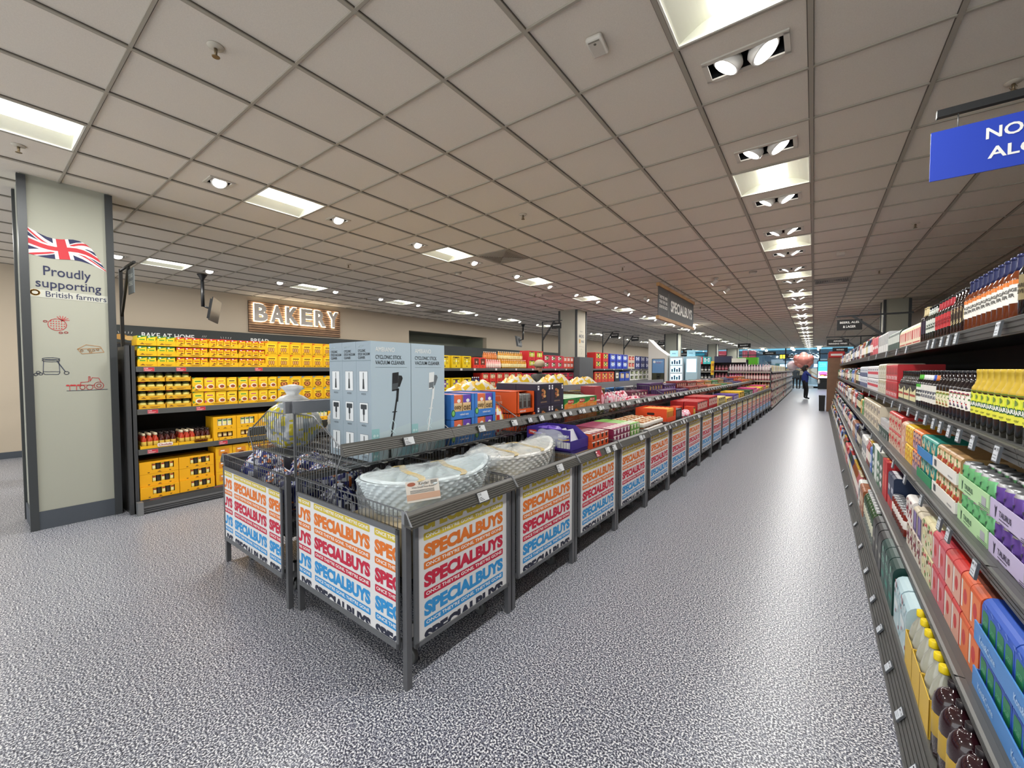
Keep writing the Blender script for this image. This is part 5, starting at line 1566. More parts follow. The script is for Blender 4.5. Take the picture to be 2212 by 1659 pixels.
# --- top shelf
Z5 = 1.6855; X5 = 0.628
R_row(Proto(ale('#171310', None, '#8a7c58', cap='#d0c8b8', draw=d_txt('ORCHARD', 'RESERVE', '#3a3220'), h=0.26, necklab='#d8d0c0')), 1.9, 2.36, 0.070, X5, Z5, 'dark bottle with a khaki orchard label at the open end of the top shelf', 'khaki labelled bottles', rows=2)
R_row(Proto(ale('#6a3216', '#1b2350', '#efece4', cap='#1b2350', draw=d_txt('VINTAGE', 'CIDER', '#4a4a48', '#dd7a2c'), h=0.25, r=0.032, nm_='cider_bottle')), 2.38, 3.06, 0.0715, X5, Z5, 'amber vintage cider bottle with navy neck and white label', 'vintage cider bottles', rows=2)
R_row(Proto(ale('#241510', None, '#241510', draw=d_round, h=0.235)), 3.08, 3.33, 0.068, X5, Z5, 'brown bottle with a round cream label on the top shelf', 'round labelled bottles', rows=2)
R_row(Proto(ale('#1c1210', '#b0303a', '#c4363c', cap='#1a1a1a', draw=d_txt('RED', 'LAGER', '#8a1a22'), h=0.235)), 3.35, 3.72, 0.068, X5, Z5, 'dark lager bottle with red label and red neck on the top shelf', 'red labelled lager bottles', rows=2)
R_row(Proto(ale('#16221a', None, '#d8dcd4', cap='#1a1a1a', draw=d_txt('DRY', 'LAGER', '#1a3a2a'), h=0.235, necklab='#c8ccc4')), 3.74, 4.0, 0.066, X5, Z5, 'green glass bottle with silver white label on the top shelf', 'silver labelled bottles', rows=2)
R_row(Proto(ale('#1a1214', '#d8c89c', '#2a1c34', cap='#b8a878', h=0.25)), 4.02, 4.18, 0.07, X5, Z5, 'dark bottle with a cream neck beside the red carrier pack', 'cream necked bottles', rows=2)

# --- cans and packs
def can_mb(b, x, y, z, r, h, body, lid='#b8babd', n=12):
    b.lathe([(r * 0.82, 0), (r, 0.006), (r, h - 0.012), (r * 0.84, h - 0.002), (r * 0.82, h)], M(body, 0.25, 0.35), (x, y, z), n=n, mats=[M(lid, .3, .7), M(body, .25, .35), M(lid, .3, .7), M(lid, .3, .7)])
def can_tray(w, d, h, tray, body, logo, txt, tcol, nx=5, lip=0.065):
    """shallow sloping tray; each can a part"""
    def mk():
        t_ = thing('can_tray', 'tray', 'drinks tray')
        c = M(tray, 0.5); b = MB()
        b.box(-d / 2, d / 2, -w / 2, w / 2, 0, 0.003, c)
        b.box(d / 2 - 0.003, d / 2, -w / 2, w / 2, 0, lip, c)
        for y in (-w / 2, w / 2 - 0.003): b.box(-d / 2, d / 2, y, y + 0.003, 0.003, lip * 0.75, c)
        F = Face((d / 2, -w / 2, 0), (0, 1, 0), (0, 0, 1))
        dk = M(tcol, 0.5)
        a = w * 0.14
        b.shape(F, [(a, 0.01), (a + 0.006, 0.012), (a + 0.012, 0.035), (a + 0.018, 0.052), (a + 0.008, 0.044), (a + 0.004, 0.044), (a - 0.006, 0.052), (a, 0.035)], dk, c=0.001)
        b.text(F, txt, w * 0.24, w * 0.52, 0.022, 0.042, dk, bold=0.02)
        b.rect(F, w * 0.24, w * 0.46, 0.012, 0.015, dk)
        b.rect(F, w * 0.80, w * 0.93, 0.012, 0.046, M('#a8aab0', 0.5))
        for k in range(3): b.stroke(F, [(w * 0.72, 0.0 + 0.006 * k), (w, 0.004 + 0.006 * k)], 0.002, dk)
        b.build('tray', t_)
        pw = w / nx
        for i in range(nx):
            for j in range(2):
                b = MB(); can_mb(b, d / 2 - 0.035 - 0.066 * j, -w / 2 + pw * (i + 0.5), 0.0035, min(0.031, pw / 2 - 0.001), h, body)
                C_ = Cyl(0.0312, PI * 0.0312)
                q = MB()
                if j == 0:
                    q.text(C_, txt, PI * 0.0312 - 0.022, PI * 0.0312 + 0.022, h * 0.42, h * 0.52, M(tcol, 0.5), c=0.001, bold=0.02)
                    q.shape(C_, [(PI * 0.0312 + dx_, h * 0.6 + dz_) for dx_, dz_ in ((0.0, 0.0), (0.004, 0.01), (0.012, 0.022), (0.003, 0.015), (-0.003, 0.015), (-0.012, 0.022), (-0.004, 0.01))], M(tcol, 0.5), c=0.001)
                    b.add([(p[0] + d / 2 - 0.035, p[1] - w / 2 + pw * (i + 0.5), p[2]) for p in q.v], q.f, M(tcol, 0.5))
                b.build('can', t_)
        return t_
    return mk
Z3 = 0.8655; X3 = 0.50
P_tp = Proto(can_tray(0.385, 0.30, 0.12, '#c2b6d8', '#6d4fa3', 0, 'TAURUS', '#2c2440'))
P_tg = Proto(can_tray(0.385, 0.30, 0.12, '#b4dba6', '#7cc98a', 0, 'TAURUS', '#24503a'))
for k in range(2):
    for i, y in enumerate((1.52, 1.915)):
        P_tp.place((rx(X3 + 0.15, y), y, Z3 + 0.125 * k), rz=PIr, label='lilac tray of purple energy cans, %s layer' % ('lower', 'upper')[k], group='lilac trays %s layer' % ('lower', 'upper')[k])
    P_tg.place((rx(X3 + 0.15, 2.315), 2.315, Z3 + 0.125 * k), rz=PIr, label='pale green tray of mint green cans, %s layer' % ('lower', 'upper')[k], group=None)
def multipack(w, d, h, col, front=None, top=None, draw=None, r=0.02, nm_='drinks_multipack', cat='drinks pack'):
    """card sleeve with rounded top edges, front +x"""
    def mk():
        b = MB(); n = 4
        pr = [(d / 2, 0), (d / 2, h - r)] + [(d / 2 - r + r * math.cos(PI / 2 * i / n), h - r + r * math.sin(PI / 2 * i / n)) for i in range(1, n + 1)]
        pr += [(-d / 2 + r - r * math.sin(PI / 2 * i / n), h - r + r * math.cos(PI / 2 * i / n)) for i in range(0, n + 1)] + [(-d / 2, 0)]
        b.prism(pr, -w / 2, w / 2, M(col, 0.4))
        b.rect(Face((d / 2, -w / 2, 0), (0, 1, 0), (0, 0, 1)), 0, w, 0, h - r, M(front or col, 0.4), c=0.0004)
        if top: b.rect(Face((d / 2, -w / 2, h), (0, 1, 0), (-1, 0, 0)), 0, w, r, d - r, M(top, 0.4), c=0.0004)
        if draw: draw(b, Face((d / 2, -w / 2, 0), (0, 1, 0), (0, 0, 1)), Face((-d / 2, w / 2, h), (0, -1, 0), (1, 0, 0)), w, d, h)
        return one(nm_, b, 'pack', cat)
    return mk
def d_dots(cols, ncan=3, cancol='#e8e8e8'):
    def f(b, F, T, w, d, h):
        rn = random.Random(len(cols) * 7 + ncan)
        for i in range(18):
            b.disc(F, rn.uniform(0.01, w - 0.01), rn.uniform(0.012, h - 0.02), 0.011, 0.011, M(cols[i % len(cols)], 0.5), n=8, c=0.0006 + 0.0002 * (i % 4))
        b.rect(F, w * 0.2, w * 0.8, h * 0.42, h * 0.58, M(cancol, 0.5), c=0.0018)
    return f
def d_H(tc):
    def f(b, F, T, w, d, h):
        c = M(tc, 0.5); a = w * 0.45
        b.rect(T, a, a + 0.02, d * 0.30, d * 0.34, c, c=0.001); b.rect(T, w * 0.3, w * 0.7, d * 0.42, d * 0.47, c, c=0.001); b.rect(T, w * 0.4, w * 0.6, d * 0.5, d * 0.53, c, c=0.001); b.text(T, 'HI', w * 0.25, w * 0.75, d * 0.6, d * 0.68, c, c=0.001, bold=0.04)
        b.disc(F, w * 0.5, h * 0.45, w * 0.2, h * 0.2, M('#c23a3a', 0.5), n=10); b.rect(F, w * 0.06, w * 0.22, h * 0.1, h * 0.8, M('#d8d8d4', 0.5))
    return f
# third shelf
P_fr = Proto(multipack(0.105, 0.28, 0.118, '#b08a5a', front='#ead9b0', draw=d_dots(['#e0702a', '#3f8a3a', '#c8342a', '#e8c03a', '#f0e8d0'], cancol='#b5442c')))
P_ft = Proto(carton(0.44, 0.30, 0.062, '#e6e4de', draw=lambda b, F, S_, T: [b.rect(F, 0.04, 0.10, 0.015, 0.05, M('#4a5058', 0.5)), b.rect(F, 0.30, 0.40, 0.012, 0.018, M('#8a8a8a', 0.5))], name='tray_lip', cat='tray'))
for k in range(2):
    z = Z3 + 0.128 * k
    R_row(P_fr, 2.56, 3.0, 0.11, X3 + 0.155, z, 'fruit patterned drinks pack, %s layer' % ('lower', 'upper')[k], 'fruit patterned packs %s' % ('lower', 'upper')[k])
    b = MB(); b.box(-0.151, -0.148, -0.22, 0.22, 0, 0.055, M('#e6e4de', 0.5)); b.box(-0.148, 0.15, -0.223, -0.22, 0, 0.05, M('#e6e4de', 0.5)); b.box(-0.148, 0.15, 0.22, 0.223, 0, 0.05, M('#e6e4de', 0.5))
    F = Face((-0.151, 0.22, 0), (0, -1, 0), (0, 0, 1)); b.rrect(F, 0.04, 0.09, 0.012, 0.045, 0.004, M('#4a5058', 0.5)); b.rect(F, 0.32, 0.40, 0.012, 0.02, M('#9a9a9a', 0.5))
    o = one('drinks_tray', b, 'white tray holding the fruit patterned packs, %s layer' % ('lower', 'upper')[k], 'tray'); o.location = (rx(X3 + 0.15, 2.78), 2.78, z); o.rotation_euler = (0, 0, ANGR)
    R_row(Proto(multipack(0.125, 0.28, 0.118, '#1f8f80', front='#2a9a94', draw=d_dots(['#7ac8c0', '#1a6a70', '#e0d0b0'], cancol='#d8b890'))), 3.02, 3.40, 0.127, X3 + 0.155, z, 'teal drinks box, %s layer' % ('lower', 'upper')[k], 'teal drinks boxes %s' % ('lower', 'upper')[k])
    b = MB(); b.box(-0.151, -0.148, -0.19, 0.19, 0, 0.05, M(('#1f8a5a', '#2f7fc0')[k], 0.5)); b.box(-0.148, 0.15, -0.193, -0.19, 0, 0.04, M(('#1f8a5a', '#2f7fc0')[k], 0.5)); b.box(-0.148, 0.15, 0.19, 0.193, 0, 0.04, M(('#1f8a5a', '#2f7fc0')[k], 0.5))
    o = one('drinks_tray', b, ('green tray under the lower teal boxes', 'blue tray under the upper teal boxes')[k], 'tray'); o.location = (rx(X3 + 0.148, 3.21), 3.21, z); o.rotation_euler = (0, 0, ANGR)
    R_row(Proto(multipack(0.085, 0.28, 0.118, '#e0752a', front='#b58a9a', draw=d_dots(['#5a3a6a', '#e0c0b0'], cancol='#e8a070'))), 3.42, 3.68, 0.087, X3 + 0.155, z, 'orange and mauve drinks box, %s layer' % ('lower', 'upper')[k], 'orange and mauve boxes %s' % ('lower', 'upper')[k])
    R_row(Proto(multipack(0.085, 0.28, 0.118, '#efc024', front='#efb820', draw=d_dots(['#e0902a', '#f8e060'], cancol='#f4d040'))), 3.70, 3.96, 0.087, X3 + 0.155, z, 'golden yellow drinks box, %s layer' % ('lower', 'upper')[k], 'golden yellow boxes %s' % ('lower', 'upper')[k])
    R_row(Proto(multipack(0.16, 0.28, 0.135, '#c4302c', front='#d8b8a0', draw=d_dots(['#c4302c', '#e8d0b8'], cancol='#c9282a'))), 4.16, 4.82, 0.165, X3 + 0.155, Z3 + 0.137 * k, 'red and cream drinks pack, %s layer of the third shelf' % ('lower', 'upper')[k], 'red and cream packs %s' % ('lower', 'upper')[k])
    R_row(Proto(multipack(0.30, 0.28, 0.125, '#e0d4bc', front='#d8ccb4', top='#b8a88c', draw=lambda b, F, T, w, d, h: [b.rect(F, 0.03, 0.12, 0.02, 0.1, M('#8a8070', 0.5)), b.rect(F, w * 0.55, w * 0.85, 0.05, 0.08, M('#6a6a70', 0.5))], r=0.01)), 5.5, 7.35, 0.31, X3 + 0.155, Z3 + 0.128 * k, 'cream drinks carton, %s layer of the third shelf' % ('lower', 'upper')[k], 'cream drinks cartons %s' % ('lower', 'upper')[k])
R_row(Proto(multipack(0.17, 0.28, 0.25, '#d8b498', front='#d9a68a', top='#d0c4b0', draw=d_dots(['#e8d8c8', '#c8806a'], cancol='#e4c8b4'), r=0.03)), 3.98, 4.15, 0.17, X3 + 0.155, Z3, 'tall beige rounded drinks pack on the third shelf', None)
P_blk = Proto(can_tray(0.33, 0.28, 0.15, '#26473c', '#d8d8d8', 0, 'TONIC', '#e8e8e8', nx=6, lip=0.075))
R_row(P_blk, 4.84, 5.5, 0.33, X3 + 0.15, Z3, 'dark green tray of white and black cans', 'dark green can trays')
for j, (c, nmx) in enumerate((('#3a9a3a', 'green'), ('#e0a83a', 'yellow'))):
    R_row(Proto(multipack(0.22, 0.28, 0.2, c, draw=d_dots(['#e8e8e0', c], cancol='#e8e8d8'))), 7.4 + 0.25 * j, 7.62 + 0.25 * j, 0.22, X3 + 0.155, Z3, '%s drinks pack past the cream cartons' % nmx, None)
# fourth shelf packs
d_ipa = lambda b, F, T, w, d, h: [b.shape(F, [(0.01, 0.02), (w - 0.01, 0.02), (w - 0.02, h * 0.55), (w * 0.5, h * 0.42), (0.01, h * 0.62)], M('#dcd8a8', 0.5)), b.rect(F, 0.015, w - 0.03, h * 0.26, h * 0.34, M('#a83a2a', 0.5), c=0.001), b.text(F, 'IPA', 0.015, w * 0.5, h * 0.42, h * 0.52, DKT, c=0.0014)]
def carrier(w, d, h, col, draw, glass):
    def mk():
        t_ = thing('bottle_carrier', 'carrier', 'drinks pack'); b = MB(); c = M(col, 0.45)
        b.box(-d / 2, d / 2, -w / 2, w / 2, 0, h * 0.55, c)
        draw(b, Face((d / 2, -w / 2, 0), (0, 1, 0), (0, 0, 1)), None, w, d, h * 0.85)
        b.build('sleeve', t_)
        n = int(w / 0.064)
        for i in range(n):
            for j in range(2):
                b = MB(); b.lathe([(0.028, h * 0.551), (0.028, h * 0.62), (0.020, h * 0.72), (0.013, h * 0.80), (0.0125, h * 0.96), (0.0145, h * 0.965), (0.0145, h)], M(glass, 0.12, coat=0.5), (d / 2 - 0.033 - 0.062 * j, -w / 2 + w / n * (i + 0.5), 0), n=10)
                b.build('bottle_neck', t_)
        return t_
    return mk
R_row(Proto(carrier(0.256, 0.14, 0.235, '#1c1a14', d_ipa, '#15120f')), 3.88, 4.66, 0.26, X4 + 0.047, Z4, 'black carrier of pale ale bottles with a cream label', 'black ale carriers')
for k in range(2):
    z = Z4 + 0.145 * k
    R_row(Proto(multipack(0.18, 0.28, 0.142, '#c4242c', front='#c93038', draw=lambda b, F, T, w, d, h: [[b.shape(F, [(0.015 + 0.04 * i, 0.055), (0.045 + 0.04 * i, 0.055), (0.038 + 0.04 * i, 0.085), (0.035 + 0.04 * i, 0.12), (0.025 + 0.04 * i, 0.12), (0.022 + 0.04 * i, 0.085)], M('#7a1a1c', 0.4)) for i in range(4)], b.text(F, 'STONE', w * 0.1, w * 0.9, 0.012, 0.042, M('#f2d8d8', 0.5), bold=0.03)], r=0.006)), 4.68, 5.4, 0.18, X4 + 0.11, z, 'bright red beer pack with white lettering, %s layer' % ('lower', 'upper')[k], 'bright red beer packs %s' % ('lower', 'upper')[k])
    R_row(Proto(multipack(0.15, 0.28, 0.15, '#d8d4c0', front='#dcd8c4', top='#c8c07a', draw=d_dots(['#b8b06a', '#f0ece0', '#8a8a80'], cancol='#e8e4d8'))), 5.42, 6.05, 0.16, X4 + 0.11, z * 1.0 + 0.008 * k, 'cream and olive tall can pack, %s layer' % ('lower', 'upper')[k], 'cream and olive can packs %s' % ('lower', 'upper')[k])
    R_row(Proto(multipack(0.2, 0.28, 0.142, '#e6e6e8', front='#e4e2e4', draw=lambda b, F, T, w, d, h: [b.rect(F, 0, w, h * 0.3, h * 0.52, M('#cc3044', 0.5)), b.rect(F, w * 0.2, w * 0.8, h * 0.62, h * 0.75, M('#8a8a96', 0.5))])), 6.08, 7.3, 0.2, X4 + 0.11, z, 'white can pack with a red band, %s layer' % ('lower', 'upper')[k], 'red banded can packs %s' % ('lower', 'upper')[k])
    R_row(Proto(multipack(0.22, 0.28, 0.142, '#dce2ea', front='#dfe3ea', draw=lambda b, F, T, w, d, h: [b.rect(F, 0, w, 0, h * 0.4, M('#3a4a7a', 0.5)), b.rect(F, w * 0.2, w * 0.8, h * 0.55, h * 0.7, M('#8a9ab6', 0.5))])), 7.35, 8.6, 0.23, X4 + 0.11, z, 'white and navy can pack, %s layer' % ('lower', 'upper')[k], 'white and navy can packs %s' % ('lower', 'upper')[k])
# top shelf packs
R_row(Proto(multipack(0.32, 0.2, 0.185, '#d8caa0', front='#c83432', draw=lambda b, F, T, w, d, h: [b.rect(F, 0, w, 0, h * 0.28, M('#e6dcc0', 0.5)), b.rect(F, w * 0.05, w * 0.95, h * 0.1, h * 0.16, M('#b83a30', 0.5), c=0.001)] + [b.shape(F, [(0.03 + 0.07 * i, 0.05), (0.075 + 0.07 * i, 0.05), (0.07 + 0.07 * i, 0.1), (0.06 + 0.07 * i, 0.135), (0.045 + 0.07 * i, 0.135), (0.035 + 0.07 * i, 0.1)], M('#ead9c4', 0.5), c=0.001) for i in range(4)], r=0.06)), 4.22, 5.2, 0.33, X5 + 0.08, Z5, 'red and cream rounded bottle pack on the top shelf', 'red and cream bottle packs')
R_row(Proto(multipack(0.106, 0.2, 0.20, '#1f3a30', front='#cfd6ce', draw=lambda b, F, T, w, d, h: b.rect(F, 0, w, 0, h * 0.35, M('#20453a', 0.5)), r=0.06)), 5.22, 6.0, 0.118, X5 + 0.08, Z5, 'dark green and white rounded pack on the top shelf', 'dark green rounded packs')
R_row(Proto(multipack(0.16, 0.2, 0.23, '#dfe0e0', front='#e2e2e0', draw=lambda b, F, T, w, d, h: [b.rect(F, 0.02 + 0.05 * i, 0.045 + 0.05 * i, h * 0.4, h * 0.9, M('#5a5c60', 0.5)) for i in range(3)])), 6.02, 6.95, 0.17, X5 + 0.08, Z5, 'white can pack with grey marks on the top shelf', 'white and grey can packs')
R_row(Proto(multipack(0.18, 0.2, 0.24, '#cc3042', front='#d23a4a', draw=lambda b, F, T, w, d, h: b.rect(F, w * 0.1, w * 0.9, h * 0.35, h * 0.5, WHITE))), 6.97, 7.6, 0.2, X5 + 0.08, Z5, 'red can pack with a white band on the top shelf', 'red can packs high')
# second shelf
Z2 = 0.4755; X2 = 0.440
def d_kc(b, F, T, w, d, h):
    g = M('#1fa04a', 0.4); wh = WHITE
    b.rect(T, 0, w, d * 0.22, d * 0.31, g, c=0.001)
    b.text(T, 'Kons&Crone', w * 0.1, w * 0.92, d * 0.36, d * 0.50, wh, c=0.0014, bold=0.03)
    b.disc(T, w * 0.45, d * 0.68, w * 0.17, d * 0.11, M('#2ea45c', 0.4), c=0.001); b.text(T, 'ICE', w * 0.3, w * 0.6, d * 0.65, d * 0.72, wh, c=0.0014)
    for i in range(4): b.rrect(F, w * (0.04 + 0.245 * i), w * (0.04 + 0.245 * i) + w * 0.2, h * 0.30, h * 0.75, 0.012, M('#1f7a4a', 0.4), c=0.001); b.text(F, 'LAGER', w * (0.06 + 0.245 * i), w * (0.21 + 0.245 * i), h * 0.45, h * 0.55, M('#7ac090', 0.5), c=0.0015)
    for i in range(5): b.stroke(F, [(w * 0.1 + 0.06 * i, h * 0.88), (w * 0.16 + 0.06 * i, h * 0.83)], 0.004, M('#7a9ae0', 0.4), c=0.001)
P_kc = Proto(multipack(0.27, 0.40, 0.148, '#2c55b4', front='#2f5cc0', top='#2a50b0', draw=d_kc, r=0.03))
for k in range(2):
    z = Z2 + 0.15 * k
    for i, y in enumerate((1.235, 1.51, 1.785)):
        P_kc.place((rx(X2 + 0.21, y), y, z), rz=PIr, label='blue cider multipack with a green stripe and white lettering, %s layer' % ('lower', 'upper')[k], group='blue cider multipacks %s' % ('lower', 'upper')[k])
    b = MB(); c = M('#4a86c8', 0.45)
    b.box(-0.012, -0.008, -0.42, 0.42, 0, 0.062, c); b.box(-0.008, 0.30, 0.42, 0.424, 0, 0.05, c); b.box(-0.008, 0.30, -0.424, -0.42, 0, 0.05, c)
    F = Face((-0.012, 0.42, 0), (0, -1, 0), (0, 0, 1))
    for q in (0.06, 0.34, 0.62): b.text(F, 'Kons&Crone', q, q + 0.14, 0.018, 0.04, M('#a8c8ea', 0.5), bold=0.02)
    o = one('drinks_tray', b, 'blue tray along the front of the %s cider multipacks' % ('lower', 'upper')[k], 'tray'); o.location = (rx(X2 + 0.008, 1.51), 1.51, z); o.rotation_euler = (0, 0, ANGR)
    for (y0, y1, n, col, fr, tp, nmx) in ((1.935, 2.16, 2, '#c9562a', '#df7438', '#6f3a2c', 'orange and brown'), (2.165, 2.39, 2, '#c23a38', '#d8a08c', '#cf2f28', 'red topped'), (2.395, 2.63, 2, '#b83a48', '#cf6a74', '#a02430', 'crimson topped pink'), (2.635, 2.86, 2, '#cfc49a', '#d8d2ac', '#dcd8b4', 'cream floral')):
        R_row(Proto(multipack((y1 - y0) / 2 - 0.004, 0.36, 0.142, col, front=fr, top=tp, draw=d_H('#f2e8e0') if 'cream' not in nmx else d_dots(['#c83a4a', '#5a8a3a', '#e8e4c8'], cancol='#d8cfa0'), r=0.025)), y0, y1, 0.113, X2 + 0.19, z - 0.003 * k, '%s cider multipack on the second shelf, %s layer' % (nmx, ('lower', 'upper')[k]), '%s multipacks %s' % (nmx, ('lower', 'upper')[k]))
R_row(Proto(multipack(0.10, 0.36, 0.13, '#c8bca4', front='#4a3568', top='#d8ccb8', draw=lambda b, F, T, w, d, h: [b.rect(F, w * 0.3, w * 0.7, h * 0.15, h * 0.85, M('#8a78b0', 0.5)), [b.rect(T, w * 0.2, w * 0.8, d * (0.1 + 0.1 * i), d * (0.11 + 0.1 * i), M('#5a4a4a', 0.5)) for i in range(8)]])), 2.88, 3.12, 0.118, X2 + 0.19, Z2 + 0.14, 'purple and beige multipack lying on the lower packs', 'purple and beige multipacks')
R_row(Proto(multipack(0.10, 0.36, 0.138, '#d8ccc0', front='#e0d8cc', top='#d4c8b4', draw=d_dots(['#7a2a3a', '#b8a890'], cancol='#7a2a3a'))), 2.88, 3.3, 0.105, X2 + 0.19, Z2, 'white and maroon multipack on the second shelf', 'white and maroon multipacks')
R_row(Proto(multipack(0.10, 0.36, 0.138, '#e6e0dc', front='#e6e0dc', top='#e0dcd8', draw=d_dots(['#8a2a3a', '#e8e0d8'], cancol='#8a2030'))), 3.14, 3.34, 0.10, X2 + 0.19, Z2 + 0.14, 'white multipack with maroon edge on the upper layer', 'white multipacks with maroon edge')
P_cn = Proto(lambda: (lambda b: (can_mb(b, 0, 0, 0, 0.032, 0.15, '#8a3024'), b.lathe([(0.0322, 0.05), (0.0325, 0.051), (0.0325, 0.10), (0.0322, 0.101)], M('#e8e2dc', 0.4), n=12), one('drinks_can', b, 'can', 'can'))[-1])(MB()))
R_row(P_cn, 3.36, 3.88, 0.067, X2 + 0.035, Z2, 'white banded dark red can with a bright lid, lower layer', 'dark red cans lower', rows=4, dx=0.067)
R_row(Proto(multipack(0.14, 0.25, 0.25, '#1f2e4a', front='#2a3c5c', top='#d8d8dc', draw=lambda b, F, T, w, d, h: [b.rect(F, 0, w, 0, h * 0.3, M('#c4383c', 0.5)), b.rect(F, w * 0.2, w * 0.8, h * 0.5, h * 0.65, M('#c8ccd8', 0.5)), b.rect(T, 0, w, d * 0.4, d * 0.8, M('#1a2a4a', 0.5), c=0.001)])), 3.90, 4.2, 0.15, X2 + 0.14, Z2, 'navy and red bottle pack with a pale top', 'navy and red bottle packs')
def d_wine(txt, c):
    def f(b, F, S_, T):
        b.text(T, txt, 0.02, 0.10, 0.06, 0.09, WHITE, c=0.001, bold=0.02); b.shape(T, [(0.03, 0.02), (0.09, 0.02), (0.06, 0.045)], M('#e0a83a', 0.5), c=0.001)
        b.rect(F, 0.015, 0.105, 0.08, 0.2, M(c, 0.5)); b.text(S_, txt, 0.03, 0.13, 0.2, 0.225, WHITE, bold=0.02)
    return f
R_row(Proto(carton(0.12, 0.20, 0.30, '#b8232a', front='#c22a30', draw=d_wine('MARDI', '#d85a50'), name='wine_box', cat='box')), 4.22, 4.48, 0.125, X2 + 0.11, Z2, 'tall red wine box on the second shelf', 'tall red wine boxes')
for j, (c, f_, nmx) in enumerate((('#8a8a7c', '#44524a', 'grey green'), ('#e6e6e0', '#2f6a48', 'white and green'), ('#e8e8e4', '#dce6e0', 'white'), ('#e0e4e0', '#2a5a40', 'pale and dark green'))):
    R_row(Proto(carton(0.19, 0.20, 0.30, c, front=f_, draw=lambda b, F, S_, T: [b.shape(F, [(0.02, 0.05 + 0.07 * i), (0.10, 0.02 + 0.07 * i), (0.17, 0.06 + 0.07 * i), (0.10, 0.08 + 0.07 * i)], M('#e8ecea', 0.5)) for i in range(3)] + [b.rect(T, 0.04, 0.15, 0.06, 0.10, M('#b0563a' if j % 2 else '#3a7a4a', 0.5), c=0.001)], name='wine_box', cat='box')), 4.5 + 0.2 * j, 4.7 + 0.2 * j, 0.2, X2 + 0.11, Z2, 'tall %s wine box on the second shelf' % nmx, None)
# bottom deck
Z1 = 0.1255; X1 = 0.357
def big_bottle(body, h=0.284, r=0.052, cap='#2a2026', dome=True, lab=None):
    def mk():
        b = MB(); g = M(body, 0.12, coat=0.6)
        pr = [(r * 0.85, 0), (r, 0.012), (r, h * 0.6)] + [(r * math.cos(PI / 2 * i / 5) + 0.013 * (i / 5), h * 0.6 + (h * 0.28) * math.sin(PI / 2 * i / 5)) for i in range(1, 5)] + [(0.0135, h * 0.885), (0.013, h * 0.93)]
        b.lathe(pr, g, n=16)
        t_ = one('soft_drink_bottle', b, 'bottle', 'bottle')
        if lab:
            b = MB(); b.lathe([(r * 1.005, h * 0.28), (r * 1.015, h * 0.285), (r * 1.015, h * 0.56), (r * 1.005, h * 0.565)], M(lab, 0.4), n=16); b.build('label', t_)
        b = MB(); b.lathe([(0.015, h * 0.925), (0.0155, h * 0.93), (0.0155, h * 0.99), (0.013, h)], M(cap, 0.4), n=12); b.build('cap', t_)
        return t_
    return mk
R_row(Proto(big_bottle('#2a1218', cap='#1a1014', lab='#b8983a')), 1.55, 2.08, 0.106, X1 + 0.058, Z1, 'plump dark plum coloured bottle on the bottom deck', 'dark plum bottles', rows=3, dx=0.107)
def d_fizz(b, F, T, w, d, h): b.rect(F, w * 0.1, w * 0.9, h * 0.3, h * 0.7, M('#d8b83a', 0.5))
def yellowpack():
    t_ = thing('lemonade_pack', 'pack', 'drinks pack'); b = MB(); w, d, h = 0.17, 0.30, 0.28
    c = M('#d8b23c', 0.45)
    b.box(-d / 2, d / 2, -w / 2, w / 2, 0, 0.003, c); b.box(d / 2 - 0.003, d / 2, -w / 2, w / 2, 0.003, 0.15, c); b.box(-d / 2, d / 2, -w / 2, -w / 2 + 0.003, 0.003, 0.15, c); b.box(-d / 2, d / 2, w / 2 - 0.003, w / 2, 0.003, 0.15, c)
    b.build('tray', t_)
    for i in range(2):
        for j in range(3):
            b = MB(); x, y = d / 2 - 0.045 - 0.085 * j, -w / 2 + 0.043 + 0.083 * i
            b.lathe([(0.034, 0.0035), (0.039, 0.012), (0.039, 0.16), (0.030, 0.20), (0.013, 0.235), (0.0125, 0.25)], M('#a9a99a', 0.1, coat=0.5), (x, y, 0), n=12)
            b.lathe([(0.0395, 0.06), (0.040, 0.061), (0.040, 0.13), (0.0395, 0.131)], M('#c9c48a', 0.5), (x, y, 0), n=12)
            bo = b.build('bottle', t_)
            b = MB(); b.lathe([(0.016, 0.246), (0.0165, 0.25), (0.0165, 0.272), (0.014, 0.275)], M('#efd21a', 0.4), (x, y, 0), n=10); b.build('cap', bo)
    return t_
R_row(Proto(yellowpack), 2.09, 2.61, 0.173, X1 + 0.16, Z1, 'yellow tray of clear bottles with bright yellow caps', 'yellow capped bottle trays')
def wrap_pack(c1, c2, c3, s):
    def mk():
        b = bag_mb(0.175, 0.25, 0.25, [c1, c2, c3], s, n=18, m=10, pinch=0.75, crump=0.025, rough=0.2)
        return one('shrink_wrapped_pack', b, 'pack', 'drinks pack')
    return mk
R_row(Proto(multipack(0.18, 0.25, 0.25, '#b4cdd4', front='#bcd4da', draw=d_dots(['#d8e4e8', '#a84050', '#8fb4c0'], cancol='#dfe8ea'), r=0.05)), 2.63, 3.02, 0.195, X1 + 0.14, Z1, 'pale blue shrink wrapped pack with red marks on the bottom deck', 'pale blue wrapped packs')
R_row(Proto(multipack(0.16, 0.24, 0.28, '#123a34', front='#174a42', top='#0f302c', draw=lambda b, F, T, w, d, h: [b.text(F, 'CYDER', w * 0.1, w * 0.9, h * 0.5, h * 0.66, M('#8ac0b0', 0.5), bold=0.02), b.rect(F, w * 0.2, w * 0.8, h * 0.2, h * 0.32, M('#3a8a7a', 0.5)), b.disc(F, w * 0.5, h * 0.82, 0.02, 0.02, M('#9ac8b8', 0.5), n=8)], r=0.05)), 3.04, 3.55, 0.17, X1 + 0.13, Z1, 'dark teal cider pack on the bottom deck', 'dark teal cider packs')
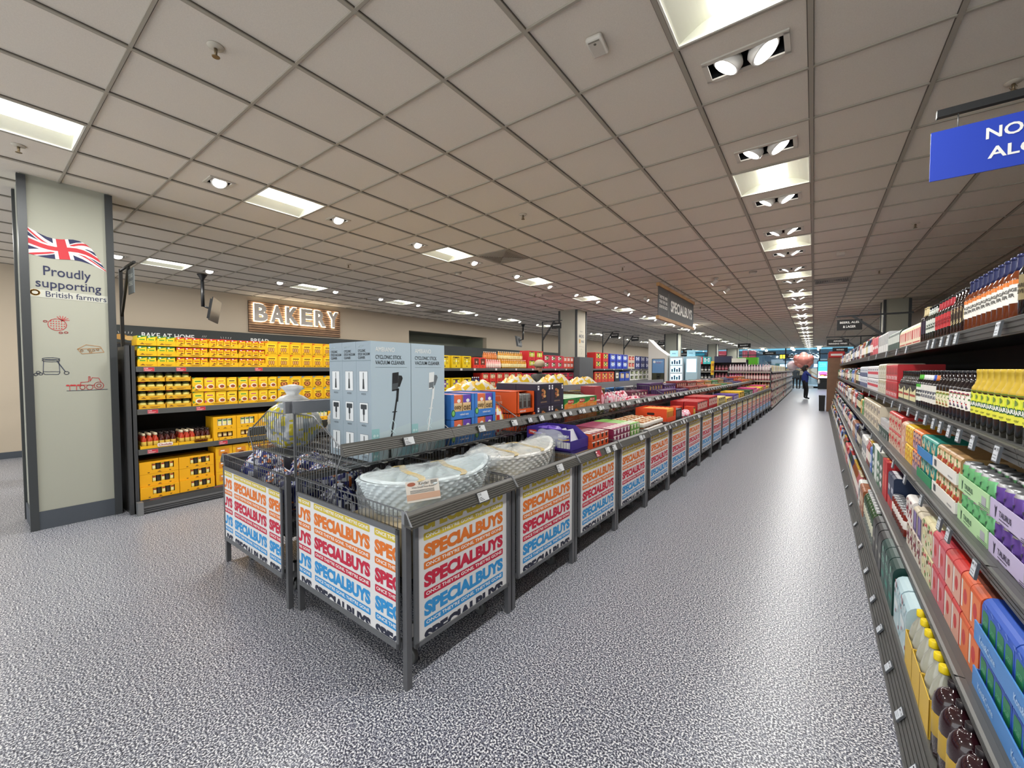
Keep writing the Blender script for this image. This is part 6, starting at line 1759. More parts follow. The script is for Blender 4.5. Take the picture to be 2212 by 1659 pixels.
R_row(Proto(multipack(0.16, 0.24, 0.27, '#17181a', front='#1e2022', top='#101112', draw=lambda b, F, T, w, d, h: [b.rect(F, w * 0.1, w * 0.4, h * 0.2, h * 0.7, M('#6a6a66', 0.5)), b.rect(F, w * 0.5, w * 0.9, h * 0.4, h * 0.5, M('#b8b8b0', 0.5))], r=0.05)), 3.57, 4.1, 0.175, X1 + 0.13, Z1, 'black stout pack on the bottom deck', 'black stout packs')
R_row(Proto(big_bottle('#2c4a2a', h=0.284, r=0.042, cap='#c8c8c8', lab='#d8d8c0')), 4.12, 4.9, 0.09, X1 + 0.05, Z1, 'large green bottle on the bottom deck', 'large green bottles', rows=2, dx=0.09)
# --- the rest of the run, seen small
KINDS_ = [('dark', '#1c1416', '#d8d0c0', '#8a8a8a'), ('amber', '#8a4a20', '#ece6d8', '#c9a030'), ('clear', '#b8c0c4', '#f0f0ee', '#2a3a6a'), ('green', '#24402a', '#e0d8a8', '#b02a2a'), ('rose', '#b86a6a', '#f0e0dc', '#d8c8a8'), ('navy', '#22305a', '#dfe4ec', '#c0c4c8')]
PKS = [('red', '#b8282e', '#e8d8d0'), ('white', '#e2e2de', '#6a7280'), ('navy', '#27346a', '#d8dce8'), ('copper', '#9a5a34', '#e8d0b0'), ('black', '#1d1d20', '#c8c0a0'), ('blue', '#3a6ac0', '#e8eef4'), ('green', '#2f6a3c', '#e0e4c8')]
FB = [Proto(ale(g, None, l, cap=c, h=0.27, parts=False, lh=(0.05, 0.14), nm_=('wine_bottle', 'spirit_bottle')[i_ % 2])) for i_, (_, g, l, c) in enumerate(KINDS_)]
FPk = [Proto(multipack(0.17, 0.26, 0.24, c, draw=lambda b, F, T, w, d, h, cc=c2: [b.rect(F, w * 0.15, w * 0.85, h * 0.35, h * 0.7, M(cc, 0.5)), b.rect(F, w * 0.3, w * 0.7, h * 0.15, h * 0.22, M(cc, 0.5))])) for _, c, c2 in PKS]
names5 = ['bottom deck', 'second shelf', 'third shelf', 'fourth shelf', 'top shelf']
start = [4.95, 5.32, 7.92, 8.65, 7.65]
rn = random.Random(11)
for s_, (xx, zz) in enumerate(((X1, Z1), (X2, Z2), (X3, Z3), (X4 - 0.04, Z4), (X5 - 0.04, Z5))):
    y = start[s_]
    while y < 17.9:
        k = rn.randrange(6); bottle = rn.random() < (0.72 if s_ in (0, 1, 3) else 0.5)
        n = rn.randrange(3, 6)
        if bottle:
            for i in range(n):
                if y > 18.1: break
                FB[k].place((rx(xx + 0.04, y), y + 0.035, zz), rz=PIr, label='%s glass bottle far along the %s of the drinks run' % (KINDS_[k][0], names5[s_]), group='%s bottles far along the %s' % (KINDS_[k][0], names5[s_]))
                if y < 8: FB[k].place((rx(xx + 0.115, y), y + 0.035, zz), rz=PIr, label='%s glass bottle far along the %s of the drinks run' % (KINDS_[k][0], names5[s_]), group='%s bottles far along the %s' % (KINDS_[k][0], names5[s_]))
                y += 0.074
        else:
            k = rn.randrange(7)
            for i in range(max(1, n - 2)):
                if y > 18.0: break
                FPk[k].place((rx(xx + 0.14, y), y + 0.09, zz), rz=PIr, label='%s drinks pack far along the %s of the drinks run' % (PKS[k][0], names5[s_]), group='%s packs far along the %s' % (PKS[k][0], names5[s_]))
                y += 0.18
# ------------------------------------------------------------------ more goods in the bins
def ub(i): return BY0 + 0.803 * i          # where bin i starts
def UX(y): return bx(y) - 0.555            # front limit of the upper tier
def LX(y): return bx(y) - 0.05             # front limit of the lower basket
ZL = 0.4665
def put(mk, x, y, z, label, group=None, rz=ANG, scale=None, tilt=None):
    P = mk if isinstance(mk, Proto) else Proto(mk)
    return P.place((x, y, z), rz=rz, label=label, group=group, scale=scale, tilt=tilt)
plinths = {}
def plinth(i, h, col='#8a7458'):
    """carton that lifts the goods in the lower basket of bin i"""
    put(carton(0.70, 0.45, h, col, name='stock_carton', cat='box'), LX(ub(i)) - 0.235, ub(i) + 0.405, ZL, 'plain stock carton under the goods in the %s bin of the drinks aisle row' % on2[i])
    return ZL + h + 0.001
# bin 3: purple chocolate display
z = plinth(2, 0.35); PUR = '#3b2a86'
def choc():
    w, d, h = 0.28, 0.42, 0.15
    t = thing('chocolate_display_box', 'purple', 'display box'); c = M(PUR, 0.45); b = MB()
    b.box(-d / 2, d / 2, -w / 2, w / 2, 0, 0.003, c); b.box(-d / 2, d / 2, -w / 2, -w / 2 + 0.003, 0.003, h, c)
    b.box(-d / 2, -d / 2 + 0.003, -w / 2, w / 2, 0.003, h, c); b.box(d / 2 - 0.003, d / 2, -w / 2, w / 2, 0.003, 0.07, c)
    b.prism([(-d / 2, 0.003), (d / 2, 0.003), (d / 2, 0.07), (d / 2 - 0.12, h), (-d / 2, h)], w / 2 - 0.003, w / 2, c)
    F = Face((-d / 2, -w / 2, 0), (1, 0, 0), (0, 0, 1))
    for k in range(14): b.rect(F, 0.30 + 0.0085 * k, 0.304 + 0.0085 * k + 0.002 * (k % 3), 0.015, 0.06, WHITE)
    b.text(F, 'DAIRY MILK', 0.14, 0.25, 0.075, 0.095, WHITE, bold=0.02); b.text(F, 'DAIRY MILK', 0.31, 0.41, 0.095, 0.112, WHITE, bold=0.02)
    b.rrect(F, 0.02, 0.10, 0.095, 0.13, 0.01, M('#c8342f', 0.5)); b.text(F, 'Wispa', 0.03, 0.09, 0.102, 0.124, WHITE, c=0.0014, bold=0.02); b.stroke(F, [(0.31, 0.08), (0.36, 0.072), (0.41, 0.082)], 0.008, M('#d8b03a', 0.5))
    b.text(F, 'Cadbury', 0.14, 0.19, 0.10, 0.115, WHITE)
    b.build('outer_box', t)
    b = bag_mb(0.26, 0.22, 0.07, ['#6a4bc0', '#7d5fd0', '#5a3cae'], 9, n=22, m=7, pinch=0.2, crump=0.12, rough=0.25)
    b.v = [(p[0] - 0.09, p[1], p[2] + 0.08) for p in b.v]; b.build('foil_wrapped_bars', t)
    for k in range(2):
        b = MB(); b.box(-0.002, 0.002, -0.125, 0.125, 0, 0.13, M('#d8d8de', 0.6)); o = b.build('card_divider', t); o.location = (0.07 + 0.07 * k, 0, 0.012); o.rotation_euler = (0, -0.55, 0)
    return t
put(choc, LX(2.9) - 0.24, ub(2) + 0.215, z + 0.03, 'purple chocolate display box with foil bars and a barcode, on the third bin', scale=(1, 1.1, 1.1))
put(carton(0.29, 0.42, 0.028, '#2f2470', name='chocolate_carton', cat='box'), LX(2.9) - 0.24, ub(2) + 0.215, z, 'flat purple carton under the chocolate display box')
SM = lambda c, w=0.085, d=0.42, h=0.062, t2=None, f=None: carton(w, d, h, c, top=t2 or c, name='biscuit_carton', cat='box', draw=lambda b, F, S_, T: [b.disc(F, w / 2, h * 0.5, w * 0.22, w * 0.26, M(f or '#3a2018', 0.5)), b.rect(F, w * 0.1, w * 0.9, h * 0.75, h * 0.9, M('#f0e8e0', 0.5), c=0.001), b.rect(T, w * 0.2, w * 0.8, 0.03, 0.12, M('#f0e8e0', 0.5), c=0.001)])
for j in range(4):
    for k in range(2): put(SM('#d9582c', t2='#7a2a3a') if not (j or k) else PX, LX(3.3) - 0.22, ub(2) + 0.43 + 0.088 * j, z + 0.064 * k, 'orange fronted biscuit carton beside the purple box, %s layer' % ('lower', 'upper')[k], 'orange biscuit cartons %d' % k) if (j or k) else globals().__setitem__('PX', Proto(SM('#d9582c', t2='#7a2a3a')))
put(PX, LX(3.3) - 0.22, ub(2) + 0.43, z, 'orange fronted biscuit carton beside the purple box, lower layer', 'orange biscuit cartons 0')
# bin 4: crimson and green cartons
z = plinth(3, 0.34)
PC = Proto(SM('#7a1f48', t2='#a84a6a', f='#e0d0d8')); PG = Proto(SM('#5f9a3c', t2='#8ac060', f='#e8e0c8'))
for j in range(5):
    for k in range(2): put(PC, LX(3.7) - 0.22, ub(3) + 0.075 + 0.088 * j, z + 0.064 * k, 'crimson biscuit carton in the fourth bin, %s layer' % ('lower', 'upper')[k], 'crimson biscuit cartons %d' % k)
for j in range(3):
    for k in range(2): put(PG, LX(3.9) - 0.22, ub(3) + 0.52 + 0.088 * j, z + 0.064 * k, 'green biscuit carton next to the crimson ones, %s layer' % ('lower', 'upper')[k], 'green biscuit cartons %d' % k)
z = plinth(4, 0.32)
def cookie_tray(c1, c2):
    def mk():
        t = thing('cookie_tray', 'tray', 'biscuit tray'); b = MB(); w, d, h = 0.34, 0.2, 0.05
        b.rbox(-d / 2, d / 2, -w / 2, w / 2, 0, h, M('#e6dfd6', 0.25), r=0.015); b.build('plastic_tray', t)
        b = MB()
        for i in range(6):
            for j in range(3): b.lathe([(0.022, h + 0.0005), (0.025, h + 0.006), (0.02, h + 0.012)], M((c1, c2)[(i + j) % 2], 0.7), (-0.06 + 0.06 * j, -0.13 + 0.052 * i, 0), n=8)
        b.build('cookies', t, kind='stuff'); return t
    return mk
CT = Proto(cookie_tray('#b0703f', '#e0c8a8'))
for k in range(2):
    for j in range(4): put(CT, LX(4.9) - 0.11 - 0.22 * (j % 2), ub(4) + 0.21 + 0.36 * (j // 2), z + 0.065 * k, 'clear tray of round cookies in the fifth bin, %s layer, %s, %s' % (('lower', 'upper')[k], ('front', 'back')[j % 2], ('near the green cartons', 'near the orange crate')[j // 2]))
# bin 5: orange red crate of yellow packs
z = plinth(5, 0.36, '#3a3030')
def crate(w, d, h, col, ca, cb):
    def mk():
        t = thing('open_crate', 'crate', 'crate'); c = M(col, 0.5); b = MB()
        b.box(-d / 2, d / 2, -w / 2, w / 2, 0, 0.004, c); b.box(-d / 2, -d / 2 + 0.004, -w / 2, w / 2, 0.004, h, c); b.box(-d / 2, d / 2, w / 2 - 0.004, w / 2, 0.004, h, c)
        b.box(d / 2 - 0.004, d / 2, -w / 2, w / 2, 0.004, h * 0.35, c); b.box(-d / 2, d / 2, -w / 2, -w / 2 + 0.004, 0.004, h, c)
        F = Face((-d / 2, -w / 2, 0), (1, 0, 0), (0, 0, 1)); b.rrect(F, d * 0.38, d * 0.62, h * 0.5, h * 0.68, 0.012, M('#2a1410', 0.8))
        b.build('crate_body', t)
        k = 0
        for i in range(int((w - 0.02) / 0.055)):
            for j in range(int((d - 0.02) / 0.055)):
                b = MB(); x, y = d / 2 - 0.034 - 0.055 * j, -w / 2 + 0.034 + 0.055 * i
                b.rbox(x - 0.024, x + 0.024, y - 0.024, y + 0.024, 0.005, h * 0.98, M(ca, 0.4), r=0.01, seg=2)
                G = Face((x + 0.024, y - 0.024, 0), (0, 1, 0), (0, 0, 1)); b.rect(G, 0.01, 0.038, h * 0.3, h * 0.75, M(cb, 0.5)); b.disc(G, 0.024, h * 0.85, 0.008, 0.008, M('#f2e0a0', 0.5), n=8)
                b.build('snack_tube', t)
        return t
    return mk
put(crate(0.40, 0.40, 0.17, '#e04a18', '#eda02c', '#7a3a18'), LX(5.5) - 0.205, ub(5) + 0.245, z, 'orange red open crate packed with yellow snack tubes, on the sixth bin')
# bin 5 end / 6
def blackbox(b, F, S_, T): [b.rect(F, 0.03 + 0.06 * i, 0.07 + 0.06 * i, 0.03, 0.11, M('#6a6a72', 0.5)) for i in range(3)]
put(carton(0.28, 0.36, 0.13, '#201a1c', draw=blackbox, top='#5a5658', name='gift_box', cat='box'), LX(5.9) - 0.19, ub(5) + 0.61, z, 'black box with grey pictures next to the orange crate')
def tubs(c, s): return Proto(lambda: one('sweet_bag', bag_mb(0.16, 0.13, 0.13, c, s, pinch=0.5), 'bag', 'sweet bag'))
z = plinth(6, 0.30)
PB1 = tubs(['#e8a8c0', '#f0d0d8', '#c84a6a'], 3)
for i in range(3): put(PB1, LX(6.1) - 0.085, ub(6) + 0.12 + 0.17 * i, z, 'pink and white sweet bag in the seventh bin', 'pink sweet bags seventh bin', rz=0.3 * i)
PY1 = Proto(dc(0.15, 0.13, 0.16, '#d8421e', '#efb22c', '#f0c850', n=2))
for i in range(4): put(PY1, LX(6.4) - 0.26, ub(6) + 0.12 + 0.165 * i, z, 'red and yellow drum carton in the seventh bin', 'red and yellow cartons seventh bin')
put(PY1, LX(6.4) - 0.08, ub(6) + 0.68, z, 'red and yellow drum carton in the seventh bin', 'red and yellow cartons seventh bin')
rnb = random.Random(21)
LOWER = {7: ('#b81f22', '#f0e0d0', 'dark red'), 8: ('#b5191e', '#f2ece0', 'bright red and cream'), 9: ('#e8d488', '#3a3a3a', 'cream and black'), 10: ('#e4c85a', '#6a3a9a', 'gold topped purple'), 11: ('#5a3c98', '#e8d8f0', 'purple'), 12: ('#efc020', '#7a4a1a', 'yellow'), 13: ('#274f30', '#d8e0d0', 'dark green'), 14: ('#274f30', '#d8e0d0', 'deep green'), 15: ('#d8488a', '#f0c8d8', 'magenta'), 16: ('#e05a9a', '#f0e060', 'pink and yellow'), 17: ('#e8dc3a', '#c84a4a', 'lemon yellow'), 18: ('#d84a7a', '#f0d0a0', 'rose'), 19: ('#efc72a', '#c87a2a', 'golden')}
for i, (c1, c2, nmx) in LOWER.items():
    z = plinth(i, 0.34 if i in (7, 8) else 0.30)
    w = 0.18 if i < 12 else 0.36
    hgt = (0.2, 0.14, 0.17)[i % 3] + (0.04 if i in (7, 8) else 0)
    P = Proto(dc(w, 0.2, hgt, c1, c2, c1, n=3 if w < .2 else 5, nm_='sweets_carton'))
    n = int(0.74 / w)
    for j in range(n):
        for k in range(2): put(P, LX(ub(i)) - 0.11 - 0.21 * k, ub(i) + 0.03 + 0.74 / n * (j + 0.5), z, '%s carton in the %s bin of the drinks aisle row' % (nmx, on2[i]), '%s cartons %s bin' % (nmx, on2[i]))
# upper tier, from bin 5 on
P_mixb = [tubs(['#e8c83a', '#4a7a3a', '#e8e8e0'], 5), tubs(['#4a6ac0', '#e0e4f0', '#8a9ad8'], 6), tubs(['#e0b83a', '#c84a3a', '#f0e8d0'], 7)]
for i in range(4):
    put(P_mixb[i % 3], UX(4.6) - 0.09, ub(4) + 0.12 + 0.18 * i, ZU, 'small bright sweet bag on the upper tier, %s in the line past the green boxes' % ('first', 'second', 'third', 'last')[i], scale=(1, 1, 0.8))
def heartbox(b, F, S_, T): [b.rect(F, 0.03, 0.17, 0.07, 0.10, M('#e8c8c8', 0.5)), b.rect(F, 0.05, 0.15, 0.13, 0.15, M('#e8c8c8', 0.5)), b.rect(S_, 0.02, 0.12, 0.08, 0.12, M('#e8c8c8', 0.5))]
for k in range(2): put(carton(0.22, 0.20, 0.24, '#a83a42', draw=heartbox, name='gift_box', cat='box') if k == 0 else PHB, UX(4.9) - 0.35, ub(4) + 0.20 + 0.235 * k, ZU + 0.0, 'dull red gift box on the upper tier behind the small sweet bags', 'dull red gift boxes', scale=(1, 1, 1.3)) if False else None
PPK0 = tubs(['#c82a3a', '#f0b0c0', '#e8e0e0', '#a01a2a'], 15)
PHB = Proto(carton(0.20, 0.20, 0.32, '#a83a42', draw=heartbox, top='#c0626a', name='gift_box', cat='box'))
put(PHB, UX(4.9) - 0.36, ub(4) + 0.50, ZU, 'dull red gift box behind the small sweet bags on the upper tier')
put(PPK0, UX(4.9) - 0.34, ub(4) + 0.69, ZU, 'crumpled red and pink bag beside the dull red gift box', scale=(1.1, 1.1, 2.2))
PPK = [tubs(['#d83a5a', '#f0b0c0', '#e8e0e0', '#a01a2a'], 11), tubs(['#e87a9a', '#f8e0e8', '#c82a4a'], 12)]
for k in range(4):
    for j in range(2): put(PPK[(k + j) % 2], UX(5.5) - 0.13 - 0.2 * j, ub(5) + 0.125 + 0.18 * k, ZU, 'crumpled pink and red bag on the upper tier of the sixth bin', 'pink and red bags', rz=0.5 * k, scale=(1.1, 1.1, 1.2 + 0.5 * j))
UPP = {6: ('#7a2a4a', '#f0e0c8', 'plum biscuit', 0.2), 7: ('#4a2460', '#c8a04a', 'dark purple chocolate', 0.30), 8: ('#4a2460', '#a884c8', 'violet chocolate', 0.26), 9: ('#8e2a2a', '#d8b8a0', 'brick red album', 0.30), 10: ('#9a3a32', '#c8d0c0', 'brown red album', 0.28), 11: ('#c86a4a', '#e8d0a0', 'terracotta', 0.27), 12: ('#b8893a', '#e8e0c0', 'ochre', 0.25), 13: ('#2f8a4a', '#e8e8e0', 'green topped', 0.24), 14: ('#a87a3a', '#d8c8a0', 'tan', 0.25), 15: ('#3a4470', '#8a94b8', 'slate blue', 0.24), 16: ('#4a3a7a', '#c8c0d8', 'indigo', 0.25), 17: ('#c84a2a', '#efc03a', 'orange red', 0.30), 18: ('#d8702a', '#e8d8b0', 'amber', 0.3), 19: ('#b88a4a', '#e8e0d0', 'sand coloured', 0.28)}
for i, (c1, c2, nmx, hh) in UPP.items():
    P = Proto(dc(0.145, 0.22, hh, c1, c2, c1, n=2, nm_='shelf_carton'))
    for j in range(5):
        for k in range(2): put(P, UX(ub(i)) - 0.13 - 0.235 * k, ub(i) + 0.112 + 0.150 * j, ZU, '%s carton on the upper tier of the %s bin' % (nmx, on2[i]), '%s cartons upper tier' % nmx, scale=(1, 1, 1 - 0.35 * (1 - k)))
# row behind: bagged toys, yellow and white bags
def toybag(cols, s, w=0.34, d=0.30, h=0.30): return Proto(lambda: one('bagged_toy', bag_mb(w, d, h, cols, s, n=40, m=26, pinch=0.3, crump=0.05, rough=0.25), 'bag', 'bagged toy'))
BX2 = lambda y: bx(y) - 1.16      # where the upper tier of the other row begins (its far side)
PT1 = toybag(['#c9cdd0', '#d8d8d4', '#d0c23a', '#9aa4aa', '#c9cdd0'], 31, h=0.34)
PT2 = toybag(['#c8ccd0', '#aab4bc', '#d8d8d8', '#c8c05a'], 32, h=0.30)
def knot():
    b = MB(); b.lathe([(0.10, 0.0), (0.07, 0.03), (0.035, 0.045), (0.05, 0.075), (0.07, 0.10), (0.02, 0.115)], M('#d0d2d2', 0.3, bump=0.7, bscale=26), n=11)
    rnk = random.Random(2); b.v = [(p[0] * rnk.uniform(0.75, 1.25), p[1] * rnk.uniform(0.75, 1.25), p[2]) for p in b.v]
    return b
put(PT1, bx(1.5) - 1.47, ub(0) + 0.20, ZU + 0.001, 'knotted silver and yellow bag in the wire cage at the end of the rear bins')
ko = knot().build('knotted_top', PT1.o); ko.location = (0, 0, 0.315)
put(PT2, bx(1.5) - 1.30, ub(0) + 0.53, ZU + 0.001, 'grey white bag in the wire cage behind the vacuum cleaner boxes', rz=1.0)
PN = toybag(['#252c6e', '#303a8c', '#d0d4e0', '#2a2f5a', '#d87a3a'], 33, 0.30, 0.26, 0.26)
for k, (dx_, yy, r_, zz) in enumerate(((0.24, 0.18, 0.3, 0.63), (0.54, 0.18, 1.4, 0.60), (0.84, 0.19, 2.2, 0.66), (0.26, 0.55, 0.9, 0.60), (0.57, 0.54, 2.9, 0.58), (0.86, 0.56, 0.2, 0.62))):
    put(PN, bx(1.5) - 1.12 - dx_ * 0.98, ub(0) + yy, zz - 0.093, 'navy and white packed toy in the end bin, %s' % ('by the middle post', 'middle one near the poster', 'outer corner one bulging out', 'second row by the middle', 'second row centre', 'second row outer')[k], rz=r_, scale=(0.95, 0.95, 1.05 + 0.15 * (k == 2)))
PN2 = toybag(['#2a3070', '#20264e', '#c8ccd8', '#3a3a3e'], 34, 0.26, 0.26, 0.26)
for k in range(2): put(PN2, bx(1.5) - 0.90, ub(0) + 0.2 + 0.4 * k, ZL, 'navy packed toy behind the pale basket, %s' % ('at the end panel', 'further in')[k], scale=(1, 1, 1.2))
PYL = Proto(lambda: one('snack_multibag', heap_mb(0.72, 0.42, 0.17, ['#e8c22a', '#e9c52f', '#e8e4da', '#e6b820', '#d9a520'], 41, n=22, m=12), 'bag', 'snack bag'))
for i in range(1, 6):
    put(PYL, bx(ub(i)) - 1.40, ub(i) + 0.40, 1.335 if False else 1.20, 'crumpled yellow and white film wrapped bag on the upper tier of the %s rear bin' % on2[i], rz=ANG, scale=(1, 1, 1.0 + 0.25 * (i in (3, 4))))
    put(carton(0.70, 0.42, 0.235, '#c8b070', name='stock_carton', cat='box'), bx(ub(i)) - 1.40, ub(i) + 0.40, ZU + 0.001, 'stock carton under the yellow bag on the %s rear bin' % on2[i])
REAR = ['#3a8ad0', '#c8c8c8', '#e0dcd0', '#b84a3a', '#d8c890', '#e8e0b8', '#8a9aa8', '#6a7a4a', '#c87a5a', '#7a86a8', '#a83a4a', '#d8b04a', '#4a6a8a', '#c8c0b0']
for i in range(6, 20):
    c = REAR[i - 6]; P = Proto(dc(0.22, 0.3, 0.24, c, '#e8e0d0', c, n=3))
    for j in range(3): put(P, bx(ub(i)) - 1.36, ub(i) + 0.15 + 0.25 * j, ZU + 0.001, 'carton on the upper tier of the %s rear bin' % on2[i], 'cartons on the %s rear bin' % on2[i], rz=ANG + PI)

# ------------------------------------------------------------------ hanging things
def hsign(label, loc, w, h, col, lines, arm, facing='-y', tcol=WHITE, brace=True, cat='sign', name='aisle_sign'):
    """board hung under an arm; arm: (x0, x1, post x, foot z)"""
    t = thing(name, label, cat, loc)
    b = MB(); b.box(0, w, -0.003, 0.003, -h, 0, M(col, 0.5)); b.build('board', t)
    F = Face((0, -0.003, -h), (1, 0, 0), (0, 0, 1)); b = MB(); n = len(lines)
    for k, (s_, a0, a1) in enumerate(lines):
        hh = h / (n + 1.2) * (0.72 if n > 1 else 0.6)
        z0 = h - (k + 0.72) * h / (n + 0.6) - hh / 2
        b.text(F, s_, a0 * w, a1 * w, z0, z0 + hh, tcol, bold=0.02)
    b.build('lettering', t)
    if arm:
        a0, a1, px_, fz = arm
        b = MB(); b.box(a0, a1, -0.012, 0.012, 0.055, 0.085, M('#2c2d2e', 0.4, 0.3))
        for q in (w * 0.12, w * 0.88): b.tube([(q, 0, -0.01), (q, 0, 0.06)], 0.0022, M('#8a8a8a', 0.4, 0.6), n=5)
        b.build('arm', t)
        b = MB(); s_ = 1 if px_ > 0 else -1
        b.box(px_ - 0.015, px_ + 0.015, -0.015, 0.015, fz, 0.085, M('#2c2d2e', 0.4, 0.3))
        if brace: b.prism([(px_ - s_ * 0.42, 0.055), (px_ - s_ * 0.48, 0.055), (px_, -0.36), (px_, -0.30)], -0.012, 0.012, M('#3a3b3c', 0.4, 0.3))
        b.build('post', t)
    return t
hsign('royal blue hanging sign reading NO & LOW ALCOHOL above the drinks shelves', (0.382, 2.5, 2.505), 0.66, 0.205, '#1f3fb4', [('NO & LOW', 0.24, 0.74), ('ALCOHOL', 0.25, 0.76)], (0.015, 0.80, 0.785, -0.50), brace=False)
hsign('black hanging sign reading BEERS, ALES & LAGER above the drinks shelves', (0.35, 10.4, 2.475), 0.385, 0.205, '#0e0e10', [('BEERS, ALES', 0.12, 0.88), ('& LAGER', 0.25, 0.75)], (-0.01, 1.10, 0.70, -0.47))
hsign('small black hanging sign reading AWARD WINNING WINES further down the aisle', (0.30, 15.6, 2.40), 0.52, 0.2, '#0e0e10', [('AWARD', 0.3, 0.7), ('WINNING WINES', 0.08, 0.92)], (-0.02, 1.3, 0.78, -0.4))
hsign('small black hanging sign reading WINES beyond the award winning wines sign', (0.62, 22.0, 2.42), 0.5, 0.2, '#0e0e10', [('WINES', 0.25, 0.75)], None)
# SPECIALBUYS sign: hung along the aisle from the ceiling
t = thing('hanging_sign', 'black SPECIALBUYS sign with wooden rails hanging over the bins', 'sign', (-2.35, 7.70, 0))
L_ = 2.80
b = MB(); b.box(-0.004, 0.004, 0.03, L_ - 0.03, 2.50, 3.05, M('#232526', 0.5)); b.build('board', t)
F = Face((0.004, 0, 2.5), (0, 1, 0), (0, 0, 1)); b = MB()
b.text(F, 'SPECIALBUYS', 0.86, 2.62, 0.16, 0.39, WHITE, bold=0.03); b.rect(F, 0.70, 0.715, 0.04, 0.5, M('#8a8a88', 0.5))
for k, s_ in enumerate(("THEY'RE HERE", 'THEN THEY ARE', 'GONE FOR GOOD')): b.text(F, s_, 0.09, 0.62, 0.34 - 0.09 * k, 0.40 - 0.09 * k, WHITE, bold=0.02)
b.build('lettering', t)
for z0 in (2.44, 3.045):
    b = MB(); b.box(-0.028, 0.028, 0, L_, z0, z0 + 0.06, M('#b58a55', 0.5, vary=0.3, bscale=5)); b.build('wooden_rail', t)
b = MB()
for y in (0.4, 1.1, 1.7, 2.35): b.tube([(0, y, 3.1), (0, y, CZ)], 0.002, M('#9a9a98', 0.4, 0.5), n=5)
b.build('suspension_wire', t)
# wall-side brackets above the tall shelving
def bracket(label, x, y, z0, z1, ar, sg, lines, col='#101112', tc=WHITE):
    """post standing on the shelving with an arm running along the aisle"""
    t = thing('sign_bracket', label, 'sign', (x, y, 0)); dk = M('#2a2b2c', 0.4, 0.3)
    b = MB(); b.box(-0.015, 0.015, -0.015, 0.015, z0, z1, dk)
    b.box(0, ar, -0.01, 0.01, z1 - 0.02, z1, dk) if True else None
    b.prism([(0.0, z1 - 0.55), (0.0, z1 - 0.47), (ar * 0.55, z1 - 0.02), (ar * 0.63, z1 - 0.02)], -0.01, 0.01, dk); b.build('bracket_frame', t)
    w, h = sg; xa = ar - w - 0.03
    b = MB(); b.box(min(xa, xa + w), max(xa, xa + w), -0.004, 0.004, z1 - 0.06 - h, z1 - 0.06, M(col, 0.5))
    F = Face((xa, -0.004, z1 - 0.06 - h), (1, 0, 0), (0, 0, 1))
    for k, s_ in enumerate(lines): b.text(F, s_, w * 0.15, w * 0.85, h * (0.62 - 0.3 * k) - h * 0.1 * (len(lines) == 1), h * (0.80 - 0.3 * k) - h * 0.1 * (len(lines) == 1), tc, c=0.001, bold=0.02)
    b.build('sign_board', t)
    return t
bracket('grey bracket sign above the end of the tall shelving beside the near column', -6.30, 1.10, 1.70, 2.62, 0.62, (0.24, 0.26), ('TEAS', 'CEREALS'), '#6a6f70', M('#c8ccc8', 0.5))
for (y, nmx) in ((9.6, 'SAUCES'), (13.6, 'SNACKS'), (15.6, 'CRISPS'), (19.0, 'BISCUITS')):
    bracket('black bracket sign reading %s above the tall shelving' % nmx, -6.05, y, 1.55 if y < 12 else 1.86, 2.82, 0.62, (0.30, 0.16), (nmx,))
def ceiling_tv(label, x, y, ang, zt):
    t = thing('ceiling_screen', label, 'television', (x, y, 0)); dk = M('#1b1c1e', 0.4)
    b = MB(); b.lathe([(0.02, 3.12), (0.035, 3.17), (0.075, 3.235), (0.08, CZ - 0.001)], dk, n=14); b.lathe([(0.028, zt), (0.028, 3.125)], dk, n=12); b.build('ceiling_pole', t)
    b = MB(); b.tube([(0, 0, zt + 0.02), (0.06, 0.02, zt - 0.01), (0.13, 0.0, zt - 0.03)], 0.018, dk); b.box(0.11, 0.15, -0.08, 0.08, zt - 0.12, zt + 0.06, dk); m = b.build('swivel_arm', t); m.rotation_euler = (0, 0, ang)
    b = MB(); b.box(0.15, 0.19, -0.30, 0.30, zt - 0.24, zt + 0.12, dk); b.box(0.19, 0.205, -0.36, 0.36, zt - 0.27, zt + 0.15, M('#26282a', 0.35)); b.rect(Face((0.1505, 0.12, zt - 0.1), (0, -1, 0), (0, 0, 1)), 0, 0.06, 0, 0.16, M('#b8bcc0', 0.5)); b.v = [(0.15 + (p[0] - 0.15) * 0.985 + (p[2] - zt) * 0.17, p[1], zt + (p[2] - zt) * 0.985 - (p[0] - 0.15) * 0.17) for p in b.v]; s_ = b.build('screen_body', t); s_.rotation_euler = (0, 0, ang)
    return t
ceiling_tv('black ceiling screen on a pole between the near column and the bakery sign', -9.12, 2.70, R(62), 2.66)
ceiling_tv('black ceiling screen on a pole near the grey recess in the wall', -9.16, 13.1, R(200), 2.66)

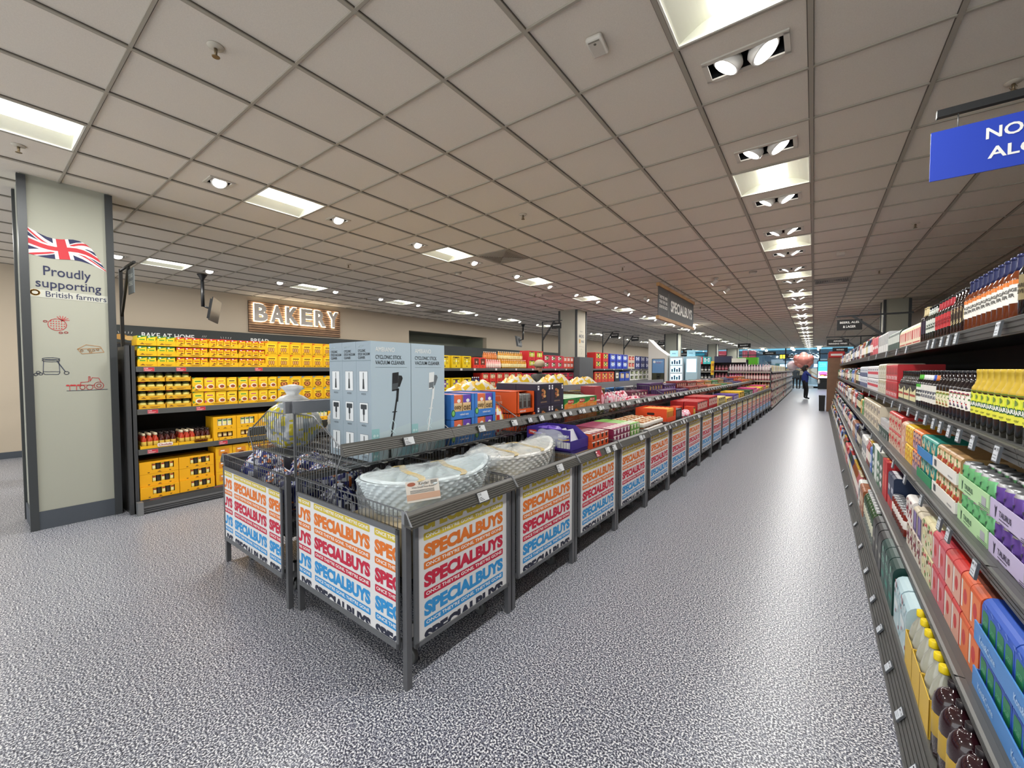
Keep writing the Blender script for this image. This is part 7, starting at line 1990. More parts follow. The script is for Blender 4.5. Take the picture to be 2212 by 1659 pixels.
# ------------------------------------------------------------------ small ceiling fittings
def sprinkler():
    t = thing('sprinkler', 'x', 'sprinkler'); br = M('#8a7a60', 0.4, 0.7)
    b = MB(); b.lathe([(0.012, -0.012), (0.038, -0.006), (0.042, 0.0)], M('#c8c0b0', 0.5), n=16); b.build('escutcheon', t)
    b = MB(); b.lathe([(0.007, -0.05), (0.009, -0.012)], br, n=8); b.lathe([(0.018, -0.058), (0.020, -0.055), (0.006, -0.048)], br, n=12)
    for s_ in (-1, 1): b.tube([(s_ * 0.006, 0, -0.015), (s_ * 0.016, 0, -0.032), (s_ * 0.005, 0, -0.052)], 0.002, br, n=4)
    b.build('spray_head', t); return t
PS = Proto(sprinkler)
for k, (x, y, d_) in enumerate(((-2.67, 0.88, 'above the open corner of the bins'), (-5.08, 0.32, 'in front of the near column'), (-2.70, 3.86, 'over the first bins'), (0.95, 3.90, 'above the blue hanging sign'), (-6.32, 3.92, 'over the tall shelving'), (-5.32, 8.09, 'before the second column'), (-2.69, 6.84, 'before the SPECIALBUYS sign'), (0.95, 6.91, 'above the drinks shelves past the blue sign'), (0.90, 9.78, 'above the beers sign'), (-9.24, 8.49, 'near the bakery wall past the sign'), (-5.9, 9.5, 'close to the second column'), (-2.6, 12.4, 'past the SPECIALBUYS sign'), (-8.9, 6.0, 'opposite the bakery sign'))):
    PS.place((x, y, CZ + 0.011), label='small brass ceiling sprinkler ' + d_, group=None)
def detector(r=0.055):
    def mk():
        t = thing('smoke_detector', 'x', 'smoke detector'); b = MB(); b.lathe([(r * 0.45, -0.05), (r * 0.8, -0.042), (r * 0.85, -0.02)], M('#d8d2c6', 0.5), n=18); b.build('sensor_head', t)
        b = MB(); b.lathe([(r * 1.15, -0.02), (r * 1.2, -0.008), (r * 1.2, 0.0)], M('#a8a296', 0.5), n=18); b.build('base_ring', t); return t
    return mk
PDt = Proto(detector())
for (x, y, d_) in ((-5.25, 5.44, 'over the aisle before the tall shelving'), (-0.92, 8.56, 'left of the aisle lights past the first fittings'), (-1.61, 5.2, 'over the bins')):
    if y != 5.2: PDt.place((x, y, CZ + 0.011), label='round smoke detector ' + d_)
def sensorbox():
    t = thing('ceiling_sensor', 'small grey plastic sensor box clipped to the ceiling near the big light', 'sensor'); b = MB()
    b.rbox(-0.045, 0.045, -0.07, 0.07, -0.032, 0.0, M('#cfc9be', 0.5), r=0.014); b.build('case', t)
    b = MB(); b.lathe([(0.007, -0.0335), (0.008, -0.032)], M('#6a655c', 0.5), (0.0, -0.035, 0), n=10); b.box(-0.03, 0.03, -0.06, -0.052, -0.0335, -0.031, M('#8a857a', 0.5)); b.build('button', t); return t
o = sensorbox(); o.location = (-0.98, 2.10, CZ + 0.011); o.rotation_euler = (0, 0, 0.1)
o = Proto(lambda: tag(carton(0.14, 0.1, 0.045, '#cfc9be', name='ceiling_sensor', cat='sensor')(), 'x', 'sensor')).place((0.29, 7.99, CZ - 0.034), label='pale sensor box on the ceiling to the side of the aisle lights')
def vent(nx):
    def mk():
        t = thing('air_vent', 'x', 'vent'); b = MB(); g = M('#a39c90', 0.5)
        for x0, x1, y0, y1 in ((-0.28, 0.28, -0.28, -0.26), (-0.28, 0.28, 0.26, 0.28), (-0.28, -0.26, -0.26, 0.26), (0.26, 0.28, -0.26, 0.26)): b.box(x0, x1, y0, y1, -0.003, 0.01, g)
        b.build('frame', t)
        b = MB(); b.box(-0.26, 0.26, -0.26, 0.26, 0.008, 0.010, BLACK)
        b.build('backing', t)
        b = MB()
        for k in range(9):
            q = 0.03 + 0.027 * k
            for s_ in (-1, 1):
                b.box(-q, q, s_ * q - 0.005, s_ * q + 0.005, -0.004, 0.006, g); b.box(s_ * q - 0.005, s_ * q + 0.005, -q, q, -0.004, 0.006, g)
        b.build('louvre', t); return t
    return mk
PVt = Proto(vent(9))
for (x, y, d_) in ((-3.95, 5.10, 'over the bins beside the second ceiling light'), (0.25, 10.3, 'beside the aisle lights above the drinks'), (-9.35, 8.7, 'near the left wall past the bakery sign')):
    PVt.place((x, y, CZ), label='square slatted air vent ' + d_)
# ceiling loudspeaker ring
t = thing('ceiling_speaker', 'flush round ceiling speaker with dark slots before the second column', 'speaker', (-5.0, 8.35, CZ)); b = MB()
b.lathe([(0.24, -0.006), (0.26, -0.002), (0.26, 0.010)], M('#c2baad', 0.6), n=28); b.build('cover', t)
b = MB()
for k in range(4):
    a0 = k * PI / 2 + 0.5
    b.rings([[((0.225 + dr) * math.cos(a0 + 0.12 * j), (0.225 + dr) * math.sin(a0 + 0.12 * j), -0.0065) for dr in (0, 0.02)] for j in range(5)], BLACK, False, False, False)
b.build('slot_ring', t)
# track spots aimed at the hanging sign
for k, (x, y, sx) in enumerate(((-3.38, 8.8, 1), (-3.28, 9.8, 1), (-1.55, 8.7, -1), (-1.5, 9.75, -1))):
    t = thing('sign_spotlight', 'small white ceiling spotlight aimed at the SPECIALBUYS sign, %s' % ('nearer one on the bakery side', 'further one on the bakery side', 'nearer one on the drinks side', 'further one on the drinks side')[k], 'spotlight', (x, y, CZ))
    b = MB(); b.lathe([(0.04, -0.012), (0.045, 0.0)], M('#d8d4cc', 0.5), n=14); b.tube([(0, 0, -0.01), (0, 0, -0.05)], 0.008, M('#d8d4cc', 0.5)); b.build('mount', t)
    b = MB(); b.lathe([(0.034, -0.06), (0.038, 0.05), (0.03, 0.06)], M('#d8d4cc', 0.5), n=14); h = b.build('lamp_head', t); h.location = (sx * 0.02, 0, -0.07); h.rotation_euler = (0, -sx * R(50), 0)
    b = MB(); b.lathe([(0.030, -0.063), (0.030, -0.0605)], M('#fff8e8', 0.5, emit=8), n=14); b.build('lens', h)
# ------------------------------------------------------------------ far end: shelving, promotion stand, shop front, people
fr = M('#3c3f42', 0.5, 0.2)
# bottle gondola past the bins
gx = -1.24
t = thing('bottle_shelving', 'shelving block of pink and clear bottles past the end of the bins', 'shelving', (0, 0, 0))
b = MB(); b.box(-2.0, -1.95, 17.6, 36, 0, 1.55, M('#2a2626', 0.7)); b.box(-2.62, gx, 17.55, 17.58, 0, 0.3, fr); b.build('back_panel', t)
for z in (0.12, 0.45, 0.78, 1.10, 1.42):
    b = MB(); b.box(-2.62, gx, 17.30, 17.60, z - 0.03, z, fr); b.box(-2.62, gx, 17.285, 17.30, z - 0.05, z + 0.004, M('#9a938e', 0.5)); b.build('end_shelf', t)
    b = MB(); b.v = []; b.box(-1.95, gx + 0.02, 17.62, 36, z - 0.03, z, fr); b.box(gx + 0.02, gx + 0.035, 17.62, 36, z - 0.05, z + 0.004, M('#9a938e', 0.5)); b.build('shelf', t)
b = MB()
for x in (-2.62, gx - 0.02): b.box(x, x + 0.02, 17.30, 17.6, 0, 1.55, fr)
b.build('upright', t)
PE = [Proto(ale(g, None, l, cap=c, h=0.27, parts=False, lh=(0.05, 0.15), nm_='rose_wine_bottle')) for g, l, c in (('#c8808a', '#e8d0d0', '#e8e8e8'), ('#b8a0a8', '#e0d8dc', '#3a2a4a'), ('#a86a50', '#e0c8b0', '#d8d0c8'), ('#a83a70', '#e8b8d0', '#e0e0e0'))]
nz = ['bottom', 'second', 'third', 'fourth', 'top']
for k, z in enumerate((0.12, 0.45, 0.78, 1.10, 1.42)):
    for i in range(15):
        kk = (3 if i < 5 else 0) if k == 3 else (2 if k == 2 else (1 if k == 4 else 0))
        PE[kk].place((-2.54 + 0.088 * i, 17.36, z + 0.0005), rz=-PI / 2, label='%s bottle on the %s end shelf past the bins' % (('pink', 'pale mauve', 'copper pink', 'magenta')[kk], nz[k]), group='end shelf bottles %s %d' % (nz[k], kk), scale=(1.2, 1.2, 1.05))
PP_ = [Proto(multipack(0.24, 0.24, 0.24, c, draw=lambda b, F, T, w, d, h, cc=c2: [b.rect(F, w * 0.1, w * 0.9, h * 0.3, h * 0.75, M(cc, 0.5))], nm_='boxed_goods', cat='box')) for c, c2 in (('#b8504a', '#e8d0c8'), ('#e0dcd0', '#9a6a5a'), ('#7a3a48', '#d8c0b8'), ('#d8cfa8', '#5a6a4a'), ('#c8d4dc', '#5a7a9a'))]
cn = ['brick red', 'cream', 'plum', 'straw', 'pale blue']
rn = random.Random(5)
for k, z in enumerate((0.12, 0.45, 0.78, 1.10)):
    y = 17.8
    while y < 35.5:
        q = rn.randrange(4) if y < 28 else 4 if rn.random() < 0.6 else 1
        PP_[q].place((gx - 0.12, y, z + 0.0005), label='%s boxed goods on the %s aisle shelf of the bottle block' % (cn[q], nz[k]), group='%s boxed goods %s aisle shelf' % (cn[q], nz[k]))
        y += 0.27 if y < 24 else 0.42
for i in range(12):
    PP_[(1, 3)[i % 2]].place((gx - 0.14, 18.0 + 0.8 * i, 1.4205), label='%s boxed goods on the top of the bottle block' % cn[(1, 3)[i % 2]], group='%s boxed goods on top' % cn[(1, 3)[i % 2]])
# shelving behind the rear bins: black and maroon blocks
def block(label, x0, x1, y, z0, z1, col, cap, bc, ncol, rows_, capc, nm='stock_shelving'):
    t = thing(nm, label, 'shelving', (0, 0, 0)); b = MB(); b.box(x0, x1, y + 0.30, y + 0.34, 0, z1, M(col, 0.6)); b.build('back_panel', t)
    for k in range(rows_):
        z = z0 + (z1 - z0) * k / rows_
        b = MB(); b.box(x0, x1, y, y + 0.3, z - 0.03, z, M(cap, 0.5)); b.build('shelf', t)
    b = MB(); b.box(x0 - 0.02, x0, y, y + 0.34, 0, z1, fr); b.box(x1, x1 + 0.02, y, y + 0.34, 0, z1, fr); b.build('upright', t)
    P = Proto(lambda: one('packed_bottle', (lambda m: (m.lathe([(0.05, 0), (0.055, 0.01), (0.055, 0.15), (0.03, 0.2), (0.022, 0.24)], M(bc, 0.3), n=8), m.lathe([(0.056, 0.04), (0.057, 0.045), (0.057, 0.12), (0.056, 0.125)], M(capc, 0.5), n=8), m)[-1])(MB()), 'x', 'bottle'))
    for k in range(rows_):
        z = z0 + (z1 - z0) * k / rows_
        for i in range(ncol):
            P.place((x0 + 0.07 + (x1 - x0 - 0.14) * i / max(1, ncol - 1), y + 0.1, z + 0.0005), rz=-PI / 2, label='dark bottle standing on the %s' % label.split(' behind')[0], group='bottles on the ' + label.split(' behind')[0])
block('black shelf unit behind the rear bins beside the promotion stand', -5.1, -3.75, 20.2, 1.05, 1.75, '#1c1a1c', '#b8b4ae', '#25222a', 9, 2, '#c8c4bc')
block('maroon shelf unit behind the rear bins before the pale column', -3.55, -2.35, 19.9, 1.1, 1.80, '#2c1418', '#c0b8b0', '#6a2a34', 9, 2, '#b86a74')
for i, (x, w, c, nmx) in enumerate(((-4.6, 0.34, '#3a3f88', 'violet'), (-4.25, 0.30, '#d84a4a', 'red and white'), (-3.92, 0.32, '#4ac0c0', 'aqua'))):
    put(dc(w, 0.3, 0.32, c, '#e8e8f0', c), x, 20.36, 1.7505, '%s carton on top of the black shelf unit' % nmx, rz=-PI / 2)
put(carton(0.16, 0.02, 0.62, '#efbf1a', name='price_banner', cat='banner', draw=lambda b, F, S_, T: [b.rect(F, 0.03, 0.13, 0.40, 0.52, M('#c07a1a', 0.5)), b.rect(F, 0.03, 0.13, 0.1, 0.2, M('#c07a1a', 0.5))]), -3.65, 20.1, 1.25, 'yellow price banner between the black and maroon shelf units', rz=-PI / 2)
put(carton(0.16, 0.02, 1.245, '#6a6a6a', name='banner_stand', cat='stand'), -3.65, 20.13, 0, 'grey stand carrying the yellow price banner', rz=-PI / 2, scale=(1, 0.2, 1))
for i, (x, w, c, h, nmx) in enumerate(((-3.22, 0.66, '#262a48', 0.28, 'navy'), (-2.62, 0.5, '#e8e2d4', 0.18, 'cream'))):
    put(carton(w, 0.4, h, c, name='stacked_carton', cat='box'), x, 20.07, 1.8005, '%s carton lying on the maroon shelf unit' % nmx, rz=-PI / 2)
t = thing('display_table', 'dark table carrying a bright green box past the bins', 'table', (-1.95, 23.6, 0)); b = MB(); b.box(-0.55, 0.55, -0.4, 0.4, 1.2, 1.75, M('#1e2026', 0.6)); b.build('table_body', t)
b = MB(); b.box(-0.5, 0.5, -0.35, 0.35, 0, 1.2, fr); b.build('plinth_base', t)
t.location = (-3.0, 26.5, 0)
put(carton(1.0, 0.6, 0.42, '#6ac828', name='green_box', cat='box', draw=lambda b, F, S_, T: b.rect(F, 0, 0.55, 0, 0.3, BLACK)), -3.0, 26.5, 1.7505, 'bright green box on the dark table past the bins', rz=-PI / 2)
# promotion stand with a poster and a lit cooler
t = thing('promotion_stand', 'pale promotion stand with a countryside poster and a slanted top', 'display stand', (-5.22, 16.4, 0)); pw = M('#dcd8ce', 0.6)
b = MB(); b.prism([(-0.12, 0), (0.62, 0), (0.62, 2.05), (0.22, 2.35), (-0.12, 2.7)], 0, 0.6, pw); b.build('stand_body', t)
F = Face((0.02, 0, 1.0), (1, 0, 0), (0, 0, 1)); b = MB()
b.rect(F, 0.0, 0.50, 0.0, 0.92, M('#26303a', 0.5)); b.rect(F, 0.02, 0.48, 0.35, 0.90, M('#6f9ac8', 0.5), c=0.001); b.rect(F, 0.02, 0.48, 0.02, 0.36, M('#3a3a26', 0.6), c=0.0012)
b.disc(F, 0.10, 0.80, 0.05, 0.05, WHITE, c=0.0015); b.text(F, 'GREAT BRITISH', 0.17, 0.42, 0.79, 0.83, WHITE, c=0.0018); b.text(F, 'FARMERS', 0.17, 0.36, 0.74, 0.78, M('#c03040', 0.5), c=0.0018)
b.disc(F, 0.26, 0.16, 0.07, 0.07, M('#15150f', 0.6), c=0.0015); b.rect(F, 0.18, 0.36, 0.2, 0.34, M('#1e2216', 0.6), c=0.0015)
b.build('poster', t)
t = thing('chilled_display', 'tall chiller with bright blue white product screens behind the bins', 'chiller', (-4.55, 16.5, 0)); b = MB()
b.box(0, 0.52, 0, 0.6, 0, 2.0, M('#c8d2d8', 0.4)); b.build('cabinet', t)
F = Face((0, 0, 1.0), (1, 0, 0), (0, 0, 1))
for k in range(3):
    b = MB(); b.rect(F, 0.05, 0.47, 0.08 + 0.30 * k, 0.33 + 0.30 * k, M('#a8e0f4', 0.5, emit=1.2), c=0.002)
    for i in range(4): b.rrect(F, 0.08 + 0.09 * i, 0.14 + 0.09 * i, 0.10 + 0.30 * k, 0.22 + 0.30 * k + 0.05 * (i % 2), 0.01, M('#1f3a5a', 0.5), c=0.004)
    b.build('lit_panel', t)
for x in (0.12, 0.75):
    put(carton(0.3, 0.02, 0.24, '#a8dcee', name='info_card', cat='sign', draw=lambda b, F, S_, T: b.text(F, 'Milk', 0.08, 0.22, 0.1, 0.15, M('#3a6a8a', 0.5))), -4.55 + x, 16.7, 2.0005, 'pale blue card standing on %s' % ('the tall chiller', 'the blue cabinet')[x > 0.5], rz=-PI / 2)
t = thing('blue_cabinet', 'pale blue lit cabinet beside the tall chiller', 'cabinet', (-3.95, 16.5, 0)); b = MB(); b.box(0, 0.42, 0, 0.6, 0, 2.0, M('#bfe0ec', 0.4)); b.build('cabinet_body', t)
b = MB(); b.rect(Face((0, 0, 1.1), (1, 0, 0), (0, 0, 1)), 0.04, 0.38, 0.3, 0.8, M('#a8e0f4', 0.5, emit=1.0), c=0.002); b.build('lit_panel', t)

# ---- shop front at the end
YE = 40.6
dkf = M('#15181c', 0.4, 0.4)
b = MB()
for x in (-12, -9.5, -7.0, -4.6, -1.9, 0.35, 2.45): b.box(x - 0.04, x + 0.04, YE, YE + 0.08, 0, CZ + 0.3, dkf)
for z in (0.12, 2.75): b.box(-12, 2.5, YE, YE + 0.07, z - 0.04, z + 0.03, dkf)
b.box(-12, 2.5, YE, YE + 0.08, 0, 0.12, dkf)
b.build('window_1_frame', kind='structure')
gl = bpy.data.materials.new('pane_glass'); gl.use_nodes = True; nt = gl.node_tree
tr = nt.nodes.new('ShaderNodeBsdfTransparent'); tr.inputs[0].default_value = (0.75, 0.86, 0.90, 1); gs = nt.nodes.new('ShaderNodeBsdfGlossy'); gs.inputs['Roughness'].default_value = 0.03; gs.inputs[0].default_value = (0.8, 0.9, 0.95, 1)
mx = nt.nodes.new('ShaderNodeMixShader'); mx.inputs[0].default_value = 0.10; nt.links.new(tr.outputs[0], mx.inputs[1]); nt.links.new(gs.outputs[0], mx.inputs[2]); nt.links.new(mx.outputs[0], nt.nodes['Material Output'].inputs[0])
b = MB(); b.box(-12, 2.45, YE + 0.03, YE + 0.04, 0.12, CZ, gl); b.build('window_1', kind='structure')
b = MB()
b.box(-14, 6, 52, 52.3, -0.1, 6, M('#4a5966', 0.7)); b.box(-14, 6, 51.9, 52, 3.55, 6, M('#8fc4d4', 0.6))
b.box(-14, 6, YE + 0.1, 60, 5.8, 6.0, M('#6a8088', 0.7)); b.box(-14.2, -14, YE, 60, 0, 6, M('#323d47', 0.7)); b.box(6, 6.2, YE, 60, 0, 6, M('#323d47', 0.7))
b.box(-14, -12.05, YE, YE + 0.1, 0, 6, M('#55585a', 0.7)); b.box(-14, 6, YE, YE + 0.1, CZ + 0.3, 6, M('#55585a', 0.7)); b.box(2.6, 6, YE, YE + 0.1, 0, 6, M('#55585a', 0.7))
b.build('exterior_wall', kind='structure')
al = bpy.data.lights.new('mall_fill_light', 'AREA'); al.shape = 'RECTANGLE'; al.size = 18; al.size_y = 9; al.energy = 950; al.color = (0.86, 0.95, 1.0)  # added area lamp, no seen source, brightens the mall behind the glass
ao = bpy.data.objects.new('mall_fill_light', al); COL.objects.link(ao); ao.location = (-4, 46, 5.7)
b = MB(); b.box(-14, 6, 56, 60, -0.2, -0.1, M('#7a7c80', 0.5)); b.build('exterior_floor', kind='structure')
# shops across the mall
def shopfront(label, x0, x1, z0, z1, col, txt, tc, a, emit=0.5):
    t = thing('shop_front', label, 'shop', (0, 51.6, 0)); b = MB(); b.box(x0, x1, 0, 0.25, z0, z1, M(col, 0.6, emit=0.05)); b.build('fascia', t)
    F = Face((x0, 0, z0), (1, 0, 0), (0, 0, 1)); w, h = x1 - x0, z1 - z0
    if txt:
        b = MB(); b.text(F, txt, a[0] * w, a[1] * w, h * a[2], h * a[3], M(tc, 0.5, emit=3), c=0.02, bold=0.02); b.build('lettering', t)
    return t
t = shopfront('dark blue bakery shop front with lit white letters seen through the glass', -4.2, 1.2, 2.35, 3.35, '#2a3a4a', 'GREGGS', '#dff0ff', (0.38, 0.86, 0.28, 0.80))
F = Face((-4.2, 0, 2.35), (1, 0, 0), (0, 0, 1)); b = MB()
for i in range(2):
    for j in range(2): b.rect(F, 1.30 + 0.25 * i, 1.50 + 0.25 * i, 0.32 + 0.22 * j, 0.50 + 0.22 * j, M('#f0c020', 0.5, emit=2), c=0.02)
b.build('square_logo', t)
b = MB(); b.box(-4.0, 1.0, 0.1, 0.3, 0.9, 1.6, M('#a8805a', 0.6)); b.box(-4.0, 1.0, 0.0, 0.3, 0, 0.9, M('#8a9094', 0.5)); b.build('counter', t)
for x in (-2.9, -1.4, 0.0):
    b = MB(); b.box(x, x + 1.0, 0.05, 0.12, 1.75, 2.05, M('#bfe4ff', 0.5, emit=1.6)); b.build('menu_screen', t)
shopfront('red shop front with white letters seen through the glass', -10.0, -7.9, 1.8, 3.6, '#b02430', 'oin', '#f4e4e4', (0.15, 0.7, 0.30, 0.6))
shopfront('narrow red shop panel seen through the glass', -6.4, -5.1, 1.2, 3.6, '#a02a34', None, None, None)
shopfront('teal shop hoarding seen through the glass at the far side', -13.5, -10.3, 1.2, 3.4, '#1f7a88', None, None, None)
t = thing('digital_screen', 'upright advertising screen with blue and pink picture at the far end', 'screen', (0.22, 39.3, 0))
b = MB(); b.box(0, 0.70, 0, 0.12, 0.5, 2.2, M('#0e1013', 0.4)); b.build('screen_case', t)
F = Face((0.05, 0, 0.85), (1, 0, 0), (0, 0, 1)); F.u = F.u * 0.67; F.v = F.v * 0.70; b = MB()
b.rect(F, 0, 0.89, 0.75, 1.8, M('#2f8fe8', 0.5, emit=1.4), c=0.002); b.rect(F, 0, 0.89, 0, 0.75, M('#e8d8e8', 0.5, emit=1.2), c=0.002)
b.disc(F, 0.45, 0.5, 0.42, 0.2, M('#c85a9a', 0.5, emit=1.0), c=0.004); b.disc(F, 0.5, 0.3, 0.38, 0.1, M('#7a2a3a', 0.5, emit=0.8), c=0.005); b.disc(F, 0.4, 0.25, 0.15, 0.06, M('#e8c040', 0.5, emit=1), c=0.006)
b.text(F, 'MEGA', 0.2, 0.7, 1.45, 1.55, WHITE, c=0.006); b.text(F, 'OFFER', 0.15, 0.75, 1.25, 1.35, WHITE, c=0.006); b.build('lit_picture', t)
b = MB(); b.box(0.05, 0.65, -0.1, 0.22, 0, 0.5, M('#16181c', 0.4)); b.build('plinth_base', t)
# low bright bench line in front of the glass
b = MB(); b.box(-6, 0.0, 40.0, 40.3, 0.0, 0.22, M('#b8c4cc', 0.4)); b.build('sill_trim', kind='structure')
# hanging shop signs over the far aisles
for (x, y, z, w, s_) in ((-3.0, 22.5, 2.75, 0.55, 'BAKERY'), (-5.9, 24.0, 2.62, 0.5, 'CEREAL'), (-2.6, 30.0, 2.6, 0.7, 'WINES'), (-1.4, 30.5, 2.4, 0.6, 'SPIRITS'), (-7.6, 30.0, 2.65, 0.6, 'FROZEN')):
    hsign('small black hanging sign reading %s over the far aisles' % s_, (x, y, z), w, 0.2, '#0e0e10', [(s_, 0.2, 0.8)], (-0.02, w + 0.5, w + 0.48, CZ - z - 0.3) if False else None)
    tt = [o for o in bpy.data.objects if o.name.startswith('aisle_sign')][-1]
# (each of these boards hangs on two rods from the ceiling)
for o in list(bpy.data.objects):
    if o.name.startswith('aisle_sign') and not any(k.name.startswith('arm') for k in KIDS.get(o.name, [])):
        b = MB(); zz = o.location.z
        for q in (0.06, 0.40): b.tube([(q, 0, 0), (q, 0, CZ - zz)], 0.003, M('#55585a', 0.4, 0.4), n=5)
        b.build('hanging_rod', o)
# pale round pendant lamps at the end
for k, (x, y) in enumerate(((-3.4, 39.0), (-1.4, 39.0), (0.3, 38.8), (-3.9, 17.3))):
    t = thing('globe_lamp', 'small round bright ceiling lamp %s' % ('above the shop front, furthest from the drinks', 'above the shop front, middle one', 'above the shop front beside the drinks side', 'beyond the SPECIALBUYS sign')[k], 'lamp', (x, y, CZ)); b = MB()
    b.lathe([(0.02, -0.18), (0.09, -0.16), (0.12, -0.10), (0.09, -0.04), (0.03, -0.01)], M('#fff4e0', 0.5, emit=9), n=14); b.build('globe', t); b = MB(); b.lathe([(0.05, -0.012), (0.05, 0.0)], fr, n=12); b.build('mount', t)
# black bin at the end of the drinks run and grey foot at the end of the bins
t = thing('black_bin', 'black waste bin on the floor at the end of the drinks run', 'bin', (0.26, 18.6, 0)); b = MB(); b.prism([(-0.08, 0), (0.08, 0), (0.09, 0.5), (-0.09, 0.5)], -0.14, 0.14, M('#141416', 0.5)); b.build('bin_body', t); b = MB(); b.box(-0.095, 0.095, -0.15, 0.15, 0.5, 0.56, M('#1d1d20', 0.5)); b.build('swing_lid', t)
t = thing('red_display', 'red cardboard display at the end of the drinks run', 'display stand', (0.53, 18.2, 0.35)); b = MB(); b.box(-0.12, 0.35, 0.4, 0.8, -0.35, 1.75, M('#8a2a2a', 0.6)); b.build('card_body', t)
for k in range(4):
    b = MB(); b.box(-0.1, 0.33, 0.385, 0.40, 0.75 + 0.28 * k, 0.95 + 0.28 * k, M(('#c82a30', '#d83a3a', '#3a5aa0', '#c8302e')[k], 0.5)); b.rect(Face((-0.1, 0.385, 0.75 + 0.28 * k), (1, 0, 0), (0, 0, 1)), 0.05, 0.38, 0.05, 0.12, WHITE); b.build('packs', t)
# balloons
def balloon(b, x, y, z, r, mat): b.lathe([(r * math.sin(PI * i / 9) * (1 if i < 6 else 0.97) + 0.001, -r * math.cos(PI * i / 9) * (1.12 if i < 5 else 1.0)) for i in range(10)], mat, (x, y, z), n=16)
PK = M('#d98a80', 0.25, coat=0.4)
t = thing('balloon_cluster', 'large peach pink foil balloon floating above the shoppers', 'balloon', (-0.45, 26.6, 2.0)); b = MB()
for (x, z, r) in ((0, 0.02, 0.33), (-0.26, 0.10, 0.20), (0.24, 0.08, 0.22), (-0.12, -0.24, 0.17), (0.16, -0.24, 0.18), (0.0, 0.24, 0.19), (-0.22, -0.1, 0.2), (0.28, -0.1, 0.16)): balloon(b, x, 0.05 * math.sin(x * 20), z, r, PK)
b.build('foil_body', t); b = MB(); b.tube([(0.1, 0, -0.35), (0.12, -0.3, -0.7), (0.2, -0.6, -0.92)], 0.003, M('#c8b8b0', 0.6), n=4); b.build('ribbon', t)
t = thing('balloon', 'pale white balloon behind the peach balloon', 'balloon', (-0.95, 27.2, 1.72)); b = MB(); balloon(b, 0, 0, 0, 0.26, M('#e6d6e0', 0.3)); b.build('foil_body', t)

# ------------------------------------------------------------------ people
def person(label, loc, rz, joints, radii, edges, cloth, hair=None, wide=1.0):
    t = thing('person', label, 'person', loc, rz)
    me = bpy.data.meshes.new('body'); me.from_pydata([joints[k] for k in joints], [(list(joints).index(a), list(joints).index(c)) for a, c in edges], [])
    o = bpy.data.objects.new('body', me); COL.objects.link(o); o.parent = t; KIDS.setdefault(t.name, []).append(o)
    sk = o.modifiers.new('skin', 'SKIN'); sk.use_smooth_shade = True
    lay_ = me.skin_vertices[0] if len(me.skin_vertices) else None
    if lay_ is None:
        bm = bmesh.new(); bm.from_mesh(me); bm.verts.layers.skin.verify(); bm.to_mesh(me); bm.free(); lay_ = me.skin_vertices[0]
    for i, k in enumerate(joints):
        lay_.data[i].radius = tuple(q * (wide if k in ('pelvis', 'waist', 'chest', 'hipL', 'hipR') else 1) for q in radii[k]); lay_.data[i].use_root = (k == 'pelvis')
    ss = o.modifiers.new('sub', 'SUBSURF'); ss.levels = 1; ss.render_levels = 1
    # bake so that colours follow the body height
    bpy.context.view_layer.update()
    dg = bpy.context.evaluated_depsgraph_get()
    m2 = bpy.data.meshes.new_from_object(o.evaluated_get(dg)); o.modifiers.clear(); o.data = m2
    m2.materials.clear()
    keys = []
    for p in m2.polygons:
        c = cloth(p.center)
        if c not in keys: keys.append(c); m2.materials.append(M(c, 0.8))
        p.material_index = keys.index(c); p.use_smooth = True
    if hair:
        for nm_, hb in hair: hb.build(nm_, t)
    return t
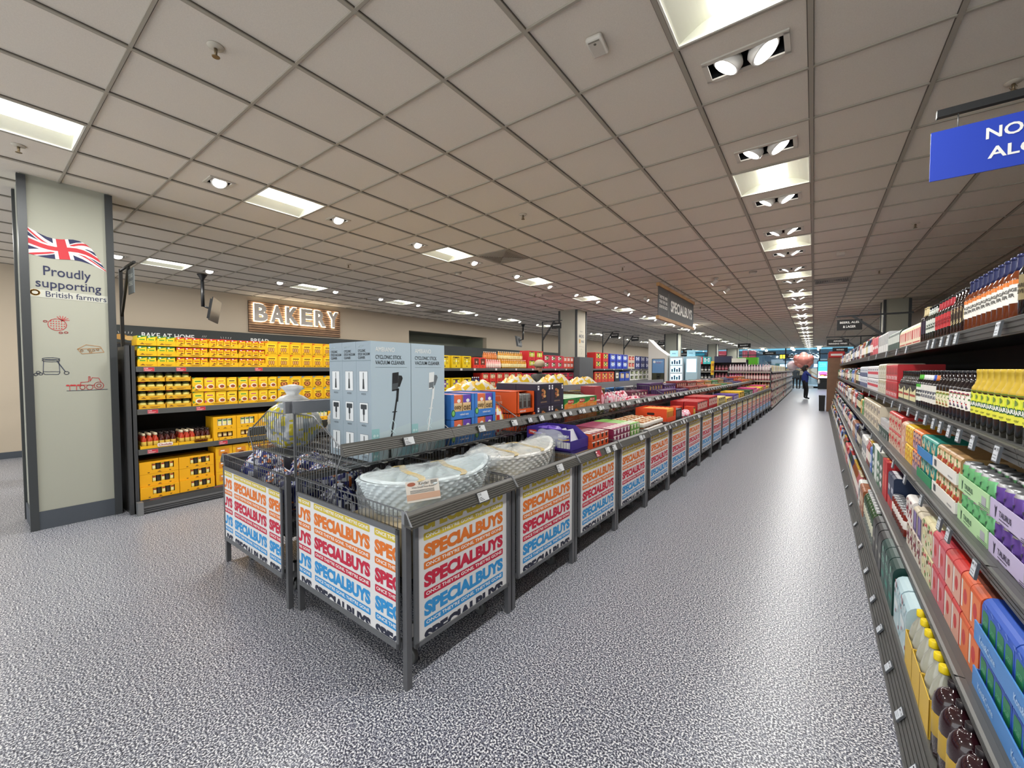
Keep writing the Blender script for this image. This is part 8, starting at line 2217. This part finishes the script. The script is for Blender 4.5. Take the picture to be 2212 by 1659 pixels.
def stand(h, lean=0.0, armR=None, armL=None, step=0.08):
    k = h / 1.7
    J = {'pelvis': (0, 0, 0.93 * k), 'waist': (lean * 0.3, 0, 1.08 * k), 'chest': (lean * 0.7, 0, 1.30 * k), 'neck': (lean, 0, 1.44 * k), 'jaw': (lean + 0.02, 0, 1.53 * k), 'head': (lean + 0.015, 0, 1.61 * k),
         'hipL': (0, 0.10, 0.90 * k), 'kneeL': (0.02, 0.10, 0.48 * k), 'ankL': (-0.01, 0.11, 0.08), 'toeL': (0.13, 0.12, 0.035),
         'hipR': (0, -0.10, 0.90 * k), 'kneeR': (0.03 + step, -0.10, 0.48 * k), 'ankR': (step, -0.11, 0.08), 'toeR': (step + 0.13, -0.12, 0.035),
         'shL': (lean, 0.18, 1.38 * k), 'shR': (lean, -0.18, 1.38 * k)}
    aL = armL or [(lean, 0.24, 1.10 * k), (lean + 0.08, 0.22, 0.87 * k), (lean + 0.11, 0.21, 0.79 * k)]
    aR = armR or [(lean, -0.24, 1.10 * k), (lean + 0.08, -0.22, 0.87 * k), (lean + 0.11, -0.21, 0.79 * k)]
    for s_, a in (('L', aL), ('R', aR)):
        J['elb' + s_], J['wri' + s_], J['pal' + s_] = a
    E_ = [('pelvis', 'waist'), ('waist', 'chest'), ('chest', 'neck'), ('neck', 'jaw'), ('jaw', 'head')]
    for s_ in 'LR':
        E_ += [('pelvis', 'hip' + s_), ('hip' + s_, 'knee' + s_), ('knee' + s_, 'ank' + s_), ('ank' + s_, 'toe' + s_), ('chest', 'sh' + s_), ('sh' + s_, 'elb' + s_), ('elb' + s_, 'wri' + s_), ('wri' + s_, 'pal' + s_)]
        p = Vector(J['pal' + s_]); w_ = Vector(J['wri' + s_]); d = (p - w_).normalized(); sd = d.cross(Vector((0, 0, 1))); sd = (sd if sd.length > 0.1 else Vector((0, 1, 0))).normalized()
        for i in range(4):
            off = sd * (i - 1.5) * 0.021; ln = (0.035, 0.042, 0.040, 0.030)[i]
            J['f%d%s' % (i, s_)] = tuple(p + d * 0.03 + off); J['g%d%s' % (i, s_)] = tuple(p + d * (0.03 + ln) + off + Vector((0, 0, -0.012)))
            E_ += [('pal' + s_, 'f%d%s' % (i, s_)), ('f%d%s' % (i, s_), 'g%d%s' % (i, s_))]
        J['th' + s_] = tuple(p + d * 0.02 - sd * 0.05); E_.append(('pal' + s_, 'th' + s_))
    Rr = {}
    for k_ in J:
        r = {'pel': (.14, .17), 'wai': (.125, .155), 'che': (.12, .17), 'nec': (.055, .055), 'jaw': (.075, .07), 'hea': (.095, .085), 'hip': (.095, .095), 'kne': (.062, .062), 'ank': (.045, .045), 'toe': (.04, .04), 'shL': (.07, .07), 'shR': (.07, .07), 'elb': (.045, .045), 'wri': (.03, .03), 'pal': (.03, .035)}.get(k_[:3], (.0095, .0095))
        Rr[k_] = r
    return J, Rr, E_
def face_parts(h, lean):
    k = h / 1.7; z = 1.59 * k; out = []
    for s_ in (-1, 1):
        b = MB(); b.lathe([(0.002, -0.007), (0.009, 0), (0.002, 0.007)], M('#2a201c', 0.3), (lean + 0.100, s_ * 0.032, z), n=8); out.append(('eye', b))
        b = MB(); b.lathe([(0.006, -0.025), (0.012, 0), (0.006, 0.022)], M('#b98a74', 0.6), (lean + 0.01, s_ * 0.088, z - 0.01), n=8); out.append(('ear', b))
    b = MB(); b.lathe([(0.013, -0.02), (0.010, 0), (0.004, 0.022)], M('#b98a74', 0.6), (lean + 0.108, 0, z - 0.02), n=8); out.append(('nose', b))
    b = MB(); b.box(lean + 0.088, lean + 0.1, -0.022, 0.022, z - 0.064, z - 0.054, M('#8a4a44', 0.5)); out.append(('mouth', b))
    return out
def hair_mb(h, lean, col, long_=False, cap=False):
    k = h / 1.7; b = MB(); z = 1.63 * k
    b.lathe([(0.106, -0.04), (0.112, 0.0), (0.104, 0.05), (0.075, 0.09), (0.03, 0.108)], M(col, 0.7), (lean - 0.005, 0, z), n=16)
    if long_: b.lathe([(0.05, -0.26), (0.10, -0.18), (0.11, -0.04), (0.09, 0.02)], M(col, 0.7), (lean - 0.055, 0, z), n=12)
    if cap: b.prism([(lean + 0.06, z + 0.0), (lean + 0.19, z - 0.012), (lean + 0.19, z - 0.002), (lean + 0.06, z + 0.02)], -0.07, 0.07, M(col, 0.7))
    return b
SK = '#b98a74'
# woman in blue top with outstretched arm holding something white
J, Rr, E_ = stand(1.70, 0.03, armR=[(0.20, -0.22, 1.22), (0.42, -0.20, 1.08), (0.50, -0.19, 1.05)], armL=[(0.20, 0.22, 1.20), (0.40, 0.20, 1.06), (0.48, 0.19, 1.03)])
w_ = person('person with long dark hair in a blue top and dark trousers reaching out an arm', (-0.35, 25.4, 0), 0.0, J, Rr, E_, lambda c: '#18181c' if c[2] < 0.9 else (SK if (c[2] > 1.47 or c[0] > 0.26) else '#1f2f78'), [('hair', hair_mb(1.7, 0.03, '#17120f', True))] + face_parts(1.7, 0.03), wide=1.3)
b = MB(); b.lathe([(0.02, -0.24), (0.05, -0.18), (0.045, -0.08), (0.012, -0.005)], M('#e6e6e4', 0.5), (0.56, -0.19, 1.03), n=10)
o = one('white_bottle', b, 'white bottle held out by the person in the blue top', 'bottle'); o.location = (-0.35, 25.4, 0)
J, Rr, E_ = stand(1.72, 0.0); person('person in a grey coat with short hair facing away near the glass front', (-1.15, 38.2, 0), R(80), J, Rr, E_, lambda c: '#1b1d22' if c[2] < 0.85 else (SK if c[2] > 1.47 else '#3a434c'), [('hair', hair_mb(1.72, 0, '#6a625a'))] + face_parts(1.72, 0))
J, Rr, E_ = stand(1.66, 0.0); person('person in dark clothes with a pale scarf near the glass front', (-0.72, 38.4, 0), R(-110), J, Rr, E_, lambda c: '#1b1b20' if c[2] < 0.95 else (SK if c[2] > 1.45 else ('#b8b09a' if c[2] > 1.15 and abs(c[1]) < 0.12 else '#2b2d33')), [('hair', hair_mb(1.66, 0, '#2a211c'))] + face_parts(1.66, 0))
J, Rr, E_ = stand(1.66, 0.0); person('person in a mottled cap in the aisle beyond the yellow bags', (-4.55, 7.1, 0), R(170), J, Rr, E_, lambda c: '#2a2c34' if c[2] < 0.9 else (SK if c[2] > 1.45 else '#4a4844'), [('cap', hair_mb(1.66, 0, '#a8977c', cap=True))] + face_parts(1.66, 0))
J, Rr, E_ = stand(1.72, 0.0, armR=[(-0.10, -0.26, 1.10), (0.02, -0.20, 0.95), (0.08, -0.16, 0.92)]); person('person in a black jacket mostly hidden behind the near column', (-8.55, 0.93, 0), R(150), J, Rr, E_, lambda c: '#202024' if c[2] < 0.9 else (SK if c[2] > 1.47 else '#121214'), [('hair', hair_mb(1.72, 0, '#2a211c'))] + face_parts(1.72, 0))
